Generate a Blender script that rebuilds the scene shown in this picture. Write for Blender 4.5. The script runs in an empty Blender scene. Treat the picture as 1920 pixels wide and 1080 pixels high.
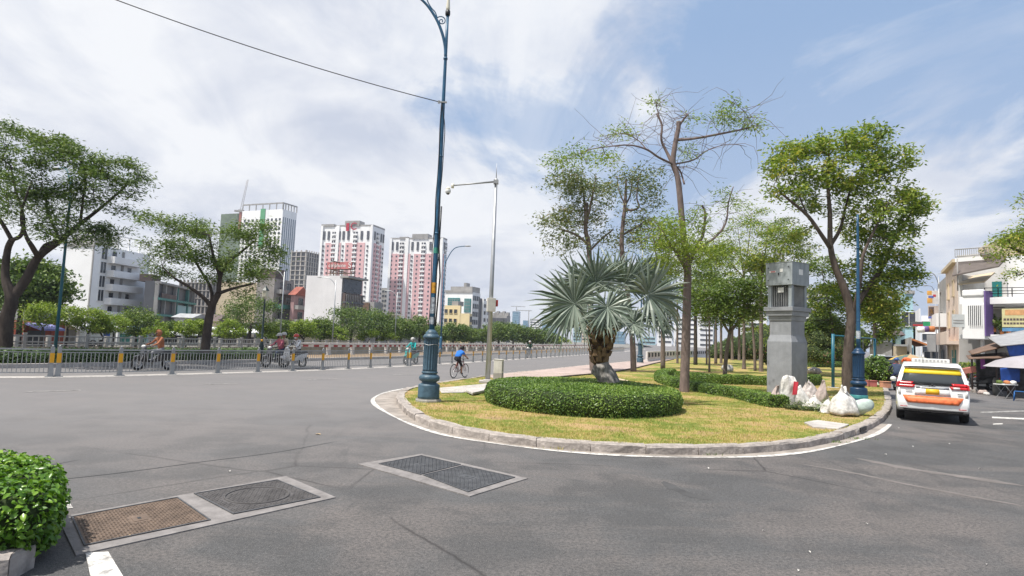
import bpy, bmesh, math, random
import numpy as np
from mathutils import Vector, Matrix, Quaternion
random.seed(7); rng = np.random.default_rng(7)
S = bpy.context.scene; COL = S.collection
PI = math.pi
# ------------------------------------------------------------------ camera
F, H0, TILT, EYE = 1150.0, 594.5, 0.04, 2.0
roll = math.atan(TILT)
pitch = math.atan(((H0 + 960*TILT) - 540)/math.sqrt(1+TILT*TILT)/F)
upc = Vector((math.cos(pitch)*math.sin(roll), math.cos(pitch)*math.cos(roll), -math.sin(pitch)))
fc = Vector((0, 0, -1))
yc = (fc - upc*fc.dot(upc)).normalized()
xc = yc.cross(upc).normalized()
RW = Matrix((xc, yc, upc))            # camera -> world
cam_d = bpy.data.cameras.new('camera'); cam = bpy.data.objects.new('camera', cam_d); COL.objects.link(cam)
cam.matrix_world = Matrix.Translation((0, 0, EYE)) @ RW.to_4x4()
cam_d.sensor_width = 36; cam_d.lens = 36*F/1920
cam_d.clip_end = 6000; cam_d.clip_start = 0.05
S.camera = cam
# ------------------------------------------------------------------ light
SUN_EL, SUN_AZ = 65.0, 240.0
sd = Vector((math.sin(math.radians(SUN_AZ))*math.cos(math.radians(SUN_EL)), math.cos(math.radians(SUN_AZ))*math.cos(math.radians(SUN_EL)), math.sin(math.radians(SUN_EL))))
ld = bpy.data.lights.new('sun', 'SUN'); lo = bpy.data.objects.new('sun', ld); COL.objects.link(lo)
ld.energy = 5.0; ld.angle = math.radians(0.8); ld.color = (1.0, 0.955, 0.88)
lo.rotation_euler = sd.to_track_quat('Z', 'Y').to_euler(); lo.location = (-20, -10, 40)
S.view_settings.view_transform = 'Standard'; S.view_settings.look = 'None'
S.view_settings.exposure = 0.38; S.view_settings.gamma = 1.0; S.view_settings.use_curve_mapping = False
W = bpy.data.worlds.new('World'); S.world = W; W.use_nodes = True
nt = W.node_tree; nt.nodes.clear()
def N(t, typ, **k):
    n = t.nodes.new(typ)
    for a, b in k.items():
        if a.startswith('i_'):
            n.inputs[a[2:].replace('_', ' ')].default_value = b
        else: setattr(n, a, b)
    return n
def math_n(t, op, a, b=None, c=None, clamp=False):
    n = t.nodes.new('ShaderNodeMath'); n.operation = op; n.use_clamp = clamp
    for i, v in enumerate((a, b, c)):
        if v is None: continue
        if isinstance(v, (int, float)): n.inputs[i].default_value = v
        else: t.links.new(v, n.inputs[i])
    return n.outputs[0]
def mixc(t, fac, a, b, mode='MIX'):
    n = t.nodes.new('ShaderNodeMix'); n.data_type = 'RGBA'; n.blend_type = mode
    for s, v in ((n.inputs[0], fac), (n.inputs[6], a), (n.inputs[7], b)):
        if isinstance(v, (int, float)): s.default_value = v
        elif isinstance(v, tuple): s.default_value = (*v[:3], 1)
        else: t.links.new(v, s)
    return n.outputs[2]
def ramp(t, fac, stops, interp='LINEAR'):
    n = t.nodes.new('ShaderNodeValToRGB'); cr = n.color_ramp; cr.interpolation = interp
    while len(cr.elements) < len(stops): cr.elements.new(0.5)
    for e, (p, c) in zip(cr.elements, stops):
        e.position = p; e.color = (c, c, c, 1) if isinstance(c, (int, float)) else (*c, 1)
    t.links.new(fac, n.inputs[0]); return n.outputs[0]
sky = N(nt, 'ShaderNodeTexSky', sky_type='NISHITA', sun_disc=False)
sky.sun_elevation = math.radians(SUN_EL); sky.sun_rotation = math.radians(SUN_AZ)
sky.air_density = 1.0; sky.dust_density = 2.2; sky.ozone_density = 1.4
tc = N(nt, 'ShaderNodeTexCoord')
sep = N(nt, 'ShaderNodeSeparateXYZ'); nt.links.new(tc.outputs['Generated'], sep.inputs[0])
zz = math_n(nt, 'ADD', math_n(nt, 'MAXIMUM', sep.outputs[2], 0.0), 0.22)
cx = math_n(nt, 'DIVIDE', sep.outputs[0], zz); cy = math_n(nt, 'DIVIDE', sep.outputs[1], zz)
comb = N(nt, 'ShaderNodeCombineXYZ'); nt.links.new(cx, comb.inputs[0]); nt.links.new(cy, comb.inputs[1])
def wn(scale, detail, rough, dist, off, sx=1, sy=1, rot=0):
    mp = N(nt, 'ShaderNodeMapping'); mp.inputs['Location'].default_value = (off, off*0.7, 0); mp.inputs['Scale'].default_value = (sx, sy, 1); mp.inputs['Rotation'].default_value = (0, 0, rot)
    nt.links.new(comb.outputs[0], mp.inputs[0])
    n = N(nt, 'ShaderNodeTexNoise', noise_dimensions='3D'); n.inputs['Scale'].default_value = scale; n.inputs['Detail'].default_value = detail
    n.inputs['Roughness'].default_value = rough; n.inputs['Distortion'].default_value = dist
    nt.links.new(mp.outputs[0], n.inputs[0]); return n.outputs[0]
n1 = wn(0.95, 10, 0.60, 0.55, 7.3, 1.0, 0.62, 0.62)
n2 = wn(2.6, 8, 0.62, 0.7, 11.0, 1.0, 0.55, 0.7)
cov = math_n(nt, 'ADD', math_n(nt, 'MULTIPLY', n1, 0.85), math_n(nt, 'MULTIPLY', n2, 0.28))
bias = math_n(nt, 'ADD', math_n(nt, 'MULTIPLY', sep.outputs[0], -0.245), 0.082)           # heavier cover towards the west
cov = math_n(nt, 'ADD', cov, bias)
mask = ramp(nt, cov, [(0.515, 0.0), (0.56, 0.42), (0.60, 0.88), (0.70, 1.0)])
n3 = wn(1.25, 6, 0.55, 0.4, 27.0, 1, 1, 0.2)
n3 = math_n(nt, 'ADD', math_n(nt, 'MULTIPLY', n3, 0.62), math_n(nt, 'MULTIPLY', n2, 0.38))
ccol = ramp(nt, n3, [(0.38, (6.1, 6.45, 7.4)), (0.46, (7.6, 7.8, 8.4)), (0.54, (9.2, 9.25, 9.4))])
wisp = math_n(nt, 'MULTIPLY', ramp(nt, wn(1.5, 9, 0.62, 1.1, 41.0, 1.0, 0.38, 0.9), [(0.50, 0.0), (0.60, 0.55), (0.72, 0.9)]), ramp(nt, wn(0.6, 3, .5, 0, 5.0), [(0.40, 0.0), (0.58, 1.0)]))
mask = math_n(nt, 'MAXIMUM', mask, wisp)
hz = ramp(nt, sep.outputs[2], [(0.0, 0.8), (0.2, 0.34), (0.45, 0.0)])
skyb = mixc(nt, 1.0, sky.outputs[0], (1.35, 1.28, 1.16), 'MULTIPLY')
skyb = mixc(nt, 0.85, skyb, (3.15, 4.6, 7.1))
skyc = mixc(nt, hz, skyb, (5.4, 6.1, 7.5))
fin = mixc(nt, math_n(nt, 'MULTIPLY', mask, 0.92), skyc, ccol)
bg = N(nt, 'ShaderNodeBackground'); bg.inputs[1].default_value = 0.082
nt.links.new(fin, bg.inputs[0]); ow = N(nt, 'ShaderNodeOutputWorld'); nt.links.new(bg.outputs[0], ow.inputs[0])
cyc = S.cycles; cyc.use_denoising = True; cyc.max_bounces = 6; cyc.diffuse_bounces = 3; cyc.glossy_bounces = 3; cyc.transmission_bounces = 4
cyc.transparent_max_bounces = 8; cyc.caustics_reflective = False; cyc.caustics_refractive = False; cyc.use_adaptive_sampling = True
cyc.sample_clamp_indirect = 6.0
# ------------------------------------------------------------------ photo-pixel to place helpers (surveying)
CP = Vector((0, 0, EYE))
def ray(u, v): return RW @ Vector(((u-960)/F, (540-v)/F, -1.0))
def G(u, v, z=0.0):
    r = ray(u, v); t = (z-EYE)/r.z; return CP + r*t
def D(u, v, Y):
    r = ray(u, v); return CP + r*(Y/r.y)
def proj(p):
    q = RW.transposed() @ (Vector(p)-CP); return 960 - F*q.x/q.z*1.0 if False else 960 + F*q.x/(-q.z), 540 - F*q.y/(-q.z)
def reach(p, d, u, tmax=400):
    a, b = 0.0, tmax; p = Vector(p); d = Vector(d)
    s0 = proj(p)[0] < u
    for _ in range(50):
        m = (a+b)/2
        q = p+d*m
        if q.y < 0.3: b = m; continue
        if (proj(q)[0] < u) == s0: a = m
        else: b = m
    return a
def zat(x, y, v):                    # height at which the vertical through (x,y) crosses photo row v
    a, b = -5.0, 400.0
    for _ in range(50):
        m = (a+b)/2
        if proj((x, y, m))[1] > v: a = m
        else: b = m
    return a
# ------------------------------------------------------------------ materials
MATS = {}
def newmat(name):
    m = bpy.data.materials.new(name); m.use_nodes = True
    t = m.node_tree; b = t.nodes['Principled BSDF']; return m, t, b
def M(name, col, rough=0.75, metal=0.0, var=0.12, scale=3.0, bump=0.0, bscale=40.0, spec=0.35, coat=0.0, stain=0.0, stretch=1.0, alpha=1.0, trans=0.0):
    if name in MATS: return MATS[name]
    m, t, b = newmat(name)
    b.inputs['Roughness'].default_value = rough; b.inputs['Metallic'].default_value = metal
    b.inputs['Specular IOR Level'].default_value = spec; b.inputs['Coat Weight'].default_value = coat
    tc = N(t, 'ShaderNodeTexCoord'); mp = N(t, 'ShaderNodeMapping'); mp.inputs['Scale'].default_value = (1, 1, 1/stretch)
    t.links.new(tc.outputs['Object'], mp.inputs[0])
    n = N(t, 'ShaderNodeTexNoise'); n.inputs['Scale'].default_value = scale; n.inputs['Detail'].default_value = 6; n.inputs['Roughness'].default_value = 0.65
    t.links.new(mp.outputs[0], n.inputs[0])
    lo = tuple(c*(1-var*1.6) for c in col); hi = tuple(min(1, c*(1+var)) for c in col)
    c = ramp(t, n.outputs[0], [(0.28, lo), (0.72, hi)])
    if stain > 0:
        mp2 = N(t, 'ShaderNodeMapping'); mp2.inputs['Scale'].default_value = (1, 1, 0.12); t.links.new(tc.outputs['Object'], mp2.inputs[0])
        n2 = N(t, 'ShaderNodeTexNoise'); n2.inputs['Scale'].default_value = scale*1.7; n2.inputs['Detail'].default_value = 5; t.links.new(mp2.outputs[0], n2.inputs[0])
        f = ramp(t, n2.outputs[0], [(0.50, 0.0), (0.74, stain)])
        c = mixc(t, f, c, tuple(x*0.35+0.02 for x in col))
    t.links.new(c, b.inputs['Base Color'])
    rr = N(t, 'ShaderNodeMapRange'); rr.inputs[3].default_value = max(0.03, rough-0.1); rr.inputs[4].default_value = min(1, rough+0.1)
    t.links.new(n.outputs[0], rr.inputs[0]); t.links.new(rr.outputs[0], b.inputs['Roughness'])
    if bump > 0:
        n3 = N(t, 'ShaderNodeTexNoise'); n3.inputs['Scale'].default_value = bscale; n3.inputs['Detail'].default_value = 4; t.links.new(mp.outputs[0], n3.inputs[0])
        bp = N(t, 'ShaderNodeBump'); bp.inputs['Strength'].default_value = bump; bp.inputs['Distance'].default_value = 0.02
        t.links.new(n3.outputs[0], bp.inputs['Height']); t.links.new(bp.outputs[0], b.inputs['Normal'])
    if trans > 0: b.inputs['Transmission Weight'].default_value = trans
    MATS[name] = m; return m
def leafmat(name, cols, transl=0.32, rough=0.55, scale=0.6):
    m = bpy.data.materials.new(name); m.use_nodes = True; t = m.node_tree; t.nodes.clear()
    g = N(t, 'ShaderNodeNewGeometry'); tc = N(t, 'ShaderNodeTexCoord')
    n = N(t, 'ShaderNodeTexNoise'); n.inputs['Scale'].default_value = scale; n.inputs['Detail'].default_value = 3; t.links.new(tc.outputs['Object'], n.inputs[0])
    f = math_n(t, 'ADD', math_n(t, 'MULTIPLY', g.outputs['Random Per Island'], 0.62), math_n(t, 'MULTIPLY', math_n(t, 'SUBTRACT', n.outputs[0], 0.28), 0.85), clamp=True)
    k = len(cols); c = ramp(t, f, [(i/(k-1)*0.9+0.05, cols[i]) for i in range(k)])
    p = N(t, 'ShaderNodeBsdfPrincipled'); p.inputs['Roughness'].default_value = rough; p.inputs['Specular IOR Level'].default_value = 0.35
    tr = N(t, 'ShaderNodeBsdfTranslucent'); t.links.new(c, p.inputs['Base Color'])
    c2 = mixc(t, 1.0, c, (1.25, 1.4, 0.55), 'MULTIPLY'); t.links.new(c2, tr.inputs[0])
    mx = N(t, 'ShaderNodeMixShader'); mx.inputs[0].default_value = transl*.72
    t.links.new(p.outputs[0], mx.inputs[1]); t.links.new(tr.outputs[0], mx.inputs[2])
    o = N(t, 'ShaderNodeOutputMaterial'); t.links.new(mx.outputs[0], o.inputs[0]); MATS[name] = m; return m
# ------------------------------------------------------------------ mesh builder
class MB:
    def __init__(s): s.v = []; s.f = []; s.m = []; s.sm = []
    def add(s, vs, fs, mi=0, smooth=False):
        o = len(s.v); s.v.extend([tuple(v) for v in vs])
        for f in fs: s.f.append(tuple(i+o for i in f)); s.m.append(mi); s.sm.append(smooth)
        return s
    def box(s, c, size, mi=0, rz=0.0, fr=None):
        x, y, z = size[0]/2, size[1]/2, size[2]/2
        R = Matrix.Rotation(rz, 3, 'Z'); c = Vector(c)
        vs = [c + R @ Vector((a*x, b*y, d*z)) for d in (-1, 1) for a, b in ((-1, -1), (1, -1), (1, 1), (-1, 1))]
        return s.add(vs, [(0, 3, 2, 1), (4, 5, 6, 7), (0, 1, 5, 4), (1, 2, 6, 5), (2, 3, 7, 6), (3, 0, 4, 7)], mi)
    def fbox(s, fr, a0, a1, h0, h1, n0, n1, mi=0):
        # fr=(origin, along, normal): box between along a0..a1, height h0..h1, outward n0..n1
        o, d, n = fr
        vs = [o + d*a + n*b + Vector((0, 0, h)) for h in (h0, h1) for a, b in ((a0, n0), (a1, n0), (a1, n1), (a0, n1))]
        return s.add(vs, [(0, 3, 2, 1), (4, 5, 6, 7), (0, 1, 5, 4), (1, 2, 6, 5), (2, 3, 7, 6), (3, 0, 4, 7)], mi)
    def tube(s, pts, rs, seg=8, mi=0, cap=True, smooth=True):
        pts = [Vector(p) for p in pts]
        if isinstance(rs, (int, float)): rs = [rs]*len(pts)
        rings = []; prev = None
        for i, p in enumerate(pts):
            d = (pts[min(i+1, len(pts)-1)] - pts[max(i-1, 0)])
            if d.length < 1e-9: d = Vector((0, 0, 1))
            d.normalize()
            if prev is None:
                a = Vector((1, 0, 0)) if abs(d.x) < 0.8 else Vector((0, 1, 0)); a = (a - d*a.dot(d)).normalized()
            else:
                a = prev - d*prev.dot(d)
                a = a.normalized() if a.length > 1e-6 else d.orthogonal().normalized()
            prev = a; b = d.cross(a)
            rings.append([p + (a*math.cos(2*PI*k/seg) + b*math.sin(2*PI*k/seg))*rs[i] for k in range(seg)])
        vs = [v for r in rings for v in r]; fs = []
        for i in range(len(rings)-1):
            for k in range(seg):
                k2 = (k+1) % seg; fs.append((i*seg+k, i*seg+k2, (i+1)*seg+k2, (i+1)*seg+k))
        s.add(vs, fs, mi, smooth)
        if cap:
            o = len(s.v)-len(vs)
            s.f.append(tuple(o+k for k in reversed(range(seg)))); s.m.append(mi); s.sm.append(False)
            s.f.append(tuple(o+(len(rings)-1)*seg+k for k in range(seg))); s.m.append(mi); s.sm.append(False)
        return s
    def lathe(s, prof, seg=20, c=(0, 0, 0), mi=0, smooth=True, flute=0, fl_rng=None, fl_d=0.1):
        c = Vector(c); vs = []; fs = []
        for r, z in prof:
            for k in range(seg):
                rr = r
                if flute and fl_rng and fl_rng[0] <= z <= fl_rng[1]: rr = r*(1 - fl_d*(0.5-0.5*math.cos(2*PI*k*flute/seg)))
                vs.append(c + Vector((rr*math.cos(2*PI*k/seg), rr*math.sin(2*PI*k/seg), z)))
        for i in range(len(prof)-1):
            for k in range(seg):
                k2 = (k+1) % seg; fs.append((i*seg+k, i*seg+k2, (i+1)*seg+k2, (i+1)*seg+k))
        s.add(vs, fs, mi, smooth); o = len(s.v)-len(vs)
        s.f.append(tuple(o+k for k in reversed(range(seg)))); s.m.append(mi); s.sm.append(False)
        s.f.append(tuple(o+(len(prof)-1)*seg+k for k in range(seg))); s.m.append(mi); s.sm.append(False)
        return s
    def prism(s, poly, z0, z1, mi=0, side_mi=None):
        n = len(poly); vs = [(p[0], p[1], z0) for p in poly] + [(p[0], p[1], z1) for p in poly]
        o = len(s.v); s.add(vs, [], mi)
        area = sum(poly[i][0]*poly[(i+1) % n][1]-poly[(i+1) % n][0]*poly[i][1] for i in range(n))
        idx = list(range(n)) if area > 0 else list(reversed(range(n)))
        s.f.append(tuple(o+n+i for i in idx)); s.m.append(mi); s.sm.append(False)
        s.f.append(tuple(o+i for i in reversed(idx))); s.m.append(mi); s.sm.append(False)
        for a in range(n):
            i, j = idx[a], idx[(a+1) % n]
            s.f.append((o+i, o+j, o+n+j, o+n+i)); s.m.append(mi if side_mi is None else side_mi); s.sm.append(False)
        return s
    def quad(s, a, b, c, d, mi=0): return s.add([a, b, c, d], [(0, 1, 2, 3)], mi)
    def ball(s, c, r, seg=12, rings=8, mi=0, sc=(1, 1, 1), noise=0.0):
        c = Vector(c); vs = []; fs = []
        for i in range(rings+1):
            th = PI*i/rings
            for k in range(seg):
                ph = 2*PI*k/seg; q = 1 + (random.uniform(-noise, noise) if 0 < i < rings else 0)
                vs.append(c + Vector((sc[0]*r*q*math.sin(th)*math.cos(ph), sc[1]*r*q*math.sin(th)*math.sin(ph), sc[2]*r*q*math.cos(th))))
        for i in range(rings):
            for k in range(seg):
                k2 = (k+1) % seg; fs.append((i*seg+k, (i+1)*seg+k, (i+1)*seg+k2, i*seg+k2))
        return s.add(vs, fs, mi, True)
    def xf(s, mat):
        s.v = [tuple(mat @ Vector(v)) for v in s.v]; return s
    def build(s, name, mats, parent=None, **tags):
        me = bpy.data.meshes.new(name); me.from_pydata([tuple(v) for v in s.v], [], s.f)
        mats = mats if isinstance(mats, (list, tuple)) else [mats]
        for m in mats: me.materials.append(m)
        me.polygons.foreach_set('material_index', s.m); me.polygons.foreach_set('use_smooth', s.sm); me.update()
        return link(name, me, parent, **tags)
def link(name, me, parent=None, loc=None, rz=0.0, **tags):
    o = bpy.data.objects.new(name, me); COL.objects.link(o)
    if parent is not None: o.parent = parent
    if loc is not None: o.location = loc
    if rz: o.rotation_euler = (0, 0, rz)
    tag(o, **tags); return o
def tag(o, label=None, cat=None, group=None, kind=None):
    if label: o['label'] = label
    if cat: o['category'] = cat
    if group: o['group'] = group
    if kind: o['kind'] = kind
    return o
def thing(name, loc, label, cat, group=None, rz=0.0):
    o = bpy.data.objects.new(name, None); COL.objects.link(o); o.empty_display_size = 0.2
    o.location = loc; o.rotation_euler = (0, 0, rz)
    return tag(o, label, cat, group)
def kids(o): return [c for c in bpy.data.objects if c.parent == o]
def dup(src, loc, rz, label, group=None, tree=None):
    tree = tree or src.get('_t')
    def cp(o, par):
        c = o.copy(); COL.objects.link(c); c.parent = par
        for k in KIDS.get(o.name, ()): cp(k, c)
        return c
    KIDS.clear()
    for ob in COL.objects:
        if ob.parent: KIDS.setdefault(ob.parent.name, []).append(ob)
    r = cp(src, None); r.location = loc; r.rotation_euler = (0, 0, rz); r['label'] = label
    if group: r['group'] = group
    return r
KIDS = {}
def bevel(o, w=0.01, seg=2, ang=35):
    m = o.modifiers.new('bevel', 'BEVEL'); m.width = w; m.segments = seg; m.limit_method = 'ANGLE'; m.angle_limit = math.radians(ang); return o
def npmesh(name, V, Fq, mats, parent=None, mi=None, smooth=False, **tags):
    me = bpy.data.meshes.new(name); k = Fq.shape[1]
    me.vertices.add(len(V)); me.vertices.foreach_set('co', np.asarray(V, dtype=np.float32).ravel())
    me.loops.add(Fq.size); me.loops.foreach_set('vertex_index', Fq.astype(np.int32).ravel())
    me.polygons.add(len(Fq)); me.polygons.foreach_set('loop_start', np.arange(0, Fq.size, k, dtype=np.int32))
    me.polygons.foreach_set('loop_total', np.full(len(Fq), k, dtype=np.int32))
    if mi is not None: me.polygons.foreach_set('material_index', mi.astype(np.int32))
    for m in (mats if isinstance(mats, (list, tuple)) else [mats]): me.materials.append(m)
    me.update(calc_edges=True); me.validate()
    return link(name, me, parent, **tags)
def unit(a): return a/np.maximum(np.linalg.norm(a, axis=1, keepdims=True), 1e-9)
def leaf_quads(C, L, Wd, nrm=None, spread=0.8, axis=None):
    """rhombus leaves at C: nrm = preferred normals, spread = disorder"""
    n = len(C)
    if nrm is None: nrm = np.tile([0, 0, 1.0], (n, 1))
    nn = unit(nrm + rng.normal(0, spread, (n, 3)))
    a = rng.normal(0, 1, (n, 3)) if axis is None else axis + rng.normal(0, 0.35, (n, 3))
    a = unit(a - nn*np.sum(a*nn, 1, keepdims=True)); b = np.cross(nn, a)
    Ls = (L*rng.uniform(0.65, 1.25, n))[:, None]; Ws = (Wd*rng.uniform(0.7, 1.25, n))[:, None]
    V = np.empty((n, 4, 3)); V[:, 0] = C - a*Ls/2; V[:, 1] = C + b*Ws/2 - a*Ls*0.08; V[:, 2] = C + a*Ls/2; V[:, 3] = C - b*Ws/2 - a*Ls*0.08
    return V.reshape(-1, 3), np.arange(4*n).reshape(-1, 4)
def surf_sample(V, T, n):
    V = np.asarray(V); T = np.asarray(T); a, b, c = V[T[:, 0]], V[T[:, 1]], V[T[:, 2]]
    cr = np.cross(b-a, c-a); ar = np.linalg.norm(cr, axis=1); i = rng.choice(len(T), n, p=ar/ar.sum())
    r1, r2 = np.sqrt(rng.random(n))[:, None], rng.random(n)[:, None]
    return a[i]*(1-r1) + b[i]*(r1*(1-r2)) + c[i]*(r1*r2), unit(cr[i])
def catmull(P, n=8):
    P = [Vector(p) for p in P]; out = []
    for i in range(len(P)-1):
        p0, p1, p2, p3 = P[max(i-1, 0)], P[i], P[i+1], P[min(i+2, len(P)-1)]
        for k in range(n):
            t = k/n; out.append(0.5*((2*p1) + (p2-p0)*t + (2*p0-5*p1+4*p2-p3)*t*t + (3*p1-p0-3*p2+p3)*t**3))
    out.append(P[-1]); return out
def resample(P, step, start=0.0):
    P = [Vector(p) for p in P]; out = []; acc = -start
    for a, b in zip(P, P[1:]):
        L = (b-a).length
        while acc <= L:
            if acc >= 0: out.append((a + (b-a)*(acc/L), (b-a).normalized()))
            acc += step
        acc -= L
    return out
def offset(P, d):
    out = []
    for i, p in enumerate(P):
        t = (Vector(P[min(i+1, len(P)-1)]) - Vector(P[max(i-1, 0)])); t.z = 0; t.normalize()
        out.append(Vector(p) + Vector((t.y, -t.x, 0))*d)     # +d = right of travel
    return out
def text_obj(s, name, size, mat, parent, mtx, depth=0.01, align='CENTER'):
    cu = bpy.data.curves.new(name, 'FONT'); cu.body = s; cu.size = size; cu.align_x = align; cu.align_y = 'CENTER'; cu.extrude = depth
    o = bpy.data.objects.new(name, cu); COL.objects.link(o)
    dg = bpy.context.evaluated_depsgraph_get(); me = bpy.data.meshes.new_from_object(o.evaluated_get(dg))
    bpy.data.objects.remove(o); me.materials.clear(); me.materials.append(mat); me.transform(mtx)
    return link(name, me, parent)
def face_mtx(o, along, normal):
    """text frame: x along, y up, z normal"""
    along = Vector(along).normalized(); normal = Vector(normal).normalized(); up = normal.cross(along)
    m = Matrix((along, up, normal)).transposed().to_4x4(); m.translation = Vector(o); return m
# ------------------------------------------------------------------ common materials
m_white = M('white_paint', (0.74, 0.74, 0.72), 0.6, var=0.08, stain=0.25)
m_conc = M('concrete', (0.33, 0.315, 0.29), 0.85, var=0.16, scale=2.5, bump=0.35, bscale=30, stain=0.3)
m_conc_l = M('pale_concrete', (0.44, 0.41, 0.385), 0.85, var=0.2, scale=2.2, bump=0.3, bscale=25)
m_kerb = M('kerb_concrete', (0.36, 0.32, 0.29), 0.85, var=0.34, scale=4.5, bump=0.8, bscale=18, stain=.35)
m_galv = M('galvanised_steel', (0.40, 0.41, 0.42), 0.45, metal=0.6, var=0.1)
m_grey = M('grey_steel', (0.33, 0.335, 0.335), 0.5, metal=0.3, var=0.12)
m_blue = M('blue_lamp_paint', (0.028, 0.105, 0.19), 0.38, var=0.22, scale=5, bump=0.12, bscale=60)
m_dkblue = M('blue_grey_cast_iron', (0.055, 0.105, 0.145), 0.42, var=0.25, scale=7, bump=0.35, bscale=45)
m_black = M('black_plastic', (0.018, 0.018, 0.02), 0.45, var=0.1)
m_rubber = M('rubber', (0.022, 0.022, 0.022), 0.85, var=0.1)
m_dark = M('dark_opening', (0.025, 0.027, 0.03), 0.6, var=0.2)
m_yel = M('yellow_reflective', (0.72, 0.36, 0.02), 0.5, var=0.1)
m_glass = M('dark_glass', (0.03, 0.038, 0.045), 0.08, spec=0.8, var=0.05)
m_soil = M('dry_soil', (0.27, 0.19, 0.115), 0.95, var=0.3, scale=4, bump=0.8, bscale=14)
def asphalt(name, base, brown):
    m, t, b = newmat(name); tc = N(t, 'ShaderNodeTexCoord')
    def no(sc, det, ro, di=0.0, s=(1, 1, 1), r=0.0):
        mp = N(t, 'ShaderNodeMapping'); mp.inputs['Scale'].default_value = s; mp.inputs['Rotation'].default_value = (0, 0, r); t.links.new(tc.outputs['Object'], mp.inputs[0])
        n = N(t, 'ShaderNodeTexNoise'); n.inputs['Scale'].default_value = sc; n.inputs['Detail'].default_value = det; n.inputs['Roughness'].default_value = ro; n.inputs['Distortion'].default_value = di
        t.links.new(mp.outputs[0], n.inputs[0]); return n.outputs[0]
    big = no(0.3, 6, 0.65, 0.6); mid = no(0.9, 7, 0.65, 0.3); fine = no(26, 4, 0.75); grit = no(95, 2, 0.8); streak = no(0.55, 6, 0.6, 0.9, (0.22, 1, 1), 0.35)
    c = mixc(t, ramp(t, big, [(0.45, 0.0), (0.56, 1.0)]), tuple(base), tuple(brown))
    c = mixc(t, math_n(t, 'MULTIPLY', ramp(t, mid, [(0.42, 1.0), (0.54, 0.0)]), 0.7), c, tuple(x*0.72 for x in base))
    c = mixc(t, ramp(t, streak, [(0.52, 0.0), (0.68, 0.7)]), c, (0.17, 0.148, 0.138))
    c = mixc(t, ramp(t, no(0.8, 7, 0.7, 1.2, (1, .3, 1), -0.5), [(0.58, 0.0), (0.70, 0.75)]), c, (0.058, 0.057, 0.058))
    c = mixc(t, ramp(t, no(2.6, 6, 0.75, 0.8), [(0.63, 0.0), (0.74, 0.7)]), c, (0.05, 0.05, 0.052))
    c = mixc(t, ramp(t, fine, [(0.38, 0.8), (0.6, 0.0)]), c, tuple(x*0.5 for x in base))
    c = mixc(t, ramp(t, grit, [(0.57, 0.0), (0.70, 0.9)]), c, (0.27, 0.25, 0.235))
    # hairline cracks
    v = N(t, 'ShaderNodeTexVoronoi', feature='DISTANCE_TO_EDGE'); v.inputs['Scale'].default_value = 0.17
    dm = N(t, 'ShaderNodeMapping'); t.links.new(tc.outputs['Object'], dm.inputs[0])
    nz = N(t, 'ShaderNodeTexNoise'); nz.inputs['Scale'].default_value = 0.9; nz.inputs['Detail'].default_value = 6; t.links.new(tc.outputs['Object'], nz.inputs[0])
    vm = mixc(t, 0.22, dm.outputs[0], nz.outputs[1], 'ADD'); t.links.new(vm, v.inputs[0])
    ck = ramp(t, v.outputs[0], [(0.0, 0.85), (0.005, 0.0)]); ck = math_n(t, 'MULTIPLY', ck, ramp(t, no(0.3, 3, 0.5), [(0.46, 0.0), (0.54, 1.0)]))
    c = mixc(t, ck, c, (0.03, 0.028, 0.028))
    sp = N(t, 'ShaderNodeSeparateXYZ'); t.links.new(tc.outputs['Object'], sp.inputs[0])      # surfacing grades paler towards the far left carriageway
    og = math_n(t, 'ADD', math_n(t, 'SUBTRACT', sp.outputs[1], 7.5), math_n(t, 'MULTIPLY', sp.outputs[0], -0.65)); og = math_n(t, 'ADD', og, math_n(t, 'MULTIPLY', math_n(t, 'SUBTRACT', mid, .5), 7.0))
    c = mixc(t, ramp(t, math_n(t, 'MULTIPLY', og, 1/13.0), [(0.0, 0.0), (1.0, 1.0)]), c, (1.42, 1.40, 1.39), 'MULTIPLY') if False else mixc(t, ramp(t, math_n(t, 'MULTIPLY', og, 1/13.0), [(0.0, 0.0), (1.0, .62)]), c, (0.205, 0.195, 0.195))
    t.links.new(c, b.inputs['Base Color']); b.inputs['Roughness'].default_value = 0.82; b.inputs['Specular IOR Level'].default_value = 0.28
    bp = N(t, 'ShaderNodeBump'); bp.inputs['Strength'].default_value = 0.55; bp.inputs['Distance'].default_value = 0.012
    hh = math_n(t, 'ADD', math_n(t, 'MULTIPLY', grit, 0.6), fine); t.links.new(hh, bp.inputs['Height']); t.links.new(bp.outputs[0], b.inputs['Normal'])
    return m
m_asph = asphalt('asphalt', (0.090, 0.090, 0.092), (0.132, 0.119, 0.114))
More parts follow.
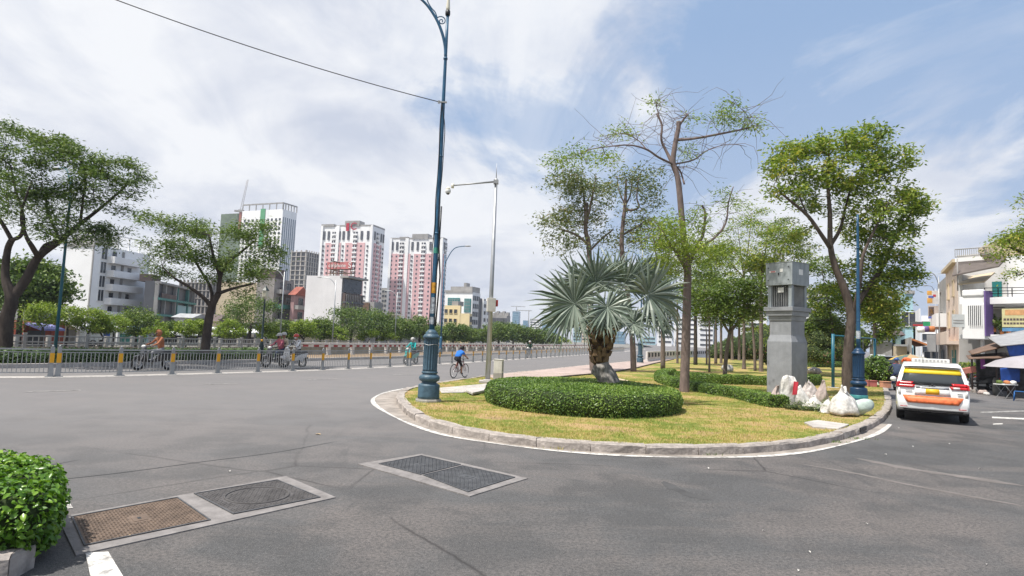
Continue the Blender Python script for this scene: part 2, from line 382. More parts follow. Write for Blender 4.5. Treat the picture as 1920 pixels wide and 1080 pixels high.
def grassmat():
    m, t, b = newmat('lawn'); tc = N(t, 'ShaderNodeTexCoord')
    def no(sc, det=5, ro=0.65):
        n = N(t, 'ShaderNodeTexNoise'); n.inputs['Scale'].default_value = sc; n.inputs['Detail'].default_value = det; n.inputs['Roughness'].default_value = ro; t.links.new(tc.outputs['Object'], n.inputs[0]); return n.outputs[0]
    a, c_, f = no(0.42), no(2.2), no(40, 3, 0.8)
    s = math_n(t, 'ADD', math_n(t, 'MULTIPLY', a, 0.6), math_n(t, 'MULTIPLY', c_, 0.4))
    c = ramp(t, s, [(0.43, (0.14, 0.21, 0.035)), (0.485, (0.28, 0.29, 0.07)), (0.52, (0.44, 0.34, 0.13)), (0.58, (0.54, 0.36, 0.19))])
    c = mixc(t, ramp(t, no(1.1, 6, .7), [(0.56, 0.0), (0.68, 0.8)]), c, (0.36, 0.25, 0.15))
    c = mixc(t, ramp(t, f, [(0.35, 0.6), (0.6, 0.0)]), c, (0.09, 0.08, 0.03))
    t.links.new(c, b.inputs['Base Color']); b.inputs['Roughness'].default_value = 0.95; b.inputs['Specular IOR Level'].default_value = 0.1
    bp = N(t, 'ShaderNodeBump'); bp.inputs['Strength'].default_value = 0.9; bp.inputs['Distance'].default_value = 0.03; t.links.new(f, bp.inputs['Height']); t.links.new(bp.outputs[0], b.inputs['Normal'])
    return m
m_grass = grassmat()
m_blade = leafmat('grass_blade', [(0.14, 0.22, 0.035), (0.28, 0.31, 0.07), (0.46, 0.38, 0.13), (0.60, 0.44, 0.22)], 0.25, 0.7, 0.5)
m_pave = M('pink_paving', (0.40, 0.315, 0.285), 0.85, var=0.18, scale=1.2, bump=0.3, bscale=12)
m_farbank = M('far_bank_ground', (0.20, 0.19, 0.17), 0.95, var=0.25, scale=0.3)
m_bankwall = M('canal_wall', (0.40, 0.31, 0.22), 0.9, var=0.3, scale=0.7, bump=0.4, bscale=4, stain=0.35)
# ------------------------------------------------------------------ key lines of the place (metres)
FP = catmull([(-27, 15.2, 0), (-20, 19.3, 0), (-15.9, 21.5, 0), (-12.5, 25.9, 0), (-9.6, 30.6, 0), (-7.0, 36.2, 0), (-2.8, 47, 0), (7.6, 77.7, 0), (18, 110, 0), (30, 150, 0), (44, 200, 0)], 10)
PK = catmull([(-40, 8, 0), (-24, 20.5, 0), (-20, 24.1, 0), (-18.3, 27, 0), (-16.6, 30.7, 0), (-14.6, 35, 0), (-13, 39, 0), (-11, 43.5, 0), (-8.7, 49, 0), (-4, 64, 0), (4, 90, 0), (13, 120, 0), (26, 160, 0), (40, 205, 0)], 6)
CE = catmull([(-60, 4, 0), (-27.5, 24, 0), (-22.7, 28.5, 0), (-19.1, 32.7, 0), (-17.4, 38, 0), (-16.1, 44, 0), (-13.1, 50, 0), (-7.9, 69, 0), (3.3, 101, 0), (12, 130, 0), (25, 170, 0), (70, 300, 0)], 6)
FE = catmull([(-140, -40, 0), (-62, 8, 0), (-36, 62, 0), (-20, 100, 0), (0, 145, 0), (20, 190, 0), (66, 302, 0)], 6)
ZF = -0.6
def far_pt(u, off):           # point on the far bank, `off` metres behind the canal edge, seen in column u
    P = offset(FE, -off); best = None
    for a, b in zip(P, P[1:]):
        ua, ub = proj(a)[0], proj(b)[0]
        if a.y > 1 and (ua-u)*(ub-u) <= 0 and ua != ub:
            w = (u-ua)/(ub-ua); best = a + (b-a)*w
    return best if best is not None else D(u, 600, 150)
def ribbon(name, P, o0, o1, z, mat, kind='structure', zl=None, **k):
    A, B = offset(P, o0), offset(P, o1); mb = MB()
    vs = [(p.x, p.y, z) for p in A] + [(p.x, p.y, z) for p in B]; n = len(A)
    mb.add(vs, [(i, n+i, n+i+1, i+1) if o1 < o0 else (i, i+1, n+i+1, n+i) for i in range(n-1)])
    o = mb.build(name, mat, kind=kind, **k)
    bm = bmesh.new(); bm.from_mesh(o.data)
    for f in bm.faces:
        if f.normal.z < 0: f.normal_flip()
    bm.to_mesh(o.data); bm.free(); return o
# ground sheets either side of the canal
mb = MB(); P = [Vector((-60, -60, 0))] + CE + [Vector((700, 3500, 0))]
for a, b in zip(P, P[1:]): mb.quad((a.x, a.y, 0), (3500, a.y, 0), (3500, b.y, 0), (b.x, b.y, 0))
mb.build('road', m_asph, kind='structure')
mb = MB(); P = [Vector((-140, -60, 0))] + FE + [Vector((640, 3500, 0))]
for a, b in zip(P, P[1:]): mb.quad((-3500, a.y, ZF), (a.x, a.y, ZF), (b.x, b.y, ZF), (-3500, b.y, ZF))
mb.build('far_bank_ground', m_farbank, kind='structure')
mb = MB(); mb.quad((-3600, -100, -3.2), (3600, -100, -3.2), (3600, 3600, -3.2), (-3600, 3600, -3.2))
m_water, t, b = newmat('canal_water'); b.inputs['Base Color'].default_value = (0.06, 0.065, 0.045, 1); b.inputs['Roughness'].default_value = 0.12
nn = N(t, 'ShaderNodeTexNoise'); nn.inputs['Scale'].default_value = 0.8; nn.inputs['Detail'].default_value = 4; bp = N(t, 'ShaderNodeBump'); bp.inputs['Strength'].default_value = 0.25
tcw = N(t, 'ShaderNodeTexCoord'); t.links.new(tcw.outputs['Object'], nn.inputs[0]); t.links.new(nn.outputs[0], bp.inputs['Height']); t.links.new(bp.outputs[0], b.inputs['Normal'])
mb.build('canal_water', m_water, kind='structure')
mb = MB()
for L, zt in ((CE, -0.01), (FE, ZF+0.25)):
    for a, b in zip(L, L[1:]):
        mb.quad((a.x, a.y, -3.4), (b.x, b.y, -3.4), (b.x, b.y, zt), (a.x, a.y, zt))
mb.build('canal_embankment', m_bankwall, kind='structure')
# ------------------------------------------------------------------ island
Kpx = [(1262, 670), (1180, 680), (1100, 688), (1030, 696), (973, 702), (944, 705.5), (907, 710.5), (864, 716.5), (820, 723), (781, 730.5), (757, 737), (745, 745), (743, 754), (752, 768), (768, 783), (795, 797), (850, 815), (930, 829), (1020, 840), (1130, 848.5), (1240, 853), (1330, 853.5), (1420, 850), (1500, 841.5), (1560, 830), (1610, 815), (1641, 800), (1662, 784), (1672, 763), (1668, 742), (1660, 720), (1650, 700), (1643, 686)]
KL = catmull([G(u, v) for u, v in Kpx], 5)
LZ = 0.135
sidew = [G(u, v, 0.14) for u, v in [(930, 712), (985, 712), (1034, 709), (1108, 702), (1160, 696), (1193, 690), (1225, 682), (1262, 674)]]
inner = offset(KL, -0.2)
poly = [(p.x, p.y) for p in inner]
def inpoly(x, y, poly):
    c = False; j = len(poly)-1
    for i in range(len(poly)):
        xi, yi = poly[i]; xj, yj = poly[j]
        if (yi > y) != (yj > y) and x < (xj-xi)*(y-yi)/(yj-yi)+xi: c = not c
        j = i
    return c
mb = MB(); mb.prism(poly, -0.02, LZ); lawn = mb.build('lawn', m_grass, kind='structure')
bm = bmesh.new(); bm.from_mesh(lawn.data); bmesh.ops.triangulate(bm, faces=[f for f in bm.faces if len(f.verts) > 4]); bm.to_mesh(lawn.data); bm.free()
lawn_poly = poly
# grass blades, thick near the camera
def scatter_poly(poly, n, ylim):
    out = []; xs = [p[0] for p in poly]; x0, x1 = min(xs), min(max(xs), 22); y0 = min(p[1] for p in poly)
    P = np.array(poly)
    X = rng.uniform(x0, x1, n*3); Y = y0 + (ylim-y0)*rng.random(n*3)**1.7
    ins = np.zeros(len(X), bool); j = len(P)-1
    for i in range(len(P)):
        xi, yi = P[i]; xj, yj = P[j]
        if yi != yj:
            c = ((yi > Y) != (yj > Y)) & (X < (xj-xi)*(Y-yi)/(yj-yi)+xi); ins ^= c
        j = i
    return np.stack([X[ins], Y[ins]], 1)[:n]
xy = scatter_poly(poly, 190000, 34); dens = np.sin(xy[:, 0]*1.9+np.sin(xy[:, 1]*1.3)*2)*np.sin(xy[:, 1]*2.3-xy[:, 0]*.7); xy = xy[rng.random(len(xy)) < .6+.4*dens]
def blades(name, xy, z0, h, w, mat, **k):
    n = len(xy); hh = h*rng.uniform(0.5, 1.4, n); a = rng.uniform(0, 2*PI, n); ww = w*rng.uniform(0.7, 1.3, n)
    lean = rng.normal(0, 0.5, (n, 2))*hh[:, None]
    V = np.empty((n, 3, 3)); V[:, 0] = np.stack([xy[:, 0]-np.cos(a)*ww, xy[:, 1]-np.sin(a)*ww, np.full(n, z0-0.003)], 1)
    V[:, 1] = np.stack([xy[:, 0]+np.cos(a)*ww, xy[:, 1]+np.sin(a)*ww, np.full(n, z0-0.003)], 1)
    V[:, 2] = np.stack([xy[:, 0]+lean[:, 0], xy[:, 1]+lean[:, 1], z0+hh], 1)
    return npmesh(name, V.reshape(-1, 3), np.arange(3*n).reshape(-1, 3), mat, **k)
blades('grass', xy, LZ, 0.042, 0.006, m_blade, kind='stuff', label='short dry yellow green grass blades covering the island lawn')
# kerb stones round the island
kerb = bpy.data.objects.new('island_kerb', None); COL.objects.link(kerb); tag(kerb, kind='structure')
st = resample(KL, 1.0)
km = None
def stone_mesh(w=0.24, h=0.165, L=0.985, s=0):
    r = random.Random(s); mb = MB(); e = 0.02
    prof = [(0, 0), (w, 0), (w, h-0.005), (w-e, h), (e*1.5, h), (0, h-0.03)]
    vs = []
    for k, x in enumerate((-L/2, -L/6, L/6, L/2)):
        vs += [(x + r.uniform(-.008, .008), -y+r.uniform(-.012, .012), z + (r.uniform(-.014, .014) if z > 0.02 else 0)) for y, z in prof]
    fs = []
    for k in range(3):
        for i in range(6):
            j = (i+1) % 6; fs.append((k*6+i, (k+1)*6+i, (k+1)*6+j, k*6+j))
    fs += [(5, 4, 3, 2, 1, 0)[::-1], tuple(18+i for i in (5, 4, 3, 2, 1, 0))]
    mb.add(vs, fs)
    me = bpy.data.meshes.new('kerb_stone'); me.from_pydata(mb.v, [], mb.f); me.materials.append(m_kerb); me.update()
    bm = bmesh.new(); bm.from_mesh(me); bmesh.ops.recalc_face_normals(bm, faces=bm.faces); bm.to_mesh(me); bm.free(); return me
SM = [stone_mesh(s=i) for i in range(7)]
for i, (p, d) in enumerate(st):
    if p.y > 75: continue
    # drain inlet gap
    o = bpy.data.objects.new('kerb_stone', SM[i % 7]); COL.objects.link(o); o.parent = kerb
    q = p + d*0.5; dd = st[min(i+1, len(st)-1)][0]-p
    if dd.length < 0.1: dd = d
    o.location = (p.x+dd.x/2, p.y+dd.y/2, -0.005+random.uniform(-.014, .014)); o.rotation_euler = (random.uniform(-.05, .05), random.uniform(-.012, .012), math.atan2(dd.y, dd.x)+PI+random.uniform(-.02, .02))
    # island lies on the left of travel
m_drain = m_dark
dp = G(1622, 812); mb = MB(); mb.box((0, 0, 0.10), (0.62, 0.04, 0.10)); inl = mb.build('drain_inlet', m_drain, parent=kerb)
near = min(range(len(KL)), key=lambda i: (KL[i]-dp).length); dt = (KL[near+1]-KL[near-1]).normalized(); rt = Vector((dt.y, -dt.x, 0))
inl.location = KL[near] + rt*0.012; inl.rotation_euler = (0, 0, math.atan2(dt.y, dt.x))
i0 = min(range(len(KL)), key=lambda i: (KL[i]-G(944, 705)).length); i1 = min(range(len(KL)), key=lambda i: (KL[i]-G(1650, 795)).length)
def taper_ribbon(name, P, A0, A1, z, mat):
    mb = MB(); n = len(P); a, b = [], []
    for i, p in enumerate(P):
        t = (Vector(P[min(i+1, n-1)])-Vector(P[max(i-1, 0)])).normalized(); r = Vector((t.y, -t.x, 0)); w = i/(n-1)
        a.append(p+r*A0(w)); b.append(p+r*A1(w))
    for i in range(n-1): mb.quad((a[i].x, a[i].y, z), (b[i].x, b[i].y, z), (b[i+1].x, b[i+1].y, z), (a[i+1].x, a[i+1].y, z))
    o = mb.build(name, mat, kind='structure'); bm = bmesh.new(); bm.from_mesh(o.data)
    for f in bm.faces:
        if f.normal.z < 0: f.normal_flip()
    bm.to_mesh(o.data); bm.free(); return o
seg = KL[i0:i1+1]
gw = lambda w: 0.17 + 0.44*math.exp(-((w-0.30)/0.12)**2) + 0.05*math.sin(w*9)
m_gut = M('gutter_concrete', (0.30, 0.265, 0.235), 0.9, var=0.28, scale=2.2, bump=0.5, bscale=18)
def wornpaint(name, col, keep):
    m, t, b = newmat(name); tc = N(t, 'ShaderNodeTexCoord'); n = N(t, 'ShaderNodeTexNoise'); n.inputs['Scale'].default_value = 7; n.inputs['Detail'].default_value = 8; n.inputs['Roughness'].default_value = 0.75
    t.links.new(tc.outputs['Object'], n.inputs[0]); f = ramp(t, n.outputs[0], [(keep-0.10, 1.0), (keep+0.08, 0.0)])
    c = mixc(t, f, (0.13, 0.12, 0.115), col); t.links.new(c, b.inputs['Base Color']); b.inputs['Roughness'].default_value = 0.8; return m
m_line = wornpaint('worn_white_paint', (0.58, 0.56, 0.53), 0.57)
m_faint = wornpaint('faded_white_paint', (0.40, 0.39, 0.375), 0.50)
taper_ribbon('gutter', seg, lambda w: -0.03, lambda w: gw(w), 0.004, m_gut)
taper_ribbon('road_edge_marking', seg, gw, lambda w: gw(w)+0.10+.04*math.sin(w*41), 0.008, m_line)
# pavement
ko = [p for p in offset(KL, -0.2)][:i0+6]
pv = [(p.x, p.y) for p in ko] + [(p.x, p.y) for p in sidew]
ce = Vector((sum(a for a, b in pv)/len(pv), sum(b for a, b in pv)/len(pv)))
mb = MB(); mb.prism(pv, 0.05, LZ+0.03); pav = mb.build('pavement', m_pave, kind='structure')
bm = bmesh.new(); bm.from_mesh(pav.data); bmesh.ops.triangulate(bm, faces=[f for f in bm.faces if len(f.verts) > 4]); bm.to_mesh(pav.data); bm.free()
m_edge = M('dark_edging', (0.13, 0.105, 0.09), 0.9, var=0.3, bump=0.4)
mb = MB(); sw = [Vector((p.x, p.y, 0)) for p in sidew[1:]]; A, B = sw, offset(sw, 0.12)
for i in range(len(sw)-1):
    mb.prism([(A[i].x, A[i].y), (A[i+1].x, A[i+1].y), (B[i+1].x, B[i+1].y), (B[i].x, B[i].y)], 0.05, LZ+0.075)
mb.build('pavement_edging', m_edge, kind='structure')
# canal-side strips
ribbon('fence_base_strip', FP, -0.35, 0.22, 0.004, m_conc_l)
ribbon('road_line_at_fence', FP, 0.26, 0.40, 0.008, m_line)
mb = MB()
def poly_between(A, B, z0, z1, name, mat):
    mb = MB(); n = min(len(A), len(B))
    for i in range(n-1):
        mb.prism([(A[i].x, A[i].y), (A[i+1].x, A[i+1].y), (B[i+1].x, B[i+1].y), (B[i].x, B[i].y)], z0, z1)
    return mb.build(name, mat, kind='structure')
PKi = offset(PK, -0.25)
poly_between(PK, PKi, 0, 0.17, 'verge_kerb', m_conc_l)
mb = MB(); pp = [(p.x, p.y) for p in PKi] + [(p.x, p.y) for p in reversed([q for q in CE if q.y < 206 and q.x > -45])]
mb.prism(pp, -0.02, 0.12); v = mb.build('verge_ground', m_soil, kind='structure')
bm = bmesh.new(); bm.from_mesh(v.data); bmesh.ops.triangulate(bm, faces=[f for f in bm.faces if len(f.verts) > 4]); bm.to_mesh(v.data); bm.free()
# lane dashes
for a, b in [((48, 735), (152, 732)), ((385, 721), (445, 719.5)), ((578, 712), (632, 710.5)), ((738, 703), (776, 701.5)), ((944, 696), (966, 695)), ((969, 687), (983, 686)), ((1014, 683.5), (1031, 682.5)), ((1054, 679.5), (1069, 678.8))]:
    p, q = G(*a), G(*b); d = (q-p).normalized(); r = Vector((d.y, -d.x, 0))*0.07
    mb = MB(); mb.quad(*[(x.x, x.y, 0.008) for x in (p-r, p+r, q+r, q-r)]); o = mb.build('lane_marking', m_faint, kind='structure')
    if o.data.polygons[0].normal.z < 0: o.data.flip_normals()
def sheet(name, px, z, mat, **k):
    mb = MB(); mb.add([(*G(u, v, z).xy, z) for u, v in px], [tuple(range(len(px)))]); o = mb.build(name, mat, **k)
    if o.data.polygons[0].normal.z < 0: o.data.flip_normals()
    return o
sheet('road_marking', [(160, 1036), (203, 1034), (232, 1082), (170, 1082)], 0.008, m_line, kind='structure')
sheet('road_marking', [(84, 921), (118, 924), (137, 952), (95, 957)], 0.008, m_line, kind='structure')
sheet('road_marking', [(1838, 772), (1925, 769), (1925, 771.5), (1838, 774.5)], 0.008, m_faint, kind='structure')
sheet('road_marking', [(1860, 781), (1925, 784), (1925, 787), (1860, 784)], 0.008, m_line, kind='structure')
sheet('road_marking', [(1862, 794), (1880, 793.5), (1880, 795.5), (1862, 796)], 0.008, m_line, kind='structure')
m_band = M('pale_worn_asphalt', (0.158, 0.142, 0.134), 0.9, var=0.2, scale=1.6, bump=0.4, bscale=30)
m_patch = M('dark_patch', (0.068, 0.067, 0.068), 0.85, var=0.2, scale=3)
def irregular(P, w, seedn, z, mat, name):
    r = random.Random(seedn); P = catmull(P, 8); n = len(P); mb = MB(); A = []; B = []
    for i, p in enumerate(P):
        t = (P[min(i+1, n-1)]-P[max(i-1, 0)]).normalized(); rr = Vector((t.y, -t.x, 0)); e = min(1, i/4, (n-1-i)/4)
        A.append(p-rr*w*e*r.uniform(.6, 1.2)); B.append(p+rr*w*e*r.uniform(.6, 1.2))
    for i in range(n-1): mb.add([(q.x, q.y, z) for q in (A[i], B[i], B[i+1], A[i+1])], [(0, 1, 2, 3)])
    return mb.build(name, mat, kind='structure')
irregular([G(*p) for p in [(1490, 868), (1600, 887), (1700, 908), (1800, 927), (1925, 950)]], 0.06, 1, 0.003, m_band, 'asphalt_seam')
irregular([G(*p) for p in [(1600, 858), (1700, 878), (1800, 893), (1925, 912)]], 0.13, 2, 0.003, m_band, 'asphalt_seam')
irregular([G(*p) for p in [(1244, 902), (1262, 915), (1300, 930), (1335, 938)]], 0.09, 3, 0.0025, m_patch, 'asphalt_stain')
irregular([G(*p) for p in [(90, 902), (240, 885), (380, 866), (520, 848), (640, 826)]], 0.012, 4, 0.003, m_dark, 'asphalt_crack')
irregular([G(*p) for p in [(0, 905), (60, 880), (150, 862)]], 0.02, 5, 0.003, m_patch, 'asphalt_crack')
# small litter and leaves on the road
m_leaflit = M('dead_leaf', (0.46, 0.33, 0.18), 0.8, var=0.3)
m_paper = M('paper_litter', (0.66, 0.64, 0.60), 0.8, var=0.1)
def litter(name, px, mat, L, label, grp):
    p = G(*px); a = random.uniform(0, 6); mb = MB(); W_ = L*0.45
    pts = [(-L/2, 0, .004), (-L*.15, W_/2, .012), (L*.25, W_*.42, .018), (L/2, 0, .006), (L*.2, -W_*.4, .016), (-L*.2, -W_/2, .01), (0, 0, .004)]
    mb.add([(x*math.cos(a)-y*math.sin(a), x*math.sin(a)+y*math.cos(a), z+.006) for x, y, z in pts], [(0, 6, 1), (1, 6, 2), (2, 6, 3), (3, 6, 4), (4, 6, 5), (5, 6, 0)])
    o = mb.build(name, mat); o.location = p; tag(o, label, 'litter', grp)
litter('dead_leaf', (95, 899), m_leaflit, .13, 'dry orange leaf on the road above the foreground hedge', None)
litter('dead_leaf', (248, 1006), m_leaflit, .11, 'dry orange leaf lying on the rusty brown manhole cover', None)
litter('dead_leaf', (596, 815), m_leaflit, .14, 'dry leaf alone on the road left of the big blue lamp base', None)
for k, (u, v) in enumerate([(1328, 879), (1850, 1060), (1518, 1037), (1432, 997), (1625, 984), (1497, 1072), (1712, 838), (1780, 833), (1660, 853), (1838, 880), (1685, 803), (430, 885)]):
    litter('paper_scrap', (u, v), m_paper, 0.035 if v > 950 else 0.06, 'tiny pale scrap of litter on the dark asphalt', 'pale scraps of litter on the asphalt')
# ------------------------------------------------------------------ vegetation
m_bark = M('grey_brown_bark', (0.17, 0.135, 0.115), 0.95, var=0.3, scale=6, bump=0.9, bscale=22, stretch=2.5)
m_bark_l = M('pale_bark', (0.185, 0.142, 0.128), 0.95, var=0.3, scale=6, bump=0.8, bscale=20, stretch=2.5)
m_bark_m = M('brown_bark', (0.105, 0.082, 0.068), 0.95, var=0.35, scale=6, bump=1.0, bscale=20, stretch=3)
m_bark_d = M('dark_bark', (0.065, 0.052, 0.045), 0.95, var=0.3, scale=5, bump=0.8, bscale=15, stretch=2.5)
lf_dark = leafmat('leaf_dark', [(0.035, 0.070, 0.018), (0.07, 0.12, 0.028), (0.13, 0.19, 0.042), (0.22, 0.26, 0.07)], 0.3)
lf_mid = leafmat('leaf_mid', [(0.038, 0.07, 0.016), (0.075, 0.125, 0.025), (0.14, 0.20, 0.04), (0.25, 0.29, 0.07)], 0.36)
lf_lime = leafmat('leaf_lime', [(0.09, 0.155, 0.02), (0.16, 0.235, 0.03), (0.25, 0.315, 0.045), (0.34, 0.38, 0.08)], 0.4)
lf_olive = leafmat('leaf_olive', [(0.045, 0.075, 0.022), (0.09, 0.13, 0.035), (0.17, 0.20, 0.06), (0.33, 0.26, 0.13)], 0.3)
lf_mix = leafmat('leaf_mixed', [(0.05, 0.10, 0.02), (0.13, 0.20, 0.032), (0.28, 0.34, 0.06), (0.44, 0.35, 0.09)], 0.48)
lf_hedge = leafmat('hedge_leaf', [(0.03, 0.07, 0.014), (0.08, 0.15, 0.024), (0.16, 0.25, 0.04), (0.28, 0.37, 0.08)], 0.25, 0.4)
lf_fore = leafmat('glossy_leaf', [(0.035, 0.09, 0.012), (0.08, 0.18, 0.02), (0.15, 0.28, 0.03), (0.27, 0.40, 0.05)], 0.28, 0.3)
lf_pink = leafmat('pink_flower', [(0.05, 0.09, 0.02), (0.09, 0.15, 0.035), (0.12, 0.16, 0.04), (0.55, 0.10, 0.20)], 0.3)
lf_white = leafmat('variegated_leaf', [(0.10, 0.17, 0.05), (0.2, 0.28, 0.1), (0.6, 0.62, 0.5), (0.75, 0.75, 0.68)], 0.3)
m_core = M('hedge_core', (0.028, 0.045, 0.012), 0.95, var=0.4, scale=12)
def grow(limbs, targets, step=0.7, jit=0.06, bal=0.12, droop=0.0, rtip=0.010, expo=2.3):
    pos = []; par = []; rex = []; root = []
    for L in limbs:
        if pos and len(L):
            A = np.array([p[:3] for p in pos]); j = int(np.argmin(np.linalg.norm(A-np.array(L[0][:3]), axis=1)))
        else: j = -1
        prev = j
        for k, p in enumerate(L):
            if k == 0 and j >= 0 and np.linalg.norm(np.array(pos[j][:3])-np.array(p[:3])) < 0.02: continue
            pos.append(np.array(p[:3], float)); par.append(prev); rex.append(p[3]); prev = len(pos)-1
    nl = len(pos); ax = np.array(pos)
    if len(targets):
        dist = np.array([np.min(np.linalg.norm(ax-t, axis=1)) for t in targets])
        plen = np.zeros(len(pos)).tolist()
        for i in np.argsort(dist):
            t = targets[i]; A = np.array(pos); d = A-t; dl = np.linalg.norm(d, axis=1)
            cost = dl + bal*np.array(plen) + 0.9*np.maximum(0, d[:, 2]-0.2)        # avoid growing down
            cost[0] += 4
            j = int(np.argmin(cost)); a = A[j]; L = dl[j]; k = max(1, int(L/step)); prev = j
            for q in range(1, k+1):
                w = q/k; p = a + (t-a)*w; 
                if q < k: p = p + rng.normal(0, jit*min(L, 1.5), 3) + np.array([0, 0, 0.10*L*math.sin(PI*w)*(1-droop)])
                pos.append(p); par.append(prev); rex.append(None); plen.append(plen[prev]+L/k); prev = len(pos)-1
    n = len(pos); acc = [0.0]*n; kidc = [0]*n
    for i in range(n-1, -1, -1):
        if acc[i] == 0: acc[i] = rtip**expo
        if par[i] >= 0: acc[par[i]] += acc[i]; kidc[par[i]] += 1
    rad = [a**(1/expo) for a in acc]
    for i in range(n):
        if rex[i] is not None: rad[i] = rex[i]
        elif par[i] >= 0: rad[i] = min(rad[i], rad[par[i]]*0.92)
    return pos, par, rad, nl
def branch_mesh(pos, par, rad, mb, start=1, seg=5):
    for i in range(start, len(pos)):
        j = par[i]
        if j < 0: continue
        mb.tube([Vector(pos[j]), Vector(pos[i])], [rad[i] if rad[j] > rad[i]*1.6 else rad[j], rad[i]], seg if rad[i] > 0.02 else 4, cap=False)
def in_ell(n, c, r, shell=0.0):
    v = unit(rng.normal(0, 1, (n, 3))); q = rng.random(n)**(1/3.0); q = shell + (1-shell)*q
    return np.array(c) + v*q[:, None]*np.array(r)
def tree(name, Y, limbs, blobs, mat, bark, label, group=None, leaf=(0.16, 0.07), per=70, cr=(0.42, 0.42, 0.22), droop=0.3, cat='tree', base_v=None, step=0.7, spread=0.7, base=None, wood=True, shell=0.35, twigs=0):
    """limbs: lists of (u, v, dy, radius); blobs: (u, v, dy, ru_px, rv_px, ry_m, n)"""
    Ls = []
    for L in limbs:
        q = [(*D(u, v, Y+dy), r) for u, v, dy, r in L]; Ls.append(q)
    b0 = Vector(Ls[0][0][:3])
    Ls = [[(p[0]-b0.x, p[1]-b0.y, p[2]-b0.z, p[3]) for p in L] for L in Ls]
    # smooth limbs
    def sm(L):
        if len(L) < 3: return L
        P = catmull([p[:3] for p in L], 4); R = np.interp(np.linspace(0, len(L)-1, len(P)), range(len(L)), [p[3] for p in L]); return [(*p, r) for p, r in zip(P, R)]
    Ls = [sm(L) for L in Ls]
    T = []; den = []
    for u, v, dy, ru, rv, ry, n in blobs:
        c = D(u, v, Y+dy)-b0; s = (Y+dy)/F; T.append(in_ell(max(2, int(n*(.85 if name == 'spreading_tree' else 1))), c, (ru*s, ry, rv*s), shell))
    T = np.concatenate(T) if T else np.zeros((0, 3))
    pos, par, rad, nl = grow(Ls, list(T), step=step)
    root = thing(name, b0, label, cat, group)
    mb = MB()
    t0 = Ls[0]; pts = [Vector(p[:3]) for p in t0]; rr = [p[3] for p in t0]
    if rr[0] > 0.1:
        pts = [pts[0]-Vector((0, 0, .15))] + [pts[0]] + [pts[0]+Vector((0, 0, .35))*1.0] + pts[2:] if len(pts) > 3 and pts[1].z > .5 else pts
        rr = [rr[0]*1.55, rr[0]*1.3, rr[0]] + rr[2:] if len(pts) == len(rr)+1 else rr
    mb.tube(pts, rr, 12)
    mb.build('trunk', bark, root)
    mb = MB(); k0 = len(Ls[0])
    for L in Ls[1:]:
        if len(L) >= 2: mb.tube([Vector(p[:3]) for p in L], [p[3] for p in L], 8)
    if wood: branch_mesh(pos, par, rad, mb, start=nl)
    zt_ = max(p[2] for L in Ls for p in L)
    for q in range(twigs):
        L = Ls[int(rng.integers(1, len(Ls)))]; pq = L[int(rng.integers(len(L)//3, len(L)))]; p = Vector(pq[:3])
        if pq[3] < .009: continue
        if p.z < zt_*.5: continue
        d = Vector((rng.normal(0, 1), rng.normal(0, .6), rng.normal(.15, .45))).normalized(); ln = rng.uniform(.6, 2.5); P_ = [p]
        for k in range(5): d = (d+Vector((rng.normal(0, .30), rng.normal(0, .30), rng.normal(-.12, .2)))).normalized(); P_.append(P_[-1]+d*ln/5)
        mb.tube(P_, [.013-.0018*k for k in range(6)], 3, cap=False)
    if mb.f: mb.build('branches', bark, root)
    if len(T):
        C = np.repeat(T, per, axis=0) + rng.normal(0, 1, (len(T)*per, 3))*np.array(cr)
        r2 = C - np.repeat(T, per, axis=0)
        C[:, 2] -= droop*np.sum(r2[:, :2]**2, axis=1)
        axis = unit(r2*np.array([1, 1, 0.2])+1e-6) + np.array([0, 0, -0.25])
        V, Q = leaf_quads(C, leaf[0], leaf[1], nrm=np.tile([0, 0, 1.0], (len(C), 1)), spread=spread, axis=axis)
        npmesh('foliage', V, Q, mat, root)
    return root
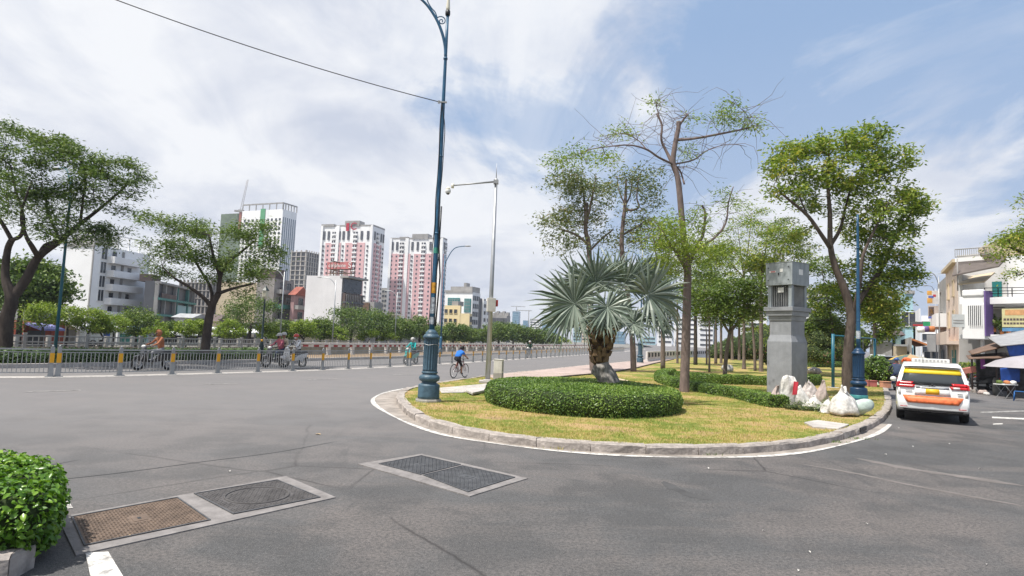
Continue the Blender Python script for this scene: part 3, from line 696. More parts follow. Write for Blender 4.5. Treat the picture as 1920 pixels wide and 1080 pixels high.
# --- T1 big spreading tree at far left
tree('spreading_tree', 26.5, [
    [(8, 668, 0, .30), (12, 600, 0, .27), (22, 560, 0, .24), (10, 520, 0, .16), (14, 470, 0, .13), (22, 450, -.3, .12)],
    [(22, 560, 0, .20), (48, 525, .2, .19), (72, 482, .4, .16), (112, 452, .6, .12), (150, 420, .9, .09), (195, 385, 1.0, .06), (240, 345, 1.2, .04)],
    [(72, 482, .4, .12), (60, 462, -.6, .10), (48, 440, -1.2, .07), (40, 400, -1.5, .05), (60, 340, -1.6, .04)],
    [(72, 482, .4, .10), (84, 460, .8, .08), (108, 445, 1.2, .06), (90, 400, 1.6, .05), (85, 350, 1.4, .04)],
    [(22, 450, -.3, .09), (40, 440, -.6, .08), (44, 405, -.8, .06), (30, 360, -.6, .05), (20, 310, -.4, .03)],
    [(22, 450, -.3, .09), (5, 420, -.3, .08), (-15, 390, 0, .06)],
    [(150, 420, .9, .07), (155, 380, .5, .05), (160, 330, .2, .04), (150, 300, 0, .03)]],
  [(60, 262, 0, 75, 20, 1.6, 26), (20, 300, .5, 60, 22, 1.8, 22), (110, 300, -.6, 70, 20, 1.7, 26), (170, 300, .6, 60, 16, 1.5, 20), (235, 325, .8, 44, 22, 1.3, 20), (190, 345, 0, 60, 20, 1.6, 20),
   (50, 350, -1, 70, 26, 1.8, 30), (110, 370, .8, 60, 26, 1.7, 24), (60, 405, -.8, 70, 20, 1.7, 24), (150, 420, 1.2, 45, 14, 1.4, 14), (195, 432, 1, 34, 15, 1.2, 12), (110, 440, -.8, 50, 16, 1.4, 14), (-30, 340, 0, 50, 60, 2, 30), (15, 245, 0, 22, 10, .8, 5), (262, 335, .6, 16, 20, .7, 6), (205, 385, .4, 30, 12, .9, 6), (215, 458, .8, 14, 8, .6, 4), (130, 270, .3, 26, 10, .8, 6)],
  lf_dark, m_bark_d, 'large dark tree with spreading branches at the far left behind the railing', leaf=(0.19, 0.052), per=105, cr=(.27, .27, .14), droop=.4, spread=.6)
# --- T2
tree('spreading_tree', 31.0, [
    [(384, 662, 0, .23), (390, 610, 0, .20), (397, 575, 0, .18), (410, 550, 0, .15)],
    [(410, 550, 0, .13), (413, 520, 0, .10), (425, 495, .4, .08), (455, 470, .8, .06), (480, 450, 1, .04)],
    [(410, 550, 0, .10), (440, 540, .3, .07), (475, 532, .6, .05)],
    [(397, 575, 0, .12), (378, 555, -.3, .09), (350, 535, -.6, .07), (325, 520, -.8, .05), (305, 500, -.8, .03)],
    [(413, 520, 0, .09), (400, 480, -.4, .07), (392, 440, -.6, .05)],
    [(397, 575, 0, .1), (395, 540, .4, .08), (372, 500, .6, .06), (345, 450, .5, .04)]],
  [(305, 420, -.3, 38, 14, 1.3, 14), (350, 425, .5, 45, 14, 1.5, 18), (400, 435, -.5, 44, 16, 1.5, 18), (470, 432, .6, 44, 14, 1.4, 20), (500, 465, .3, 36, 22, 1.2, 18), (295, 465, 0, 30, 24, 1.2, 14),
   (345, 470, -.8, 44, 18, 1.6, 20), (400, 480, .8, 50, 22, 1.7, 24), (450, 495, 0, 50, 22, 1.6, 24), (330, 510, .3, 32, 12, 1.2, 10), (490, 505, -.4, 34, 16, 1.2, 12), (425, 520, .4, 44, 12, 1.4, 12), (280, 405, .2, 14, 8, .6, 4), (520, 480, .2, 16, 14, .7, 5), (285, 500, .2, 16, 10, .7, 4), (448, 545, .3, 22, 8, .8, 4), (500, 425, .2, 20, 8, .7, 5)],
  lf_mid, m_bark_d, 'spreading tree with slender dark trunk behind the railing, in front of the tall striped tower', leaf=(0.19, 0.052), per=100, cr=(.27, .27, .15), droop=.4, spread=.6)
# --- right-hand park trees
tree('bare_topped_tree', 24.4, [
    [(1283, 741, 0, .21), (1284, 700, 0, .185), (1286, 640, 0, .18), (1288, 560, 0, .165), (1289, 500, 0, .15), (1281, 440, 0, .13), (1275, 370, 0, .12), (1270, 330, 0, .11), (1262, 305, 0, .11), (1266, 270, 0, .10), (1272, 240, 0, .09), (1272, 228, 0, .09)],
    [(1262, 308, 0, .09), (1250, 285, .2, .06), (1240, 262, .2, .05), (1241, 235, .2, .045), (1232, 214, .2, .045)],
    [(1272, 262, 0, .07), (1300, 260, -.3, .05), (1345, 252, -.6, .045), (1390, 243, -.8, .035), (1404, 240, -.9, .03)],
    [(1274, 235, 0, .05), (1283, 222, 0, .04), (1290, 214, 0, .04)],
    [(1262, 308, 0, .05), (1235, 295, -.5, .045), (1212, 280, -.9, .04), (1180, 272, -1.1, .03), (1140, 275, -1.3, .022), (1100, 282, -1.5, .016), (1060, 300, -1.6, .010), (1020, 314, -1.6, .006)],
    [(1212, 280, -.9, .025), (1195, 262, -.6, .02), (1165, 250, -.4, .014), (1130, 262, -.3, .010)],
    [(1262, 308, 0, .04), (1300, 300, .5, .03), (1330, 280, .8, .02), (1370, 270, 1, .012), (1400, 275, 1, .008)],
    [(1241, 235, .2, .03), (1232, 205, .2, .018), (1229, 192, .2, .012)],
    [(1390, 243, -.8, .02), (1402, 220, -.8, .014), (1385, 200, -.9, .010), (1365, 186, -.9, .008)],
    [(1404, 240, -.9, .015), (1430, 235, -1, .008), (1470, 240, -1, .005)],
    [(1402, 220, -.8, .01), (1440, 210, -.8, .005)],
    [(1289, 500, 0, .10), (1302, 470, .4, .08), (1318, 440, .7, .06), (1322, 400, 1, .05), (1316, 385, 1, .04)],
    [(1302, 470, .4, .07), (1335, 450, .6, .05), (1360, 420, .7, .04), (1366, 380, .8, .03), (1375, 350, .8, .02)],
    [(1289, 510, 0, .08), (1272, 480, -.4, .06), (1255, 455, -.6, .05), (1240, 430, -.7, .03)],
    [(1283, 345, 0, .04), (1276, 322, .3, .035), (1268, 312, .1, .03)]],
  [(1368, 222, -.9, 26, 9, .5, 7), (1165, 245, -.4, 16, 5, .3, 4), (1229, 188, .2, 7, 6, .2, 2), (1090, 290, -1.4, 34, 16, .6, 7), (1055, 300, -1.6, 24, 10, .4, 5), (1300, 222, .3, 8, 12, .3, 2), (1410, 235, -.9, 14, 10, .3, 4), (1370, 195, -.9, 14, 6, .3, 3), (1292, 285, .5, 16, 10, .4, 3), (1130, 290, -1.2, 30, 20, .5, 5),
   (1285, 420, .3, 40, 30, 1.2, 14), (1240, 440, -.5, 36, 34, 1.2, 22), (1300, 470, -.6, 42, 26, 1.1, 22), (1340, 475, .6, 30, 24, 1.0, 12), (1260, 500, .4, 40, 20, 1.2, 16), (1375, 370, .8, 26, 22, .8, 6)],
  lf_lime, m_bark_l, 'tall tree with sawn off bare top branches and flaking pale trunk behind the round hedge', twigs=210, leaf=(0.15, 0.048), per=66, cr=(.30, .30, .16), step=.5, spread=.8, shell=0)
tree('leafy_tree', 25.6, [
    [(1592, 750, 0, .24), (1588, 700, 0, .20), (1592, 640, 0, .19), (1596, 590, 0, .18), (1584, 545, 0, .16), (1566, 500, 0, .13), (1557, 460, 0, .11), (1556, 400, 0, .09), (1552, 340, 0, .06), (1555, 290, 0, .04)],
    [(1557, 465, 0, .10), (1540, 440, -.4, .08), (1515, 405, -.6, .07), (1480, 375, -.8, .05), (1450, 350, -.8, .03)],
    [(1557, 460, 0, .09), (1575, 430, .3, .07), (1585, 390, .5, .05), (1600, 340, .6, .04), (1630, 290, .7, .03)],
    [(1596, 590, 0, .14), (1620, 550, .5, .11), (1655, 500, .8, .09), (1672, 462, 1, .07), (1690, 430, 1, .05), (1710, 395, 1, .03)],
    [(1600, 590, 0, .10), (1612, 530, -.6, .08), (1618, 480, -.8, .07), (1640, 430, -.8, .05), (1665, 380, -.8, .03)],
    [(1515, 405, -.6, .04), (1500, 370, -.2, .03), (1490, 320, 0, .02)]],
  [(1480, 285, 0, 32, 22, 1.0, 16), (1455, 305, -.3, 18, 34, .7, 10), (1520, 275, .4, 34, 22, 1.1, 22), (1570, 275, 0, 36, 26, 1.2, 24), (1625, 262, .5, 36, 26, 1.2, 28), (1668, 295, .2, 40, 30, 1.3, 32), (1600, 320, -.5, 50, 30, 1.3, 30),
   (1530, 330, .2, 40, 30, 1.3, 24), (1470, 350, -.6, 30, 26, .9, 14), (1510, 380, .6, 32, 22, 1.0, 12), (1580, 380, .5, 40, 30, 1.3, 18), (1650, 350, .7, 50, 30, 1.3, 26), (1690, 380, .5, 38, 24, 1.2, 20), (1715, 385, 1, 26, 22, .9, 12), (1640, 410, -.3, 50, 30, 1.3, 26),
   (1700, 430, .8, 34, 20, 1.0, 16), (1660, 460, .4, 44, 30, 1.3, 28), (1620, 440, 1.2, 40, 30, 1.2, 16), (1672, 500, 1, 40, 30, 1.3, 26), (1640, 520, .6, 34, 30, 1.1, 16), (1470, 322, -.8, 18, 14, .5, 6), (1630, 560, 1.4, 40, 30, 1.2, 14), (1728, 385, 1, 14, 12, .5, 5), (1690, 520, .8, 34, 20, .9, 16), (1665, 560, .6, 36, 24, 1, 20), (1620, 575, 1.3, 44, 28, 1.2, 22), (1560, 560, 1.2, 30, 36, 1.2, 14), (1590, 500, 1.0, 36, 30, 1.1, 14), (1500, 440, .6, 22, 18, .8, 6)],
  lf_mix, m_bark_m, 'tall full leafy tree beside the blue street lamp, right of the grey cabinet pillar', leaf=(0.19, 0.075), per=52, cr=(.21, .21, .13), spread=.8, shell=.25)
tree('leafy_tree', 38.0, [
    [(1112, 706, 0, .22), (1108, 600, 0, .18), (1106, 520, 0, .17), (1104, 460, 0, .15), (1098, 430, 0, .13), (1100, 380, 0, .10)],
    [(1104, 460, 0, .10), (1080, 440, -.5, .08), (1050, 430, -.6, .05)], [(1106, 470, 0, .08), (1128, 448, .5, .07), (1150, 430, .6, .05)],
    [(1098, 430, 0, .08), (1095, 370, .3, .06), (1088, 330, .3, .04)], [(1100, 420, 0, .08), (1112, 360, -.3, .06), (1118, 330, -.3, .03)]],
  [(1060, 345, 0, 34, 26, 1.5, 26), (1095, 350, .4, 34, 30, 1.5, 28), (1040, 410, -.4, 32, 30, 1.4, 24), (1080, 400, .5, 36, 24, 1.5, 24), (1130, 370, 0, 24, 30, 1.2, 14), (1060, 455, 0, 40, 18, 1.4, 16), (1120, 430, .6, 30, 24, 1.2, 12)],
  lf_olive, m_bark, 'slim tree with small olive grey leaves rising behind the fan palm', leaf=(0.22, 0.08), per=46, cr=(.36, .36, .24), spread=.9, shell=.2)
tree('pollarded_tree', 39.7, [
    [(1188, 702, 0, .20), (1186, 640, 0, .18), (1178, 560, 0, .16), (1166, 470, 0, .15), (1168, 420, 0, .13), (1172, 385, 0, .12), (1174, 335, 0, .05)],
    [(1172, 392, 0, .09), (1185, 394, -.2, .08), (1198, 388, -.4, .07), (1194, 370, -.4, .05), (1197, 335, -.4, .04)],
    [(1172, 385, 0, .07), (1182, 365, .3, .05), (1186, 330, .3, .03)], [(1172, 385, 0, .06), (1160, 355, .3, .04), (1158, 330, .3, .02)],
    [(1168, 440, 0, .08), (1195, 425, .4, .06), (1208, 415, .5, .04)]],
  [(1160, 350, 0, 30, 22, 1.0, 12), (1205, 350, 0, 32, 24, 1.2, 14), (1225, 335, .3, 18, 18, .8, 7), (1190, 330, -.3, 30, 16, 1.0, 9), (1200, 415, 0, 34, 28, 1.2, 18), (1180, 455, .5, 36, 22, 1.3, 18), (1215, 380, .4, 26, 16, 1, 8)],
  lf_olive, m_bark_l, 'pollarded tree with stubby sawn limbs between the fan palm and the bare topped tree', leaf=(0.22, 0.08), per=44, cr=(.36, .36, .24), spread=.9, shell=.2)
def park_tree(Y, u, v0, vfork, crown, mat, label, bark=m_bark, r=.13, per=44, leaf=(0.15, 0.055), lean=0, extra=()):
    limbs = [[(u, v0, 0, r), (u+lean*.3, (v0+vfork)/2, 0, r*.85), (u+lean, vfork, 0, r*.7)]] + [list(e) for e in extra]
    for k, c in enumerate(crown):
        limbs.append([(u+lean, vfork, 0, r*.55), (u+lean+(c[0]-u-lean)*.5, vfork+(c[1]-vfork)*.45, c[2]*.5, r*.4), (c[0], c[1], c[2], r*.15)])
    return tree('park_tree', Y, limbs, [(*c[:6], int(c[6]*1.7)) for c in crown], mat, bark, label, None, leaf=(leaf[0]*1.15, leaf[1]*1.3), per=int(per*1.5), cr=(.34, .34, .15), spread=.6, shell=.2)
park_tree(31.5, 1358, 722, 625, [(1330, 560, 0, 36, 30, 1.1, 22), (1375, 545, .4, 42, 26, 1.2, 26), (1415, 545, 0, 30, 30, 1.0, 16), (1350, 590, -.4, 40, 18, 1.0, 14), (1400, 580, .4, 36, 22, 1.0, 14)], lf_mid, 'young bushy light green tree inside the far end of the low curved hedge', r=.12, lean=10)
park_tree(46, 1243, 694, 560, [(1225, 440, 0, 30, 34, 1.6, 14), (1255, 470, 0, 30, 30, 1.6, 14), (1230, 510, .5, 36, 26, 1.6, 14)], lf_mix, 'tree with straight brown trunk left of the flaking pale trunk, beside the pavement', r=.19, leaf=(.2, .07), per=40)
park_tree(58, 1304, 687, 590, [(1300, 540, 0, 30, 34, 1.6, 20), (1325, 520, .5, 26, 26, 1.4, 14)], lf_dark, 'dark forked trunk tree just right of the flaking pale trunk', r=.2, leaf=(.22, .08), per=45, bark=m_bark_d)
park_tree(60, 1325, 688, 630, [(1322, 590, 0, 24, 26, 1.4, 16)], lf_mid, 'small thin tree standing left of the young bushy tree', r=.1, leaf=(.2, .07), per=50)
park_tree(64, 1342, 685, 600, [(1345, 520, 0, 24, 40, 1.6, 12), (1330, 470, 0, 26, 30, 1.5, 8)], lf_mix, 'straight trunk directly left of the young bushy tree, farther back', r=.17, leaf=(.22, .08), per=34)
park_tree(84, 1373, 677, 600, [(1375, 590, 0, 26, 20, 2, 14), (1360, 560, 1, 30, 26, 2, 14)], lf_olive, 'distant park tree with thin trunk behind the young bushy tree', r=.2, leaf=(.3, .11), per=40)
park_tree(84, 1386, 677, 600, [(1400, 600, 0, 30, 22, 2, 14), (1410, 570, 1, 30, 26, 2, 14)], lf_mix, 'distant park tree with paler trunk seen right of the young bushy tree', r=.2, leaf=(.3, .11), per=40)
park_tree(48, 1427, 701, 540, [(1440, 425, 0, 36, 22, 1.7, 14), (1475, 450, .5, 40, 30, 1.8, 20), (1430, 470, -.5, 40, 26, 1.7, 18), (1500, 490, .4, 36, 26, 1.5, 16), (1400, 500, .4, 30, 24, 1.4, 12), (1460, 500, 0, 50, 20, 1.8, 20)], lf_mix, 'tree with thin bare twigs on top rising behind the grey cabinet pillar', r=.17, leaf=(.2, .07), per=34)
park_tree(49, 1416, 700, 600, [(1420, 570, 0, 26, 30, 1.2, 14)], lf_olive, 'short brown trunk leaning against its neighbour left of the cabinet pillar', r=.12, leaf=(.2, .07), per=40, lean=-6)
park_tree(45, 1560, 690, 600, [(1545, 560, 0, 34, 34, 1.6, 26), (1520, 600, .5, 26, 26, 1.4, 16), (1570, 610, .5, 26, 24, 1.4, 14), (1540, 500, .4, 28, 28, 1.4, 10)], lf_mid, 'green tree filling the gap between the cabinet pillar and the leafy tree', r=.12, leaf=(.2, .08), per=52)
park_tree(40, 1640, 705, 600, [(1650, 560, 0, 30, 26, 1.3, 18), (1640, 610, .5, 26, 30, 1.2, 16), (1668, 600, 0, 18, 26, 1.0, 8)], lf_mix, 'tree with drooping leaves behind the blue street lamp beside the grey shed', r=.13, leaf=(.2, .08), per=52)
park_tree(52, 1395, 690, 520, [(1385, 440, 0, 34, 36, 1.8, 18), (1410, 400, .5, 26, 22, 1.6, 8), (1360, 480, 0, 30, 26, 1.6, 14)], lf_mix, 'tall thin trunked tree in the middle of the park between bushy young tree and pillar', r=.14, leaf=(.2, .07), per=30)
park_tree(56, 1462, 690, 540, [(1470, 440, 0, 36, 36, 1.8, 18), (1500, 460, .4, 28, 26, 1.6, 12), (1445, 500, 0, 36, 24, 1.6, 14)], lf_olive, 'airy tree rising directly behind the electrical cabinet', r=.14, leaf=(.22, .08), per=30)
park_tree(60, 1270, 686, 560, [(1265, 480, 0, 34, 40, 1.8, 16), (1240, 520, .4, 26, 26, 1.6, 10)], lf_mix, 'thin tree hidden behind the flaking pale trunk', r=.12, leaf=(.22, .08), per=30)
park_tree(66, 1352, 684, 560, [(1340, 500, 0, 36, 36, 2, 18), (1370, 530, .4, 30, 26, 1.6, 12)], lf_mid, 'green crowned park tree behind the bushy young tree', r=.15, leaf=(.24, .09), per=34)
park_tree(43, 1330, 700, 600, [(1320, 520, 0, 30, 34, 1.4, 16), (1300, 560, .4, 26, 22, 1.2, 10), (1345, 480, .3, 24, 22, 1.2, 8)], lf_mid, 'green young tree directly right of the flaking pale trunk', r=.08, leaf=(.2, .07), per=34)
park_tree(70, 1445, 684, 580, [(1450, 520, 0, 40, 34, 2, 22), (1420, 490, .4, 30, 26, 1.8, 14)], lf_mid, 'dense green tree farther back left of the electrical cabinet', r=.15, leaf=(.26, .1), per=34)
# branch of an off-frame tree, upper right
tree('street_tree', 22.0, [
    [(2010, 760, 0, .2), (2005, 600, 0, .17), (1990, 520, 0, .14), (1970, 490, 0, .1), (1935, 482, 0, .06), (1910, 470, 0, .05), (1888, 462, -.2, .03)],
    [(1935, 482, 0, .05), (1915, 450, .3, .03), (1905, 435, .3, .02)], [(1990, 520, 0, .06), (1950, 500, -.4, .04), (1915, 515, -.5, .02), (1900, 510, -.5, .01)], [(1990, 520, 0, .06), (1970, 420, -.4, .04), (1930, 380, -.5, .02), (1915, 373, -.5, .01)]],
  [(1900, 452, 0, 24, 14, .7, 20), (1885, 478, 0, 18, 12, .5, 10), (1925, 440, .3, 26, 14, .8, 14), (1902, 510, -.5, 12, 4, .3, 4), (1912, 374, -.5, 5, 3, .2, 2), (1990, 420, 0, 50, 60, 2, 40), (1940, 470, 0, 30, 16, .8, 10)],
  lf_mix, m_bark_d, 'street tree whose branch reaches in at the right edge in front of the white house', leaf=(.13, .05), per=40, cr=(.22, .22, .12), spread=.7)
# --- hedges
def leafy(name, mb, nleaf, mat, L, Wd, label, cat='hedge', group=None, out=0.03, stand=0.55, core=m_core, parent=None, two=None, kind=None):
    """a clipped hedge: dark inner mass plus leaf faces standing off its surface"""
    tris = []
    for f in mb.f:
        for i in range(1, len(f)-1): tris.append((f[0], f[i], f[i+1]))
    Pn, Nn = surf_sample(mb.v, tris, nleaf)
    keep = Pn[:, 2] > min(v[2] for v in mb.v)+0.015
    Pn, Nn = Pn[keep], Nn[keep]
    lump = 0.5+0.5*np.sin(Pn[:, 0]*7.3+Pn[:, 1]*5.1)*np.sin(Pn[:, 1]*6.1-Pn[:, 2]*9+Pn[:, 0]*2)
    C = Pn + Nn*(rng.uniform(-0.5, 1.0, (len(Pn), 1))*out + (lump[:, None]-.5)*out*0.9)
    V, Q = leaf_quads(C, L, Wd, nrm=Nn + np.array([0, 0, .5]), spread=stand)
    b0 = np.mean(np.array(mb.v)[:, :3], axis=0); b0[2] = min(v[2] for v in mb.v)
    nv = len(mb.v); V2 = np.concatenate([np.array(mb.v), V]) - b0
    if tag and parent is None:
        r = thing(name, Vector(b0), label, cat, group)
    else: r = parent
    mb.v = [tuple(np.array(v)-b0) for v in mb.v]
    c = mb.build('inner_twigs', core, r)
    npmesh('foliage', V-b0, Q, mat, r)
    return r
def hedge_ring(path, w, h, z0, closed=False):
    mb = MB(); prof = [(-w/2, 0), (-w/2*1.04, h*.55), (-w/2*.95, h*.92), (-w/2*.7, h), (w/2*.7, h), (w/2*.95, h*.92), (w/2*1.04, h*.55), (w/2, 0)]
    n = len(path); vs = []
    for i, p in enumerate(path):
        t = (Vector(path[min(i+1, n-1)])-Vector(path[max(i-1, 0)])).normalized(); r = Vector((t.y, -t.x, 0))
        hh = 1+0.05*math.sin(i*1.7)
        for a, z in prof: q = Vector(p)+r*a; vs.append((q.x, q.y, z0+z*hh))
    k = len(prof); fs = [(i*k+j, i*k+j+1, (i+1)*k+j+1, (i+1)*k+j) for i in range(n-1) for j in range(k-1)]
    fs += [tuple(range(k-1, -1, -1)), tuple((n-1)*k+j for j in range(k))]
    mb.add(vs, fs)
    # outward normals
    bm = bmesh.new(); me = bpy.data.meshes.new('t'); me.from_pydata(mb.v, [], mb.f); bm.from_mesh(me); bmesh.ops.recalc_face_normals(bm, faces=bm.faces)
    mb.f = [tuple(v.index for v in f.verts) for f in bm.faces]; bm.free(); bpy.data.meshes.remove(me); return mb
HC = Vector((2.17, 18.3)); HR = 2.8; hh = 0.56
mb = MB(); prof = [(HR*.99, 0), (HR*1.01, hh*.5), (HR*.99, hh*.88), (HR*.96, hh*.97), (HR*.85, hh), (HR*.5, hh+.04), (HR*.1, hh+.03)]
mb.lathe([(a, LZ+b) for a, b in prof], 72, (HC.x, HC.y, 0)); mb.v = [(x, HC.y+(y-HC.y)*1.15, z) for x, y, z in mb.v]
leafy('round_hedge', mb, 95000, lf_hedge, .055, .03, 'low round clipped hedge bed around the foot of the fan palm', out=.035, stand=.7)
h2 = [G(u, v, .15) for u, v in [(1462, 764), (1430, 757), (1395, 748), (1340, 738), (1300, 731), (1262, 723), (1240, 714), (1243, 706), (1258, 702)]]
leafy('low_hedge', hedge_ring(catmull(h2, 5), .62, .36, LZ), 42000, lf_hedge, .06, .032, 'low curving clipped hedge in front of the bushy young tree, ending at the pillar', out=.03, stand=.7)
h3 = [G(u, v, .15) for u, v in [(1275, 712), (1310, 716), (1350, 719), (1395, 720), (1443, 722)]]
leafy('low_hedge', hedge_ring(catmull(h3, 5), .75, .42, LZ), 20000, lf_hedge, .075, .04, 'straight low clipped hedge right behind the curving one, left of the pillar', out=.03, stand=.7)
h4 = [G(u, v, .15) for u, v in [(1521, 688), (1560, 688), (1592, 687)]]
leafy('low_hedge', hedge_ring(catmull(h4, 4), .9, .55, LZ), 5000, lf_hedge, .13, .07, 'low hedge strip under the pink flowers behind the play frame', out=.04)
h5 = [G(u, v, .15) for u, v in [(1507, 722), (1518, 721), (1528, 720)]]
leafy('low_hedge', hedge_ring(catmull(h5, 4), .7, .5, LZ), 3500, lf_hedge, .08, .045, 'short dark hedge stub showing right behind the pillar', out=.04)
# verge planting between the carriageway and the canal railing
vp = [p for p in offset(PK, -1.15) if p.y > 19 and p.y < 38.5]
leafy('verge_hedge', hedge_ring(vp, 1.2, .46, .12), 34000, leafmat('verge_leaf', [(0.04, 0.08, 0.03), (0.08, 0.14, 0.05), (0.14, 0.21, 0.08), (0.22, 0.28, 0.12)], .25), 0.17, .045, 'long strip of wild green shrubs behind the railing, in front of the canal', out=.15, stand=1.2)
# foreground planter hedge
mb = MB()
fpoly = [(-6.3, 3.80), (-4.0, 4.86), (-3.72, 5.02), (-3.84, 5.4), (-4.5, 6.2), (-5.5, 6.5), (-7.5, 6.0)]
fp2 = [(p.x, p.y) for p in catmull([Vector((*p, 0)) for p in fpoly], 4)]
c0 = Vector((-5.3, 5.3)); nring = len(fp2)
vs = []
for sc, z in ((.95, .10), (.985, .3), (.985, .46), (.95, .55), (.87, .59), (.5, .62), (.1, .63)):
    for p in fp2: q = c0+(Vector(p)-c0)*sc; vs.append((q.x, q.y, z))
fs = [(i*nring+k, i*nring+(k+1) % nring, (i+1)*nring+(k+1) % nring, (i+1)*nring+k) for i in range(6) for k in range(nring)]
mb.add(vs, fs)
def planter_leaves():
    tris = []
    for f in mb.f: tris += [(f[0], f[1], f[2]), (f[0], f[2], f[3])]
    Pn, Nn = surf_sample(mb.v, tris, 27000)
    lump = np.sin(Pn[:, 0]*9+Pn[:, 2]*7)*np.sin(Pn[:, 1]*8-Pn[:, 2]*6)
    C = Pn + Nn*(rng.uniform(-0.05, 0.075, (len(Pn), 1))+lump[:, None]*.045)
    n = len(C); nn = unit(Nn*0.7 + np.array([0, 0, .6]) + rng.normal(0, .55, (n, 3))); a = rng.normal(0, 1, (n, 3)); a = unit(a-nn*np.sum(a*nn, 1, keepdims=True)); b = np.cross(nn, a)
    L = (.058*rng.uniform(.6, 1.35, n))[:, None]; w = L*.27; f = nn*L*.10
    V = np.empty((n, 8, 3)); V[:, 0] = C-a*L/2; V[:, 1] = C-a*L*.15+b*w+f; V[:, 2] = C+a*L*.2+b*w*.85+f; V[:, 3] = C+a*L/2-f; V[:, 4] = C+a*L*.2-b*w*.85+f; V[:, 5] = C-a*L*.15-b*w+f; V[:, 6] = C-a*L*.15; V[:, 7] = C+a*L*.2
    base = np.arange(n)[:, None]*8; Q = np.concatenate([base+np.array(q) for q in ([0, 6, 1, 1], )][:0] + [base+np.array(q) for q in ([6, 7, 2, 1], [5, 4, 7, 6])] ); 
    T = np.concatenate([base+np.array(q) for q in ([0, 6, 1], [0, 5, 6], [7, 3, 2], [4, 3, 7], [6, 7, 2], [6, 2, 1], [5, 4, 7], [5, 7, 6])])
    return V.reshape(-1, 3), T
V, T_ = planter_leaves()
r = thing('planter_hedge', (0, 0, 0), 'glossy green hedge in a kerbed planter at the lower left corner', 'hedge')
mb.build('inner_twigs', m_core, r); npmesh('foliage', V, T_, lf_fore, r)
mb = MB(); pk = MB()
kp = [(-6.4, 3.60), (-4.6, 4.42), (-3.82, 4.77), (-3.64, 4.88), (-3.76, 5.12), (-4.6, 6.2), (-5.4, 6.65), (-7.6, 6.1)]
kk = catmull([Vector((*p, 0)) for p in kp], 6)
kerb2 = bpy.data.objects.new('planter_kerb', None); COL.objects.link(kerb2); tag(kerb2, kind='structure')
ss = resample(kk, 0.98)
for i in range(len(ss)-1):
    p, q = ss[i][0], ss[i+1][0]; mbk = MB(); A = [p+(q-p)*w for w in (0.006, .33, .66, .994)]
    B = []
    for w, a in zip((0, .33, .66, 1), A):
        j = min(range(len(kk)), key=lambda s: (kk[s]-a).length); t = (kk[min(j+1, len(kk)-1)]-kk[max(j-1, 0)]).normalized(); B.append((kk[j] if 0 < w < 1 else a, Vector((-t.y, t.x, 0))))
    prof = [(0, 0), (0, .17), (.03, .20), (.17, .20), (.19, .17), (.19, 0)]
    vs = [(a+n*x)+Vector((0, 0, z)) for a, n in B for x, z in prof]; fs = [(k*6+j, k*6+j+1, (k+1)*6+j+1, (k+1)*6+j) for k in range(3) for j in range(5)] + [(5, 4, 3, 2, 1, 0), tuple(18+j for j in range(6))]
    mbk.add(vs, fs); o = mbk.build('kerb_stone', m_kerb, kerb2)
    bm = bmesh.new(); bm.from_mesh(o.data); bmesh.ops.recalc_face_normals(bm, faces=bm.faces); bm.to_mesh(o.data); bm.free()
mb = MB(); mb.prism([(c0.x+(p[0]-c0.x)*.9, c0.y+(p[1]-c0.y)*.9) for p in fp2], 0, .12); mb.build('planter_soil', m_soil, kind='structure')
# bushes in the park
def bush(Y, blobs, mat, n, L, label, name='bush', cat='bush', core=True):
    mb = MB()
    for u, v, dy, ru, rv, ry in blobs:
        c = D(u, v, Y+dy); s = (Y+dy)/F; mb.ball((0, 0, 0), 1, 12, 8, noise=.12); k = 12*9
        mb.v[-k:] = [tuple(Vector((x*ru*s, y*ry, z*rv*s))+c) for x, y, z in mb.v[-k:]]
    lo = 0.1
    mb.v = [(x, y, max(z, lo)) for x, y, z in mb.v]
    return leafy(name, mb, n, mat, L, L*.5, label, cat, out=.16, stand=1.0)
bush(34, [(1640, 690, 0, 20, 20, .7), (1655, 700, -.3, 16, 16, .6), (1625, 700, .2, 14, 18, .6)], lf_hedge, 5000, .13, 'round green bush on the kerb just right of the blue street lamp')
bush(44, [(1545, 668, 0, 16, 12, .8), (1560, 655, .5, 14, 12, .8)], lf_pink, 2600, .14, 'bush of bright pink flowers behind the play frame', name='flowering_bush')
bush(44, [(1525, 662, .4, 14, 16, .8), (1532, 640, .6, 16, 20, .9)], lf_olive, 2400, .16, 'dry reddish green bush left of the pink flowers')
bush(52, [(1420, 655, 0, 14, 16, .8), (1405, 660, .4, 10, 12, .7)], lf_pink, 1500, .14, 'loose red flowered bush behind the two leaning trunks left of the pillar', name='flowering_bush')
bush(52, [(1445, 660, 0, 18, 24, 1.0), (1462, 640, .5, 12, 26, 1.0)], lf_mix, 2400, .18, 'green bush partly hidden behind the cabinet pillar')
bush(92, [(1375, 655, 0, 30, 22, 2.5), (1405, 650, 1, 26, 26, 2.5), (1350, 660, 0, 20, 16, 2)], lf_dark, 3600, .3, 'dense dark shrubs at the far end of the park lawn')
bush(95, [(1435, 640, 0, 30, 30, 2.5), (1470, 630, 0, 30, 36, 2.5)], lf_mix, 3600, .3, 'tall dense shrubs behind the cabinet pillar at the park end')
bush(78, [(1525, 650, 0, 30, 26, 2), (1570, 645, 0, 30, 34, 2), (1545, 610, 0, 30, 26, 2), (1600, 640, 0, 24, 30, 2)], lf_mid, 5200, .26, 'green thicket closing the park behind the play frame')
bush(44, [(1815, 694, 0, 20, 12, .7), (1832, 700, 0, 12, 9, .5)], lf_mix, 2400, .14, 'potted greenery on the pavement right of the taxi roof')
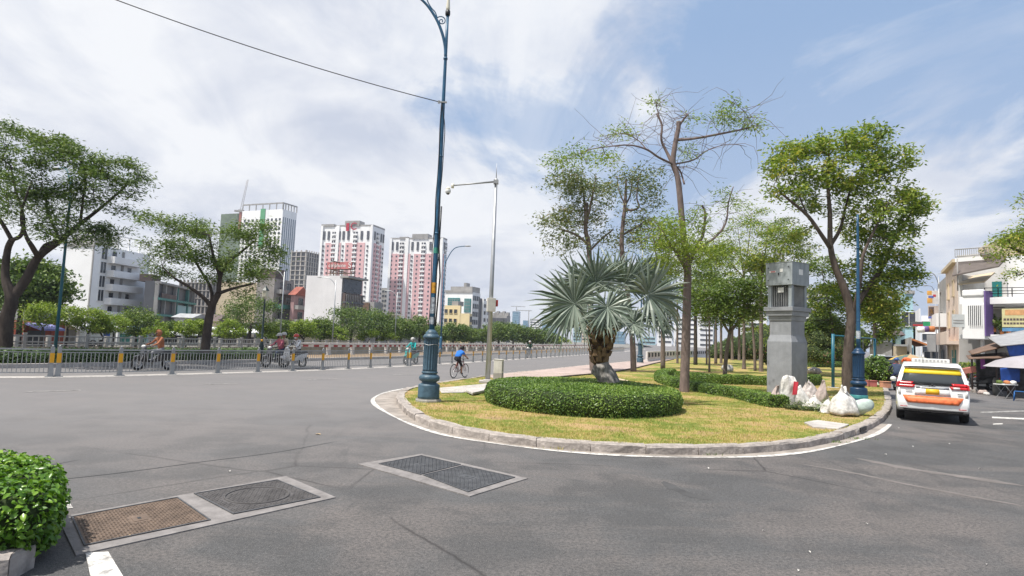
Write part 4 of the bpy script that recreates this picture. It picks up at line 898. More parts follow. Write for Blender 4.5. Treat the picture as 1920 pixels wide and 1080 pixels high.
bush(18.6, [(1556, 766, 0, 13, 9, .3), (1567, 760, .1, 9, 8, .25), (1543, 770, 0, 9, 6, .25)], lf_white, 1300, .06, 'straggling white and green shrub between the rubbish sacks')
bush(19.0, [(1512, 768, 0, 22, 6, .2), (1487, 764, .1, 14, 5, .2), (1535, 771, .1, 12, 5, .2)], lf_olive, 1500, .05, 'dry brown hedge remnant in front of the rubbish heap')
# weeds against the kerb
for i, (u, v, n) in enumerate([(1545, 829, 160), (1316, 852, 70), (1068, 843, 60), (1600, 823, 60)]):
    p = G(u, v); xy = np.array([p.x, p.y]) + rng.normal(0, 1, (n, 2))*np.array([.22, .05])
    blades('grass', xy, 0.005, .05, .008, lf_hedge if i != 2 else m_blade, kind='stuff', label='tuft of weeds growing in the gutter against the kerb')
# ------------------------------------------------------------------ fan palm
m_fan = leafmat('silver_fan_leaf', [(0.085, 0.118, 0.088), (0.15, 0.19, 0.15), (0.24, 0.28, 0.235), (0.38, 0.41, 0.35)], 0.12, 0.40, 1.5)
m_boot = M('palm_boot', (0.235, 0.15, 0.085), 0.9, var=0.4, scale=6, bump=0.8, bscale=18)
m_bootd = M('palm_fibre', (0.09, 0.055, 0.032), 0.95, var=0.4, scale=8, bump=0.9, bscale=20)
m_stump = M('weathered_trunk_base', (0.27, 0.25, 0.23), 0.95, var=0.5, scale=9, bump=1.0, bscale=14, stretch=2)
PY = 19.0; pb = G(1143, 722, LZ); pb = Vector((pb.x, pb.y, LZ)); pb = Vector((D(1143, 715, PY).x, PY, LZ))
palm = thing('fan_palm', pb, 'silver green fan palm with a shaggy brown boot trunk standing in the round hedge', 'palm tree')
def PL(u, v, dy=0): return D(u, v, PY+dy)-pb
crown = PL(1128, 628)
mb = MB(); mb.tube([Vector((.10, 0, -.1)), PL(1144, 722), PL(1137, 706), PL(1129, 693), PL(1121, 681)], [.37, .34, .30, .29, .32], 16)
o = mb.build('trunk_base', m_stump, palm)
tex = bpy.data.textures.new('lump', 'CLOUDS'); tex.noise_scale = .16
def disp(o, s, sub=2):
    if sub: m = o.modifiers.new('s', 'SUBSURF'); m.levels = m.render_levels = sub
    m = o.modifiers.new('d', 'DISPLACE'); m.texture = tex; m.strength = s; m.mid_level = .5; m.texture_coords = 'LOCAL'
disp(o, .16)
mb = MB(); mb.tube([PL(1124, 688), PL(1126, 670), PL(1128, 650), PL(1129, 628)], [.21, .25, .31, .26], 16); o = mb.build('trunk', m_bootd, palm); disp(o, .1, 1)
r_ = random.Random(3)
for ring in range(6):
    for k in range(7):
        a = 2*PI*(k+ring*.5)/7; z = ring/5; c = PL(1124, 684).lerp(PL(1129, 622), z); rr = .14+.17*min(1, z*1.5); L = r_.uniform(.28, .46)
        d = Vector((math.cos(a), math.sin(a), 0)); up = Vector((0, 0, 1)); s = Vector((-d.y, d.x, 0))
        if r_.random() < .12: L *= 1.6
        tip = c+d*(rr+.10+r_.uniform(0, .14))+up*L*r_.uniform(.5, .9); mid = c+d*(rr+.12)+up*L*.2; root_ = c+d*(rr-.12)-up*.05; w = .10
        mb = MB(); vs = [root_-s*w, root_+s*w, mid+s*w*.9, mid-s*w*.9, tip+s*.035, tip-s*.035]; vs += [v-d*.05 for v in vs]
        mb.add(vs, [(0, 1, 2, 3), (3, 2, 4, 5), (7, 6, 9, 8), (8, 9, 11, 10), (0, 3, 9, 6), (3, 5, 11, 9), (1, 7, 8, 2), (2, 8, 10, 4), (4, 10, 11, 5)])
        mb.build('leaf_boot', m_boot, palm)
def fan(u, v, dy, r, ax, nrm, nseg=40, spanA=285, cup=.25, droop=.18, yellow=False):
    c = PL(u, v, dy); n = Vector(nrm).normalized(); axd = (RW @ Vector((math.cos(math.radians(ax)), math.sin(math.radians(ax)), 0)))
    a = (axd-n*axd.dot(n)).normalized(); b = n.cross(a); R = r*(PY+dy)/F; mb = MB()
    for k in range(nseg):
        th = math.radians((k/(nseg-1)-.5)*spanA); e = a*math.cos(th)+b*math.sin(th); t = n.cross(e)
        Lk = R*(1.05-.22*abs(th)/2.5)*r_.uniform(.9, 1.08); wmax = R*.52*math.radians(spanA)/nseg*.56; vs = []
        twist = r_.uniform(-1.3, 1.3); dr = droop*(r_.uniform(.1, 1.0) if r_.random() < .85 else r_.uniform(1.2, 2.6)); Lk *= r_.uniform(.86, 1.06); e = (e+n*r_.uniform(-.12, .16)).normalized()
        for s, w in ((.02, .05), (.22, .5), (.42, .95), (.72, .62), (1.0, .05)):
            p = c+e*(Lk*s)+n*(R*cup*math.sin(s*1.6)*.8)-Vector((0, 0, 1))*(dr*R*s**3)
            wt = wmax*w; fo = n*wt*1.05; side = (t*math.cos(twist*s)+n*math.sin(twist*s)).normalized()
            vs += [p+side*wt, p-fo if k % 2 else p+fo*.6, p-side*wt]
        mb.add(vs, [(i*3+j, i*3+j+1, i*3+j+4, i*3+j+3) for i in range(4) for j in range(2)])
    o = mb.build('fan_leaf', m_fan, palm)
    pt = MB(); m_ = crown.lerp(c, .5)+Vector((0, 0, .18)); pt.tube([crown+Vector((0, 0, -.1)), m_, c, c+a*R*.3+n*R*cup*.3], [.045, .03, .022, .008], 6); pt.build('petiole', m_fan, o)
fans = [
 (1077, 570, -.5, 92, 150, (-.30, -.95, .15), 46, 300), (1117, 528, .0, 74, 95, (-.05, -.95, -.1), 40, 260), (1172, 530, .2, 70, 62, (.15, -.92, -.2), 38, 220),
 (1215, 553, -.3, 84, 20, (.35, -.90, .10), 44, 300), (1139, 577, -1.1, 60, 280, (.05, -.95, .35), 38, 320), (1187, 608, -.6, 48, -40, (.2, -.8, .5), 30, 280),
 (1243, 566, .5, 66, 0, (.75, -.6, .1), 36, 280), (1100, 590, .7, 62, 220, (-.3, -.8, .4), 34, 260), (1150, 520, 1.0, 70, 80, (0, -.7, .5), 36, 240), (1062, 592, .3, 60, 215, (-.5, -.75, .2), 32, 240),
 (1128, 598, -.9, 50, 265, (.0, -.8, .6), 34, 240), (1160, 585, -.4, 54, 300, (.3, -.8, .4), 32, 280), (1200, 520, .8, 60, 50, (.3, -.8, -.3), 32, 220), (1090, 535, .8, 66, 120, (-.3, -.8, -.2), 34, 240), (1210, 590, .4, 56, -30, (.4, -.7, .4), 32, 260), (1135, 545, .6, 60, 90, (0, -.6, .7), 34, 260), (1235, 600, .2, 44, -50, (.5, -.7, .3), 28, 220)]
for f in fans: fan(*(f[:6]+(int(f[6]*.84),)+f[7:]))
m_pet = M('pale_leaf_stalk', (.40, .42, .34), .6, var=.2)
for (u0, v0, u1, v1, dy) in ((1112, 632, 1076, 603, -.4), (1146, 628, 1192, 600, -.4), (1124, 620, 1100, 560, -.2), (1138, 618, 1166, 556, -.1), (1150, 622, 1212, 572, -.3), (1118, 618, 1082, 578, -.3)):
    mb = MB(); a_, b_2 = PL(u0, v0, dy*.4), PL(u1, v1, dy); mb.tube([a_, a_.lerp(b_2, .5)+Vector((0, 0, .04)), b_2], [.045, .03, .02], 6); mb.build('petiole', m_pet, palm)
# ------------------------------------------------------------------ street lamps
m_cream = M('cream_lamp_glass', (0.72, 0.68, 0.55), 0.35, var=0.05)
m_pteal = M('teal_base_paint', (0.05, 0.23, 0.25), 0.5, var=0.3)
m_sticker = M('yellow_sticker', (0.62, 0.30, 0.03), 0.6, var=0.3, scale=12)
m_gsticker = M('green_sticker', (0.06, 0.30, 0.22), 0.6, var=0.3, scale=12)
m_wsticker = M('torn_white_poster', (0.42, 0.46, 0.50), 0.8, var=0.5, scale=14)
def grand_lamp(loc, H, adir, label, mb_mat=m_dkblue, shaft=m_blue, extras=True, teal=False, arm=True, seg=40):
    r = thing('street_lamp', loc, label, 'street lamp', 'ornate blue street lamps'); 
    mb = MB(); mb.lathe([(.36, 0), (.36, .05), (.345, .07), (.345, .09)], 8, mi=0, smooth=False); mb.build('base_plate', m_conc if not teal else mb_mat, r)
    mb = MB(); mb.lathe([(.30, .09), (.305, .16), (.298, .19), (.298, .44), (.29, .475), (.235, .50), (.20, .53), (.21, .55), (.27, .585), (.292, .64), (.285, .69), (.25, .73), (.205, .75), (.20, .77), (.225, .79), (.23, .82), (.205, .84)], seg)
    mb.build('base_drum', m_pteal if teal else mb_mat, r) if not teal else mb.build('base_drum', mb_mat, r)
    if teal:
        t = MB(); t.lathe([(.312, .02), (.318, .05), (.318, .20), (.305, .22)], 24); t.build('teal_foot_ring', m_pteal, r)
    mb = MB(); mb.lathe([(.205, .84), (.20, .9), (.205, 1.3), (.205, 1.70), (.20, 1.74)], 96, flute=16, fl_rng=(.86, 1.72), fl_d=.17); mb.build('fluted_column', mb_mat, r)
    mb = MB(); mb.lathe([(.20, 1.74), (.235, 1.76), (.24, 1.80), (.20, 1.85), (.165, 1.88), (.17, 1.91), (.12, 1.96), (.085, 2.0)], seg)
    for z in (1.755, 1.79):
        pass
    mb.build('capital', mb_mat, r)
    n = 12; pts = [Vector((0, 0, 1.95+(H-1.95)*k/n)) for k in range(n+1)]; mb = MB(); mb.tube(pts, [.078-.038*k/n for k in range(n+1)], 18)
    for z in (H*.42, H*.62, H-1.35): mb.tube([Vector((0, 0, z)), Vector((0, 0, z+.05))], [.075]*2 if z < H*.5 else [.062]*2, 14)
    mb.build('shaft', shaft, r)
    if arm:
        a = Vector((math.cos(adir), math.sin(adir), 0)); mb = MB()
        A = [(0, H-1.25), (.03, H-.95), (.14, H-.55), (.34, H-.12), (.66, H+.30), (1.06, H+.60), (1.55, H+.82), (2.1, H+.93), (2.6, H+.95)]
        P = catmull([a*x+Vector((0, 0, z)) for x, z in A], 5); mb.tube(P, [.048-.02*i/len(P) for i in range(len(P))], 10); mb.build('arm', shaft, r)
        mb = MB(); sc = []
        for k in range(26):
            t = k/25*PI*3.2; q = .16*math.exp(-t*.17); sc.append(a*(.17+q*math.cos(t+.6))+Vector((0, 0, H-.20+q*math.sin(t+.6))))
        sc2 = catmull([sc[0], a*.37+Vector((0, 0, H+.06)), a*.50+Vector((0, 0, H+.20)), a*.62+Vector((0, 0, H+.42)), a*.54+Vector((0, 0, H+.50)), a*.47+Vector((0, 0, H+.44))], 5)
        mb.tube(sc, .016, 6); mb.tube(sc2, .016, 6); mb.build('scroll', shaft, r)
        mb = MB(); hpos = a*2.85+Vector((0, 0, H+.92)); mb.ball(hpos, .16, 16, 8, sc=(1.9, .9, .5)); mb.build('lamp_head', m_grey, r)
        mb = MB(); mb.lathe([(.065, H-.02), (.075, H+.03), (.07, H+.12), (.045, H+.14)], 14); mb.build('finial_collar', m_black, r)
        mb = MB(); mb.lathe([(.05, H+.12), (.06, H+.2), (.035, H+.55), (.012, H+.95)], 12); mb.build('finial', m_cream, r)
    return r
lb = G(803, 753, LZ); lb.z = LZ; ltop = zat(lb.x, lb.y, 28)-LZ
L1 = grand_lamp(lb, ltop, PI*1.02, 'tall ornate blue lamp post with fluted base at the tip of the lawn', teal=False)
for k, (z, h, mt, rr) in enumerate([(2.45, .45, m_wsticker, .080), (3.02, .30, m_sticker, .079), (4.15, .16, m_gsticker, .074), (2.15, .2, m_wsticker, .080)]):
    mb = MB(); mb.tube([Vector((0, 0, z)), Vector((0, 0, z+h))], [rr, rr-.001], 18, cap=False); mb.build('sticker', mt, L1)
cb = MB(); zc = zat(lb.x, lb.y, 193)-LZ; r5 = random.Random(5)
for j in range(2):
    P = [Vector((-.05-.03*j+r5.uniform(-.02, .02)*2, -.06, zc)) if k == 0 else Vector((.07*(1 if j else -1)+r5.uniform(-.03, .03), -.07+r5.uniform(-.02, .02), zc-(zc-2.1)*k/9)) for k in range(10)]
    cb.tube(catmull(P, 4), .013, 5)
cb.tube([Vector((.10, -.05, 2.1)), Vector((.14, -.06, 3.0)), Vector((.16, -.05, 3.5)), Vector((.09, -.05, 4.3)), Vector((.10, -.04, 5.5))], .022, 6)
cb.build('drop_cable', m_black, L1)
mb = MB(); mb.box((0, -.06, zc), (.22, .05, .04)); mb.box((-.12, -.06, zc), (.05, .05, .08)); mb.build('cable_bracket', m_grey, L1)
mb = MB(); mb.tube([Vector((.213*math.cos(k*PI/12), .213*math.sin(k*PI/12), 1.58+.015*math.sin(k))) for k in range(25)], .008, 4); mb.build('wire_tie', m_galv, L1)
# overhead cable
p0 = lb+Vector((-.1, -.06, zc)); p1 = D(-160, -150, 13.0); mb = MB(); Pc = []
for k in range(41):
    t = k/40; q = p0.lerp(p1, t); q.z -= .28*4*t*(1-t); Pc.append(q)
mb.tube(Pc, .012, 6); o = mb.build('overhead_cable', m_black); tag(o, 'black overhead cable strung across the sky to the tall blue lamp post', 'cable')
q = G(1610, 751, LZ); q.z = LZ; zt = zat(q.x, q.y, 402)-LZ
L2 = grand_lamp(q, zt, .9, 'blue lamp post with teal foot ring beside the full leafy tree', teal=True, arm=False, mb_mat=M('deep_blue_paint', (0.012, 0.042, 0.095), .4, var=.2), shaft=M('navy_lamp_paint', (0.02, 0.08, 0.16), .4, var=.2))
mb = MB(); mb.tube([Vector((0, 0, 2.35)), Vector((0, 0, 2.65))], .079, 16, cap=False); mb.build('sticker', m_wsticker, L2)
q = G(1200, 681, LZ); q.z = LZ; grand_lamp(q, 9.6, 2.0, 'blue lamp post on the pavement seen behind the right fans of the palm')
q = G(1338, 671, LZ); q.z = LZ; grand_lamp(q, 9.0, .2, 'farthest blue lamp post, between the park trunks left of the bushy young tree', shaft=m_blue)
def slim_lamp(loc, H, a, reach_, label, mat=m_blue, r0=.09, rise=.5, headmat=m_grey, armz=.9, foot=True):
    r = thing('street_lamp', loc, label, 'street lamp', 'slim lamp posts'); mb = MB()
    mb.tube([Vector((0, 0, 0)), Vector((0, 0, H*.5)), Vector((0, 0, H))], [r0, r0*.8, r0*.55], 10); mb.build('pole', mat, r)
    if foot: mb = MB(); mb.lathe([(r0*2.4, 0), (r0*2.4, .3), (r0*1.7, .45), (r0*2, .6), (r0*1.5, .8), (r0*1.5, 1.5), (r0, 1.7)], 14); mb.build('base', mat, r)
    if reach_:
        d = Vector((math.cos(a), math.sin(a), 0)); P = catmull([Vector((0, 0, H*.86)), d*reach_*.08+Vector((0, 0, H*.94)), d*reach_*.45+Vector((0, 0, H+rise*.7)), d*reach_+Vector((0, 0, H+rise))], 5)
        mb = MB(); mb.tube(P, r0*.5, 7); mb.build('arm', mat, r); mb = MB(); mb.ball(P[-1]+d*.25, .3, 10, 6, sc=(1.1, .6, .22)); 
        R = Matrix.Rotation(a, 4, 'Z'); mb.v = [tuple(P[-1]+d*.25+(R @ (Vector(v)-P[-1]-d*.25))) for v in mb.v]; mb.build('lamp_head', headmat, r)
    return r
q = Vector((D(826, 650, 60).x, 60, .12)); slim_lamp(q, zat(q.x, q.y, 478)-.1, -.15, 2.0, 'slim blue lamp with curved arm to the right, behind the tall ornate lamp', rise=.9)
q = Vector((D(105, 640, 28.2).x, 28.2, .12)); slim_lamp(q, 8.6, 2.6, 1.4, 'teal lamp pole right of the big tree at far left', mat=M('teal_pole', (0.03, 0.14, 0.19), .4), foot=False, r0=.075)
for u, h, a, lab in [(622, 10, PI*.95, 'slim grey lamp post on the far bank in front of the blank white wall building'), (523, 10, PI*.95, 'slim grey lamp post on the far bank in front of the raw concrete house'), (739, 9.5, PI*.95, 'slim lamp post on the far bank before the right pink tower'), (1077, 13, PI*.95, 'slim blue pole on the far bank behind the palm')]:
    q = far_pt(u, 1.5); q.z = ZF; slim_lamp(q, h, a, 2.4, lab, mat=m_galv if u < 1000 else m_blue, r0=.10, foot=False, rise=.3)
def garden_lamp():
    q = Vector((D(491, 640, 34.5).x, 34.5, .12)); r = thing('garden_lamp', q, 'black old style lantern post right of the second spreading tree', 'lamp post'); mat = M('black_green_iron', (.015, .03, .03), .4)
    mb = MB(); mb.lathe([(.13, 0), (.13, .9), (.10, .95), (.10, 1.05), (.055, 1.1), (.045, 3.3), (.03, 3.5)], 14); mb.build('pole', mat, r)
    mb = MB(); mb.tube([Vector((0, 0, 1.1)), Vector((0, 0, 1.22))], .062, 12); mb.build('sticker', m_yel, r)
    mb = MB(); mb.lathe([(.06, 3.5), (.16, 3.62), (.19, 3.95), (.06, 4.1)], 6, smooth=False); mb.build('lantern', m_cream, r)
    mb = MB(); mb.lathe([(.22, 3.96), (.10, 4.12), (.02, 4.25)], 6, smooth=False); mb.build('lantern_cap', mat, r)
garden_lamp()
for u, v, Y, h, a, lab in [(1752, 515, 62, 0, 3.4, 'street lamp with double arm above the narrow grey house'), (1746, 538, 78, 0, 3.4, 'farther street lamp with arm above the orange sign')]:
    z = D(u, v, Y).z; q = Vector((D(u+8, v, Y).x, Y, 0)); slim_lamp(q, z-.2, a, 1.3, lab, mat=m_galv, r0=.07, foot=False, rise=.3)
# ------------------------------------------------------------------ CCTV pole, bollard cabinet
q = G(914, 719, .12); q.z = .12; H = zat(q.x, q.y, 335)-.12
r = thing('camera_pole', q, 'galvanised pole with a security camera on a side arm, left of the palm', 'camera pole')
mb = MB(); mb.tube([Vector((0, 0, 0)), Vector((0, 0, H))], [.105, .06], 14); mb.build('pole', m_galv, r)
mb = MB(); mb.prism([(-.34, -.3), (.34, -.3), (.34, .3), (-.34, .3)], -.05, .12); mb.lathe([(.2, .12), (.19, .16), (.12, .17)], 8, smooth=False); bevel(mb.build('concrete_foot', m_conc_l, r), .02)
mb = MB(); mb.tube([Vector((0, 0, H)), Vector((0, 0, H+.65))], [.018, .008], 6); mb.build('lightning_rod', m_galv, r)
ae = D(846, 348, q.y)-q; mb = MB(); mb.tube([Vector((0, 0, H-.12)), ae], [.04, .03], 8); mb.box((0, 0, H-.14), (.2, .2, .16)); mb.build('arm', m_grey, r)
mb = MB(); c = ae+Vector((-.12, 0, -.10)); mb.tube([ae+Vector((.06, 0, .08)), ae+Vector((.06, 0, -.1))], .06, 8); mb.tube([c+Vector((0, 0, .02)), c+Vector((0, 0, -.10))], [.07, .11], 12); mb.build('camera_mount', m_cream, r)
mb = MB(); mb.ball(c+Vector((0, 0, -.14)), .12, 12, 8); cmo = mb.build('camera', m_white, r)
mb = MB(); mb.ball(c+Vector((0, 0, -.21)), .08, 12, 8); mb.build('lens', m_glass, cmo)
mb = MB(); zb = zat(q.x, q.y, 583); mb.box((.02, -.16, zb+.12), (.34, .2, .55), rz=.25); bx = mb.build('signal_box', M('off_white_box', (.55, .53, .48), .6), r); bevel(bx, .01)
mb = MB(); mb.box((.20, -.02, zb+.2), (.14, .22, .26), rz=.25); mb.build('red_panel', M('red_panel_paint', (.42, .05, .04), .5), r)
q = G(934, 714, .12); q.z = .12
r = thing('meter_box', q, 'short white and grey concrete meter box beside the camera pole', 'utility box')
mb = MB(); mb.prism([(-.19, -.16), (.19, -.16), (.19, .16), (-.19, .16)], -.03, .33); bevel(mb.build('plinth', m_conc, r), .012)
mb = MB(); mb.prism([(-.185, -.155), (.185, -.155), (.185, .155), (-.185, .155)], .333, .90); mb.prism([(-.20, -.17), (.20, -.17), (.20, .17), (-.20, .17)], .90, .93); bevel(mb.build('box', M('stained_white_box', (.60, .58, .53), .7, var=.15, stain=.4), r), .012)
mb = MB(); mb.box((.187, 0, .62), (.02, .2, .4)); mb.build('door', m_grey, r); r.rotation_euler = (0, 0, -.25)
# concrete slabs left by the works
def slab(px, z0, z1, name, label, mat=m_conc_l):
    b = G(*px[0], z0); b.z = z0; mb = MB(); mb.prism([((G(u, v, z1)-b).x, (G(u, v, z1)-b).y) for u, v in px], 0, z1-z0); o = mb.build(name, mat); o.location = b; tag(o, label, 'slab'); bevel(o, .015); return o
slab([(822, 727), (880, 722), (944, 716), (950, 723), (905, 729), (868, 735), (828, 736)], LZ-.02, LZ+.03, 'concrete_slab', 'cracked concrete slab set in the lawn between lamp and camera pole')
slab([(874, 731), (938, 719), (950, 722), (886, 736)], LZ+.032, LZ+.11, 'concrete_beam', 'broken concrete strip lying on the slab by the camera pole')
s_ = slab([(1508, 791), (1532, 787), (1592, 795), (1572, 803), (1524, 799)], LZ-.02, LZ+.045, 'access_slab', 'low concrete access slab in the dry grass near the drain inlet')
# garden edging line behind the round hedge
ep = catmull([G(u, v, LZ) for u, v in [(1160, 712), (1200, 722), (1240, 731), (1262, 739)]], 5); mb = MB(); mb.tube([Vector((p.x, p.y, LZ+.02)) for p in ep], .06, 6); mb.build('garden_edging', M('sand_edging', (.5, .40, .30), .9), kind='structure')
# ------------------------------------------------------------------ fences
pm = MB(); pm.add([(-.09, -.04, .03), (.09, -.04, .03), (.09, .04, .03), (-.09, .04, .03), (-.06, -.03, .35), (.06, -.03, .35), (.06, .03, .35), (-.06, .03, .35), (-.058, -.03, 1.02), (.058, -.03, 1.02), (.058, .03, 1.02), (-.058, .03, 1.02)],
       [(0, 3, 2, 1), (0, 1, 5, 4), (1, 2, 6, 5), (2, 3, 7, 6), (3, 0, 4, 7), (4, 5, 9, 8), (5, 6, 10, 9), (6, 7, 11, 10), (7, 4, 8, 11), (8, 9, 10, 11)])
pm.box((0, 0, .015), (.30, .24, .03)); pm.box((0, 0, 1.03), (.10, .05, .02)); pm.ball((0, 0, 1.07), .035, 8, 5)
me_post = bpy.data.meshes.new('post'); me_post.from_pydata(pm.v, [], pm.f); me_post.materials.append(m_grey)
rb = MB(); rb.box((0, 0, .66), (.126, .068, .34)); me_band = bpy.data.meshes.new('reflector_band'); me_band.from_pydata(rb.v, [], rb.f); me_band.materials.append(m_yel)
def panel_mesh(L, n, mat=m_grey):
    mb = MB(); mb.box((L/2, 0, .95), (L-.1, .045, .05)); mb.box((L/2, 0, .85), (L-.1, .025, .025)); mb.box((L/2, 0, .15), (L-.1, .035, .035))
    for k in range(n): mb.box((L*(k+.7)/(n+.4), 0, .5), (.022, .016, .70))
    me = bpy.data.meshes.new('railing_panel'); me.from_pydata(mb.v, [], mb.f); me.materials.append(mat); return me
PM = panel_mesh(1.9, 15)
def fence_run(P, label, step=1.9, last=None):
    pts = resample(P, step); r = thing('road_fence', pts[0][0], label, 'fence', 'steel railings along the road'); b = pts[0][0]
    for i, (p, d) in enumerate(pts):
        a = math.atan2(d.y, d.x)
        po = link('post', me_post, r, p-b, a); link('reflector_band', me_band, po)
        if i < len(pts)-1: q = pts[i+1][0]-p; link('railing_panel', PM, r, p-b, math.atan2(q.y, q.x))
    return r
iA = min(range(len(FP)), key=lambda i: (FP[i]-G(97, 707)).length); iB = min(range(len(FP)), key=lambda i: (FP[i]-G(113, 706.5)).length)
def cut(P, s0, s1):
    full = resample(P, .1); return [q for q, d in full][int(s0*10):int(s1*10)+1]
def arcpos(P, pt):
    full = resample(P, .1); return min(range(len(full)), key=lambda i: (full[i][0]-pt).length)*.1
sA = arcpos(FP, G(97, 707)); sB = sA+.26; sC = arcpos(FP, G(770, 686)); nB = round((sC-sB)/1.9)
c1 = cut(FP, sA-1.9*5, sA+.1); fence_run(c1, 'grey steel road railing at the far left, ending at a yellow banded post pair')
fence_run(cut(FP, sB, sB+nB*1.9+.05), 'long grey steel road railing with yellow banded posts between the two post pairs')
fence_run(cut(FP, sB+nB*1.9+.3, sB+nB*1.9+.3+1.9*52), 'grey steel road railing running away from the big lamp post to the far bend')
# grey canal railing
def canal_rail(P, label, name='canal_railing', step=2.4, h=1.15, mat=m_grey, z0=.12, rails=(1.08, .80, .25), nb=12, pw=.12, grp=None):
    pts = resample(P, step); b = pts[0][0]; b = Vector((b.x, b.y, z0)); r = thing(name, b, label, 'railing', grp)
    mm = MB(); mm.box((0, 0, h/2), (pw, pw, h)); mm.box((0, 0, h+.03), (pw*1.3, pw*1.3, .06)); me = bpy.data.meshes.new('post'); me.from_pydata(mm.v, [], mm.f); me.materials.append(mat)
    pn = MB()
    for z in rails: pn.box((step/2, 0, z), (step, .05, .06))
    for k in range(nb): pn.box((step*(k+.5)/nb, 0, (rails[0]+rails[-1])/2), (.02, .02, rails[0]-rails[-1]))
    mp = bpy.data.meshes.new('railing_panel'); mp.from_pydata(pn.v, [], pn.f); mp.materials.append(mat)
    for i, (p, d) in enumerate(pts):
        p = Vector((p.x, p.y, z0)); link('post', me, r, p-b, math.atan2(d.y, d.x))
        if i < len(pts)-1: q = pts[i+1][0]-pts[i][0]; o = link('railing_panel', mp, r, p-b, math.atan2(q.y, q.x)); o.scale = (q.length/step, 1, 1)
    return r
CR = offset(CE, .35)
canal_rail([p for p in CR if p.y > 20 and p.y < 44.5], 'grey canal railing behind the wild verge shrubs on the left')
# red and white canal parapet
m_redp = M('faded_red_paint', (0.36, 0.07, 0.075), .7, var=.25); m_wp = M('parapet_white', (0.66, 0.64, 0.62), .75, var=.12, stain=.2)
rr_p = [p for p in CR if 44.2 < p.y < 165]; pts = resample(rr_p, 3.0); b = pts[0][0]; b = Vector((b.x, b.y, .12))
r = thing('canal_parapet', b, 'long white parapet with red and white striped rail along the canal', 'parapet')
pmm = MB(); pmm.box((0, 0, .45), (.26, .22, .9)); mep = bpy.data.meshes.new('post'); mep.from_pydata(pmm.v, [], pmm.f); mep.materials.append(m_wp)
tr = MB(); tr.box((1.5, 0, .86), (3.0, .22, .14)); met = bpy.data.meshes.new('top_rail'); met.from_pydata(tr.v, [], tr.f); met.materials.append(m_wp)
sb = MB()
for k in range(6): sb.box((.25+.5*k, 0, .68), (.5, .12, .15), mi=k % 2)
mes = bpy.data.meshes.new('striped_rail'); mes.from_pydata(sb.v, [], sb.f); mes.materials.append(m_wp); mes.materials.append(m_redp); mes.polygons.foreach_set('material_index', sb.m)
for i, (p, d) in enumerate(pts[:-1]):
    q = pts[i+1][0]-p; a = math.atan2(q.y, q.x); l = Vector((p.x, p.y, .12))-b
    link('post', mep, r, l, a); link('top_rail', met, r, l, a); link('striped_rail', mes, r, l, a)
# far bank railing: pale posts and beam
canal_rail([p for p in offset(FE, -.4) if p.y > 20 and p.y < 150], 'pale concrete railing along the far bank of the canal', step=2.6, h=.95, mat=M('far_rail', (.42, .40, .37), .8, var=.25), z0=ZF+.2, rails=(.9, .45, .2), nb=5, pw=.25)
# black and white concrete barrier
m_blk = M('black_road_paint', (.03, .03, .03), .7, var=.2)
bp_ = catmull([G(u, v) for u, v in [(1212, 681), (1232, 678), (1262, 674.5), (1300, 671), (1335, 668), (1372, 665)]], 5); pts = resample(bp_, 2.2); b = pts[0][0]
r = thing('road_barrier', b, 'white concrete road barrier with black panels behind the park trunks', 'barrier')
for i, (p, d) in enumerate(pts[:-1]):
    q = pts[i+1][0]-p; o_ = MB(); L = q.length
    o_.add([(0, -.25, 0), (L-.03, -.25, 0), (L-.03, .25, 0), (0, .25, 0), (0, -.10, .35), (L-.03, -.10, .35), (L-.03, .10, .35), (0, .10, .35), (0, -.08, 1.15), (L-.03, -.08, 1.15), (L-.03, .08, 1.15), (0, .08, 1.15)],
           [(0, 3, 2, 1), (0, 1, 5, 4), (1, 2, 6, 5), (2, 3, 7, 6), (3, 0, 4, 7), (4, 5, 9, 8), (5, 6, 10, 9), (6, 7, 11, 10), (7, 4, 8, 11), (8, 9, 10, 11)])
    o = o_.build('barrier_block', m_wp, r); o.location = p-b; o.rotation_euler = (0, 0, math.atan2(q.y, q.x))
    k_ = MB(); k_.box((L*.5, -.10, .78), (L*.42, .06, .42)); k_.box((L*.5, .10, .78), (L*.42, .06, .42)); k_.build('black_panel', m_blk, o)
# ------------------------------------------------------------------ cabinet pillar
m_pil = M('grey_green_render', (0.265, 0.275, 0.295), .8, var=.16, scale=1.6, bump=.15, bscale=14, stain=.30)
m_pil2 = M('pale_grey_steel', (0.30, 0.33, 0.345), .5, var=.12, scale=3, stain=.45)
pc = G(1484, 744, LZ); pc.z = LZ; al = math.radians(-57)
r = thing('electrical_pillar', pc, 'tall grey pillar carrying an electrical cabinet, rubbish sacks at its foot', 'pillar')
af = Vector((-math.cos(al), -math.sin(al), 0)); asd = Vector((-math.sin(al), math.cos(al), 0)); s = 1.08
ctr = (af+asd)*s/2
def sq(mb, z0, z1, w0, w1=None, mi=0, dx=0):
    w1 = w0 if w1 is None else w1; vs = []
    for z, w in ((z0, w0), (z1, w1)):
        for a_, b_ in ((-1, -1), (1, -1), (1, 1), (-1, 1)): vs.append(ctr - af*(a_*w/2+dx) + asd*(b_*w/2) + Vector((0, 0, z)))
    mb.add(vs, [(0, 3, 2, 1), (4, 5, 6, 7), (0, 1, 5, 4), (1, 2, 6, 5), (2, 3, 7, 6), (3, 0, 4, 7)], mi)
zz_ = lambda v: zat(pc.x, pc.y, v)-LZ
mb = MB(); sq(mb, -.1, zz_(641), 1.08); bevel(mb.build('lower_shaft', m_pil, r), .012)
mb = MB(); sq(mb, zz_(641)+.002, zz_(628), 1.078, .92); mb.build('sloped_shoulder', m_pil, r)
mb = MB(); sq(mb, zz_(628)+.002, zz_(601), .92); mb.build('neck', m_pil, r)
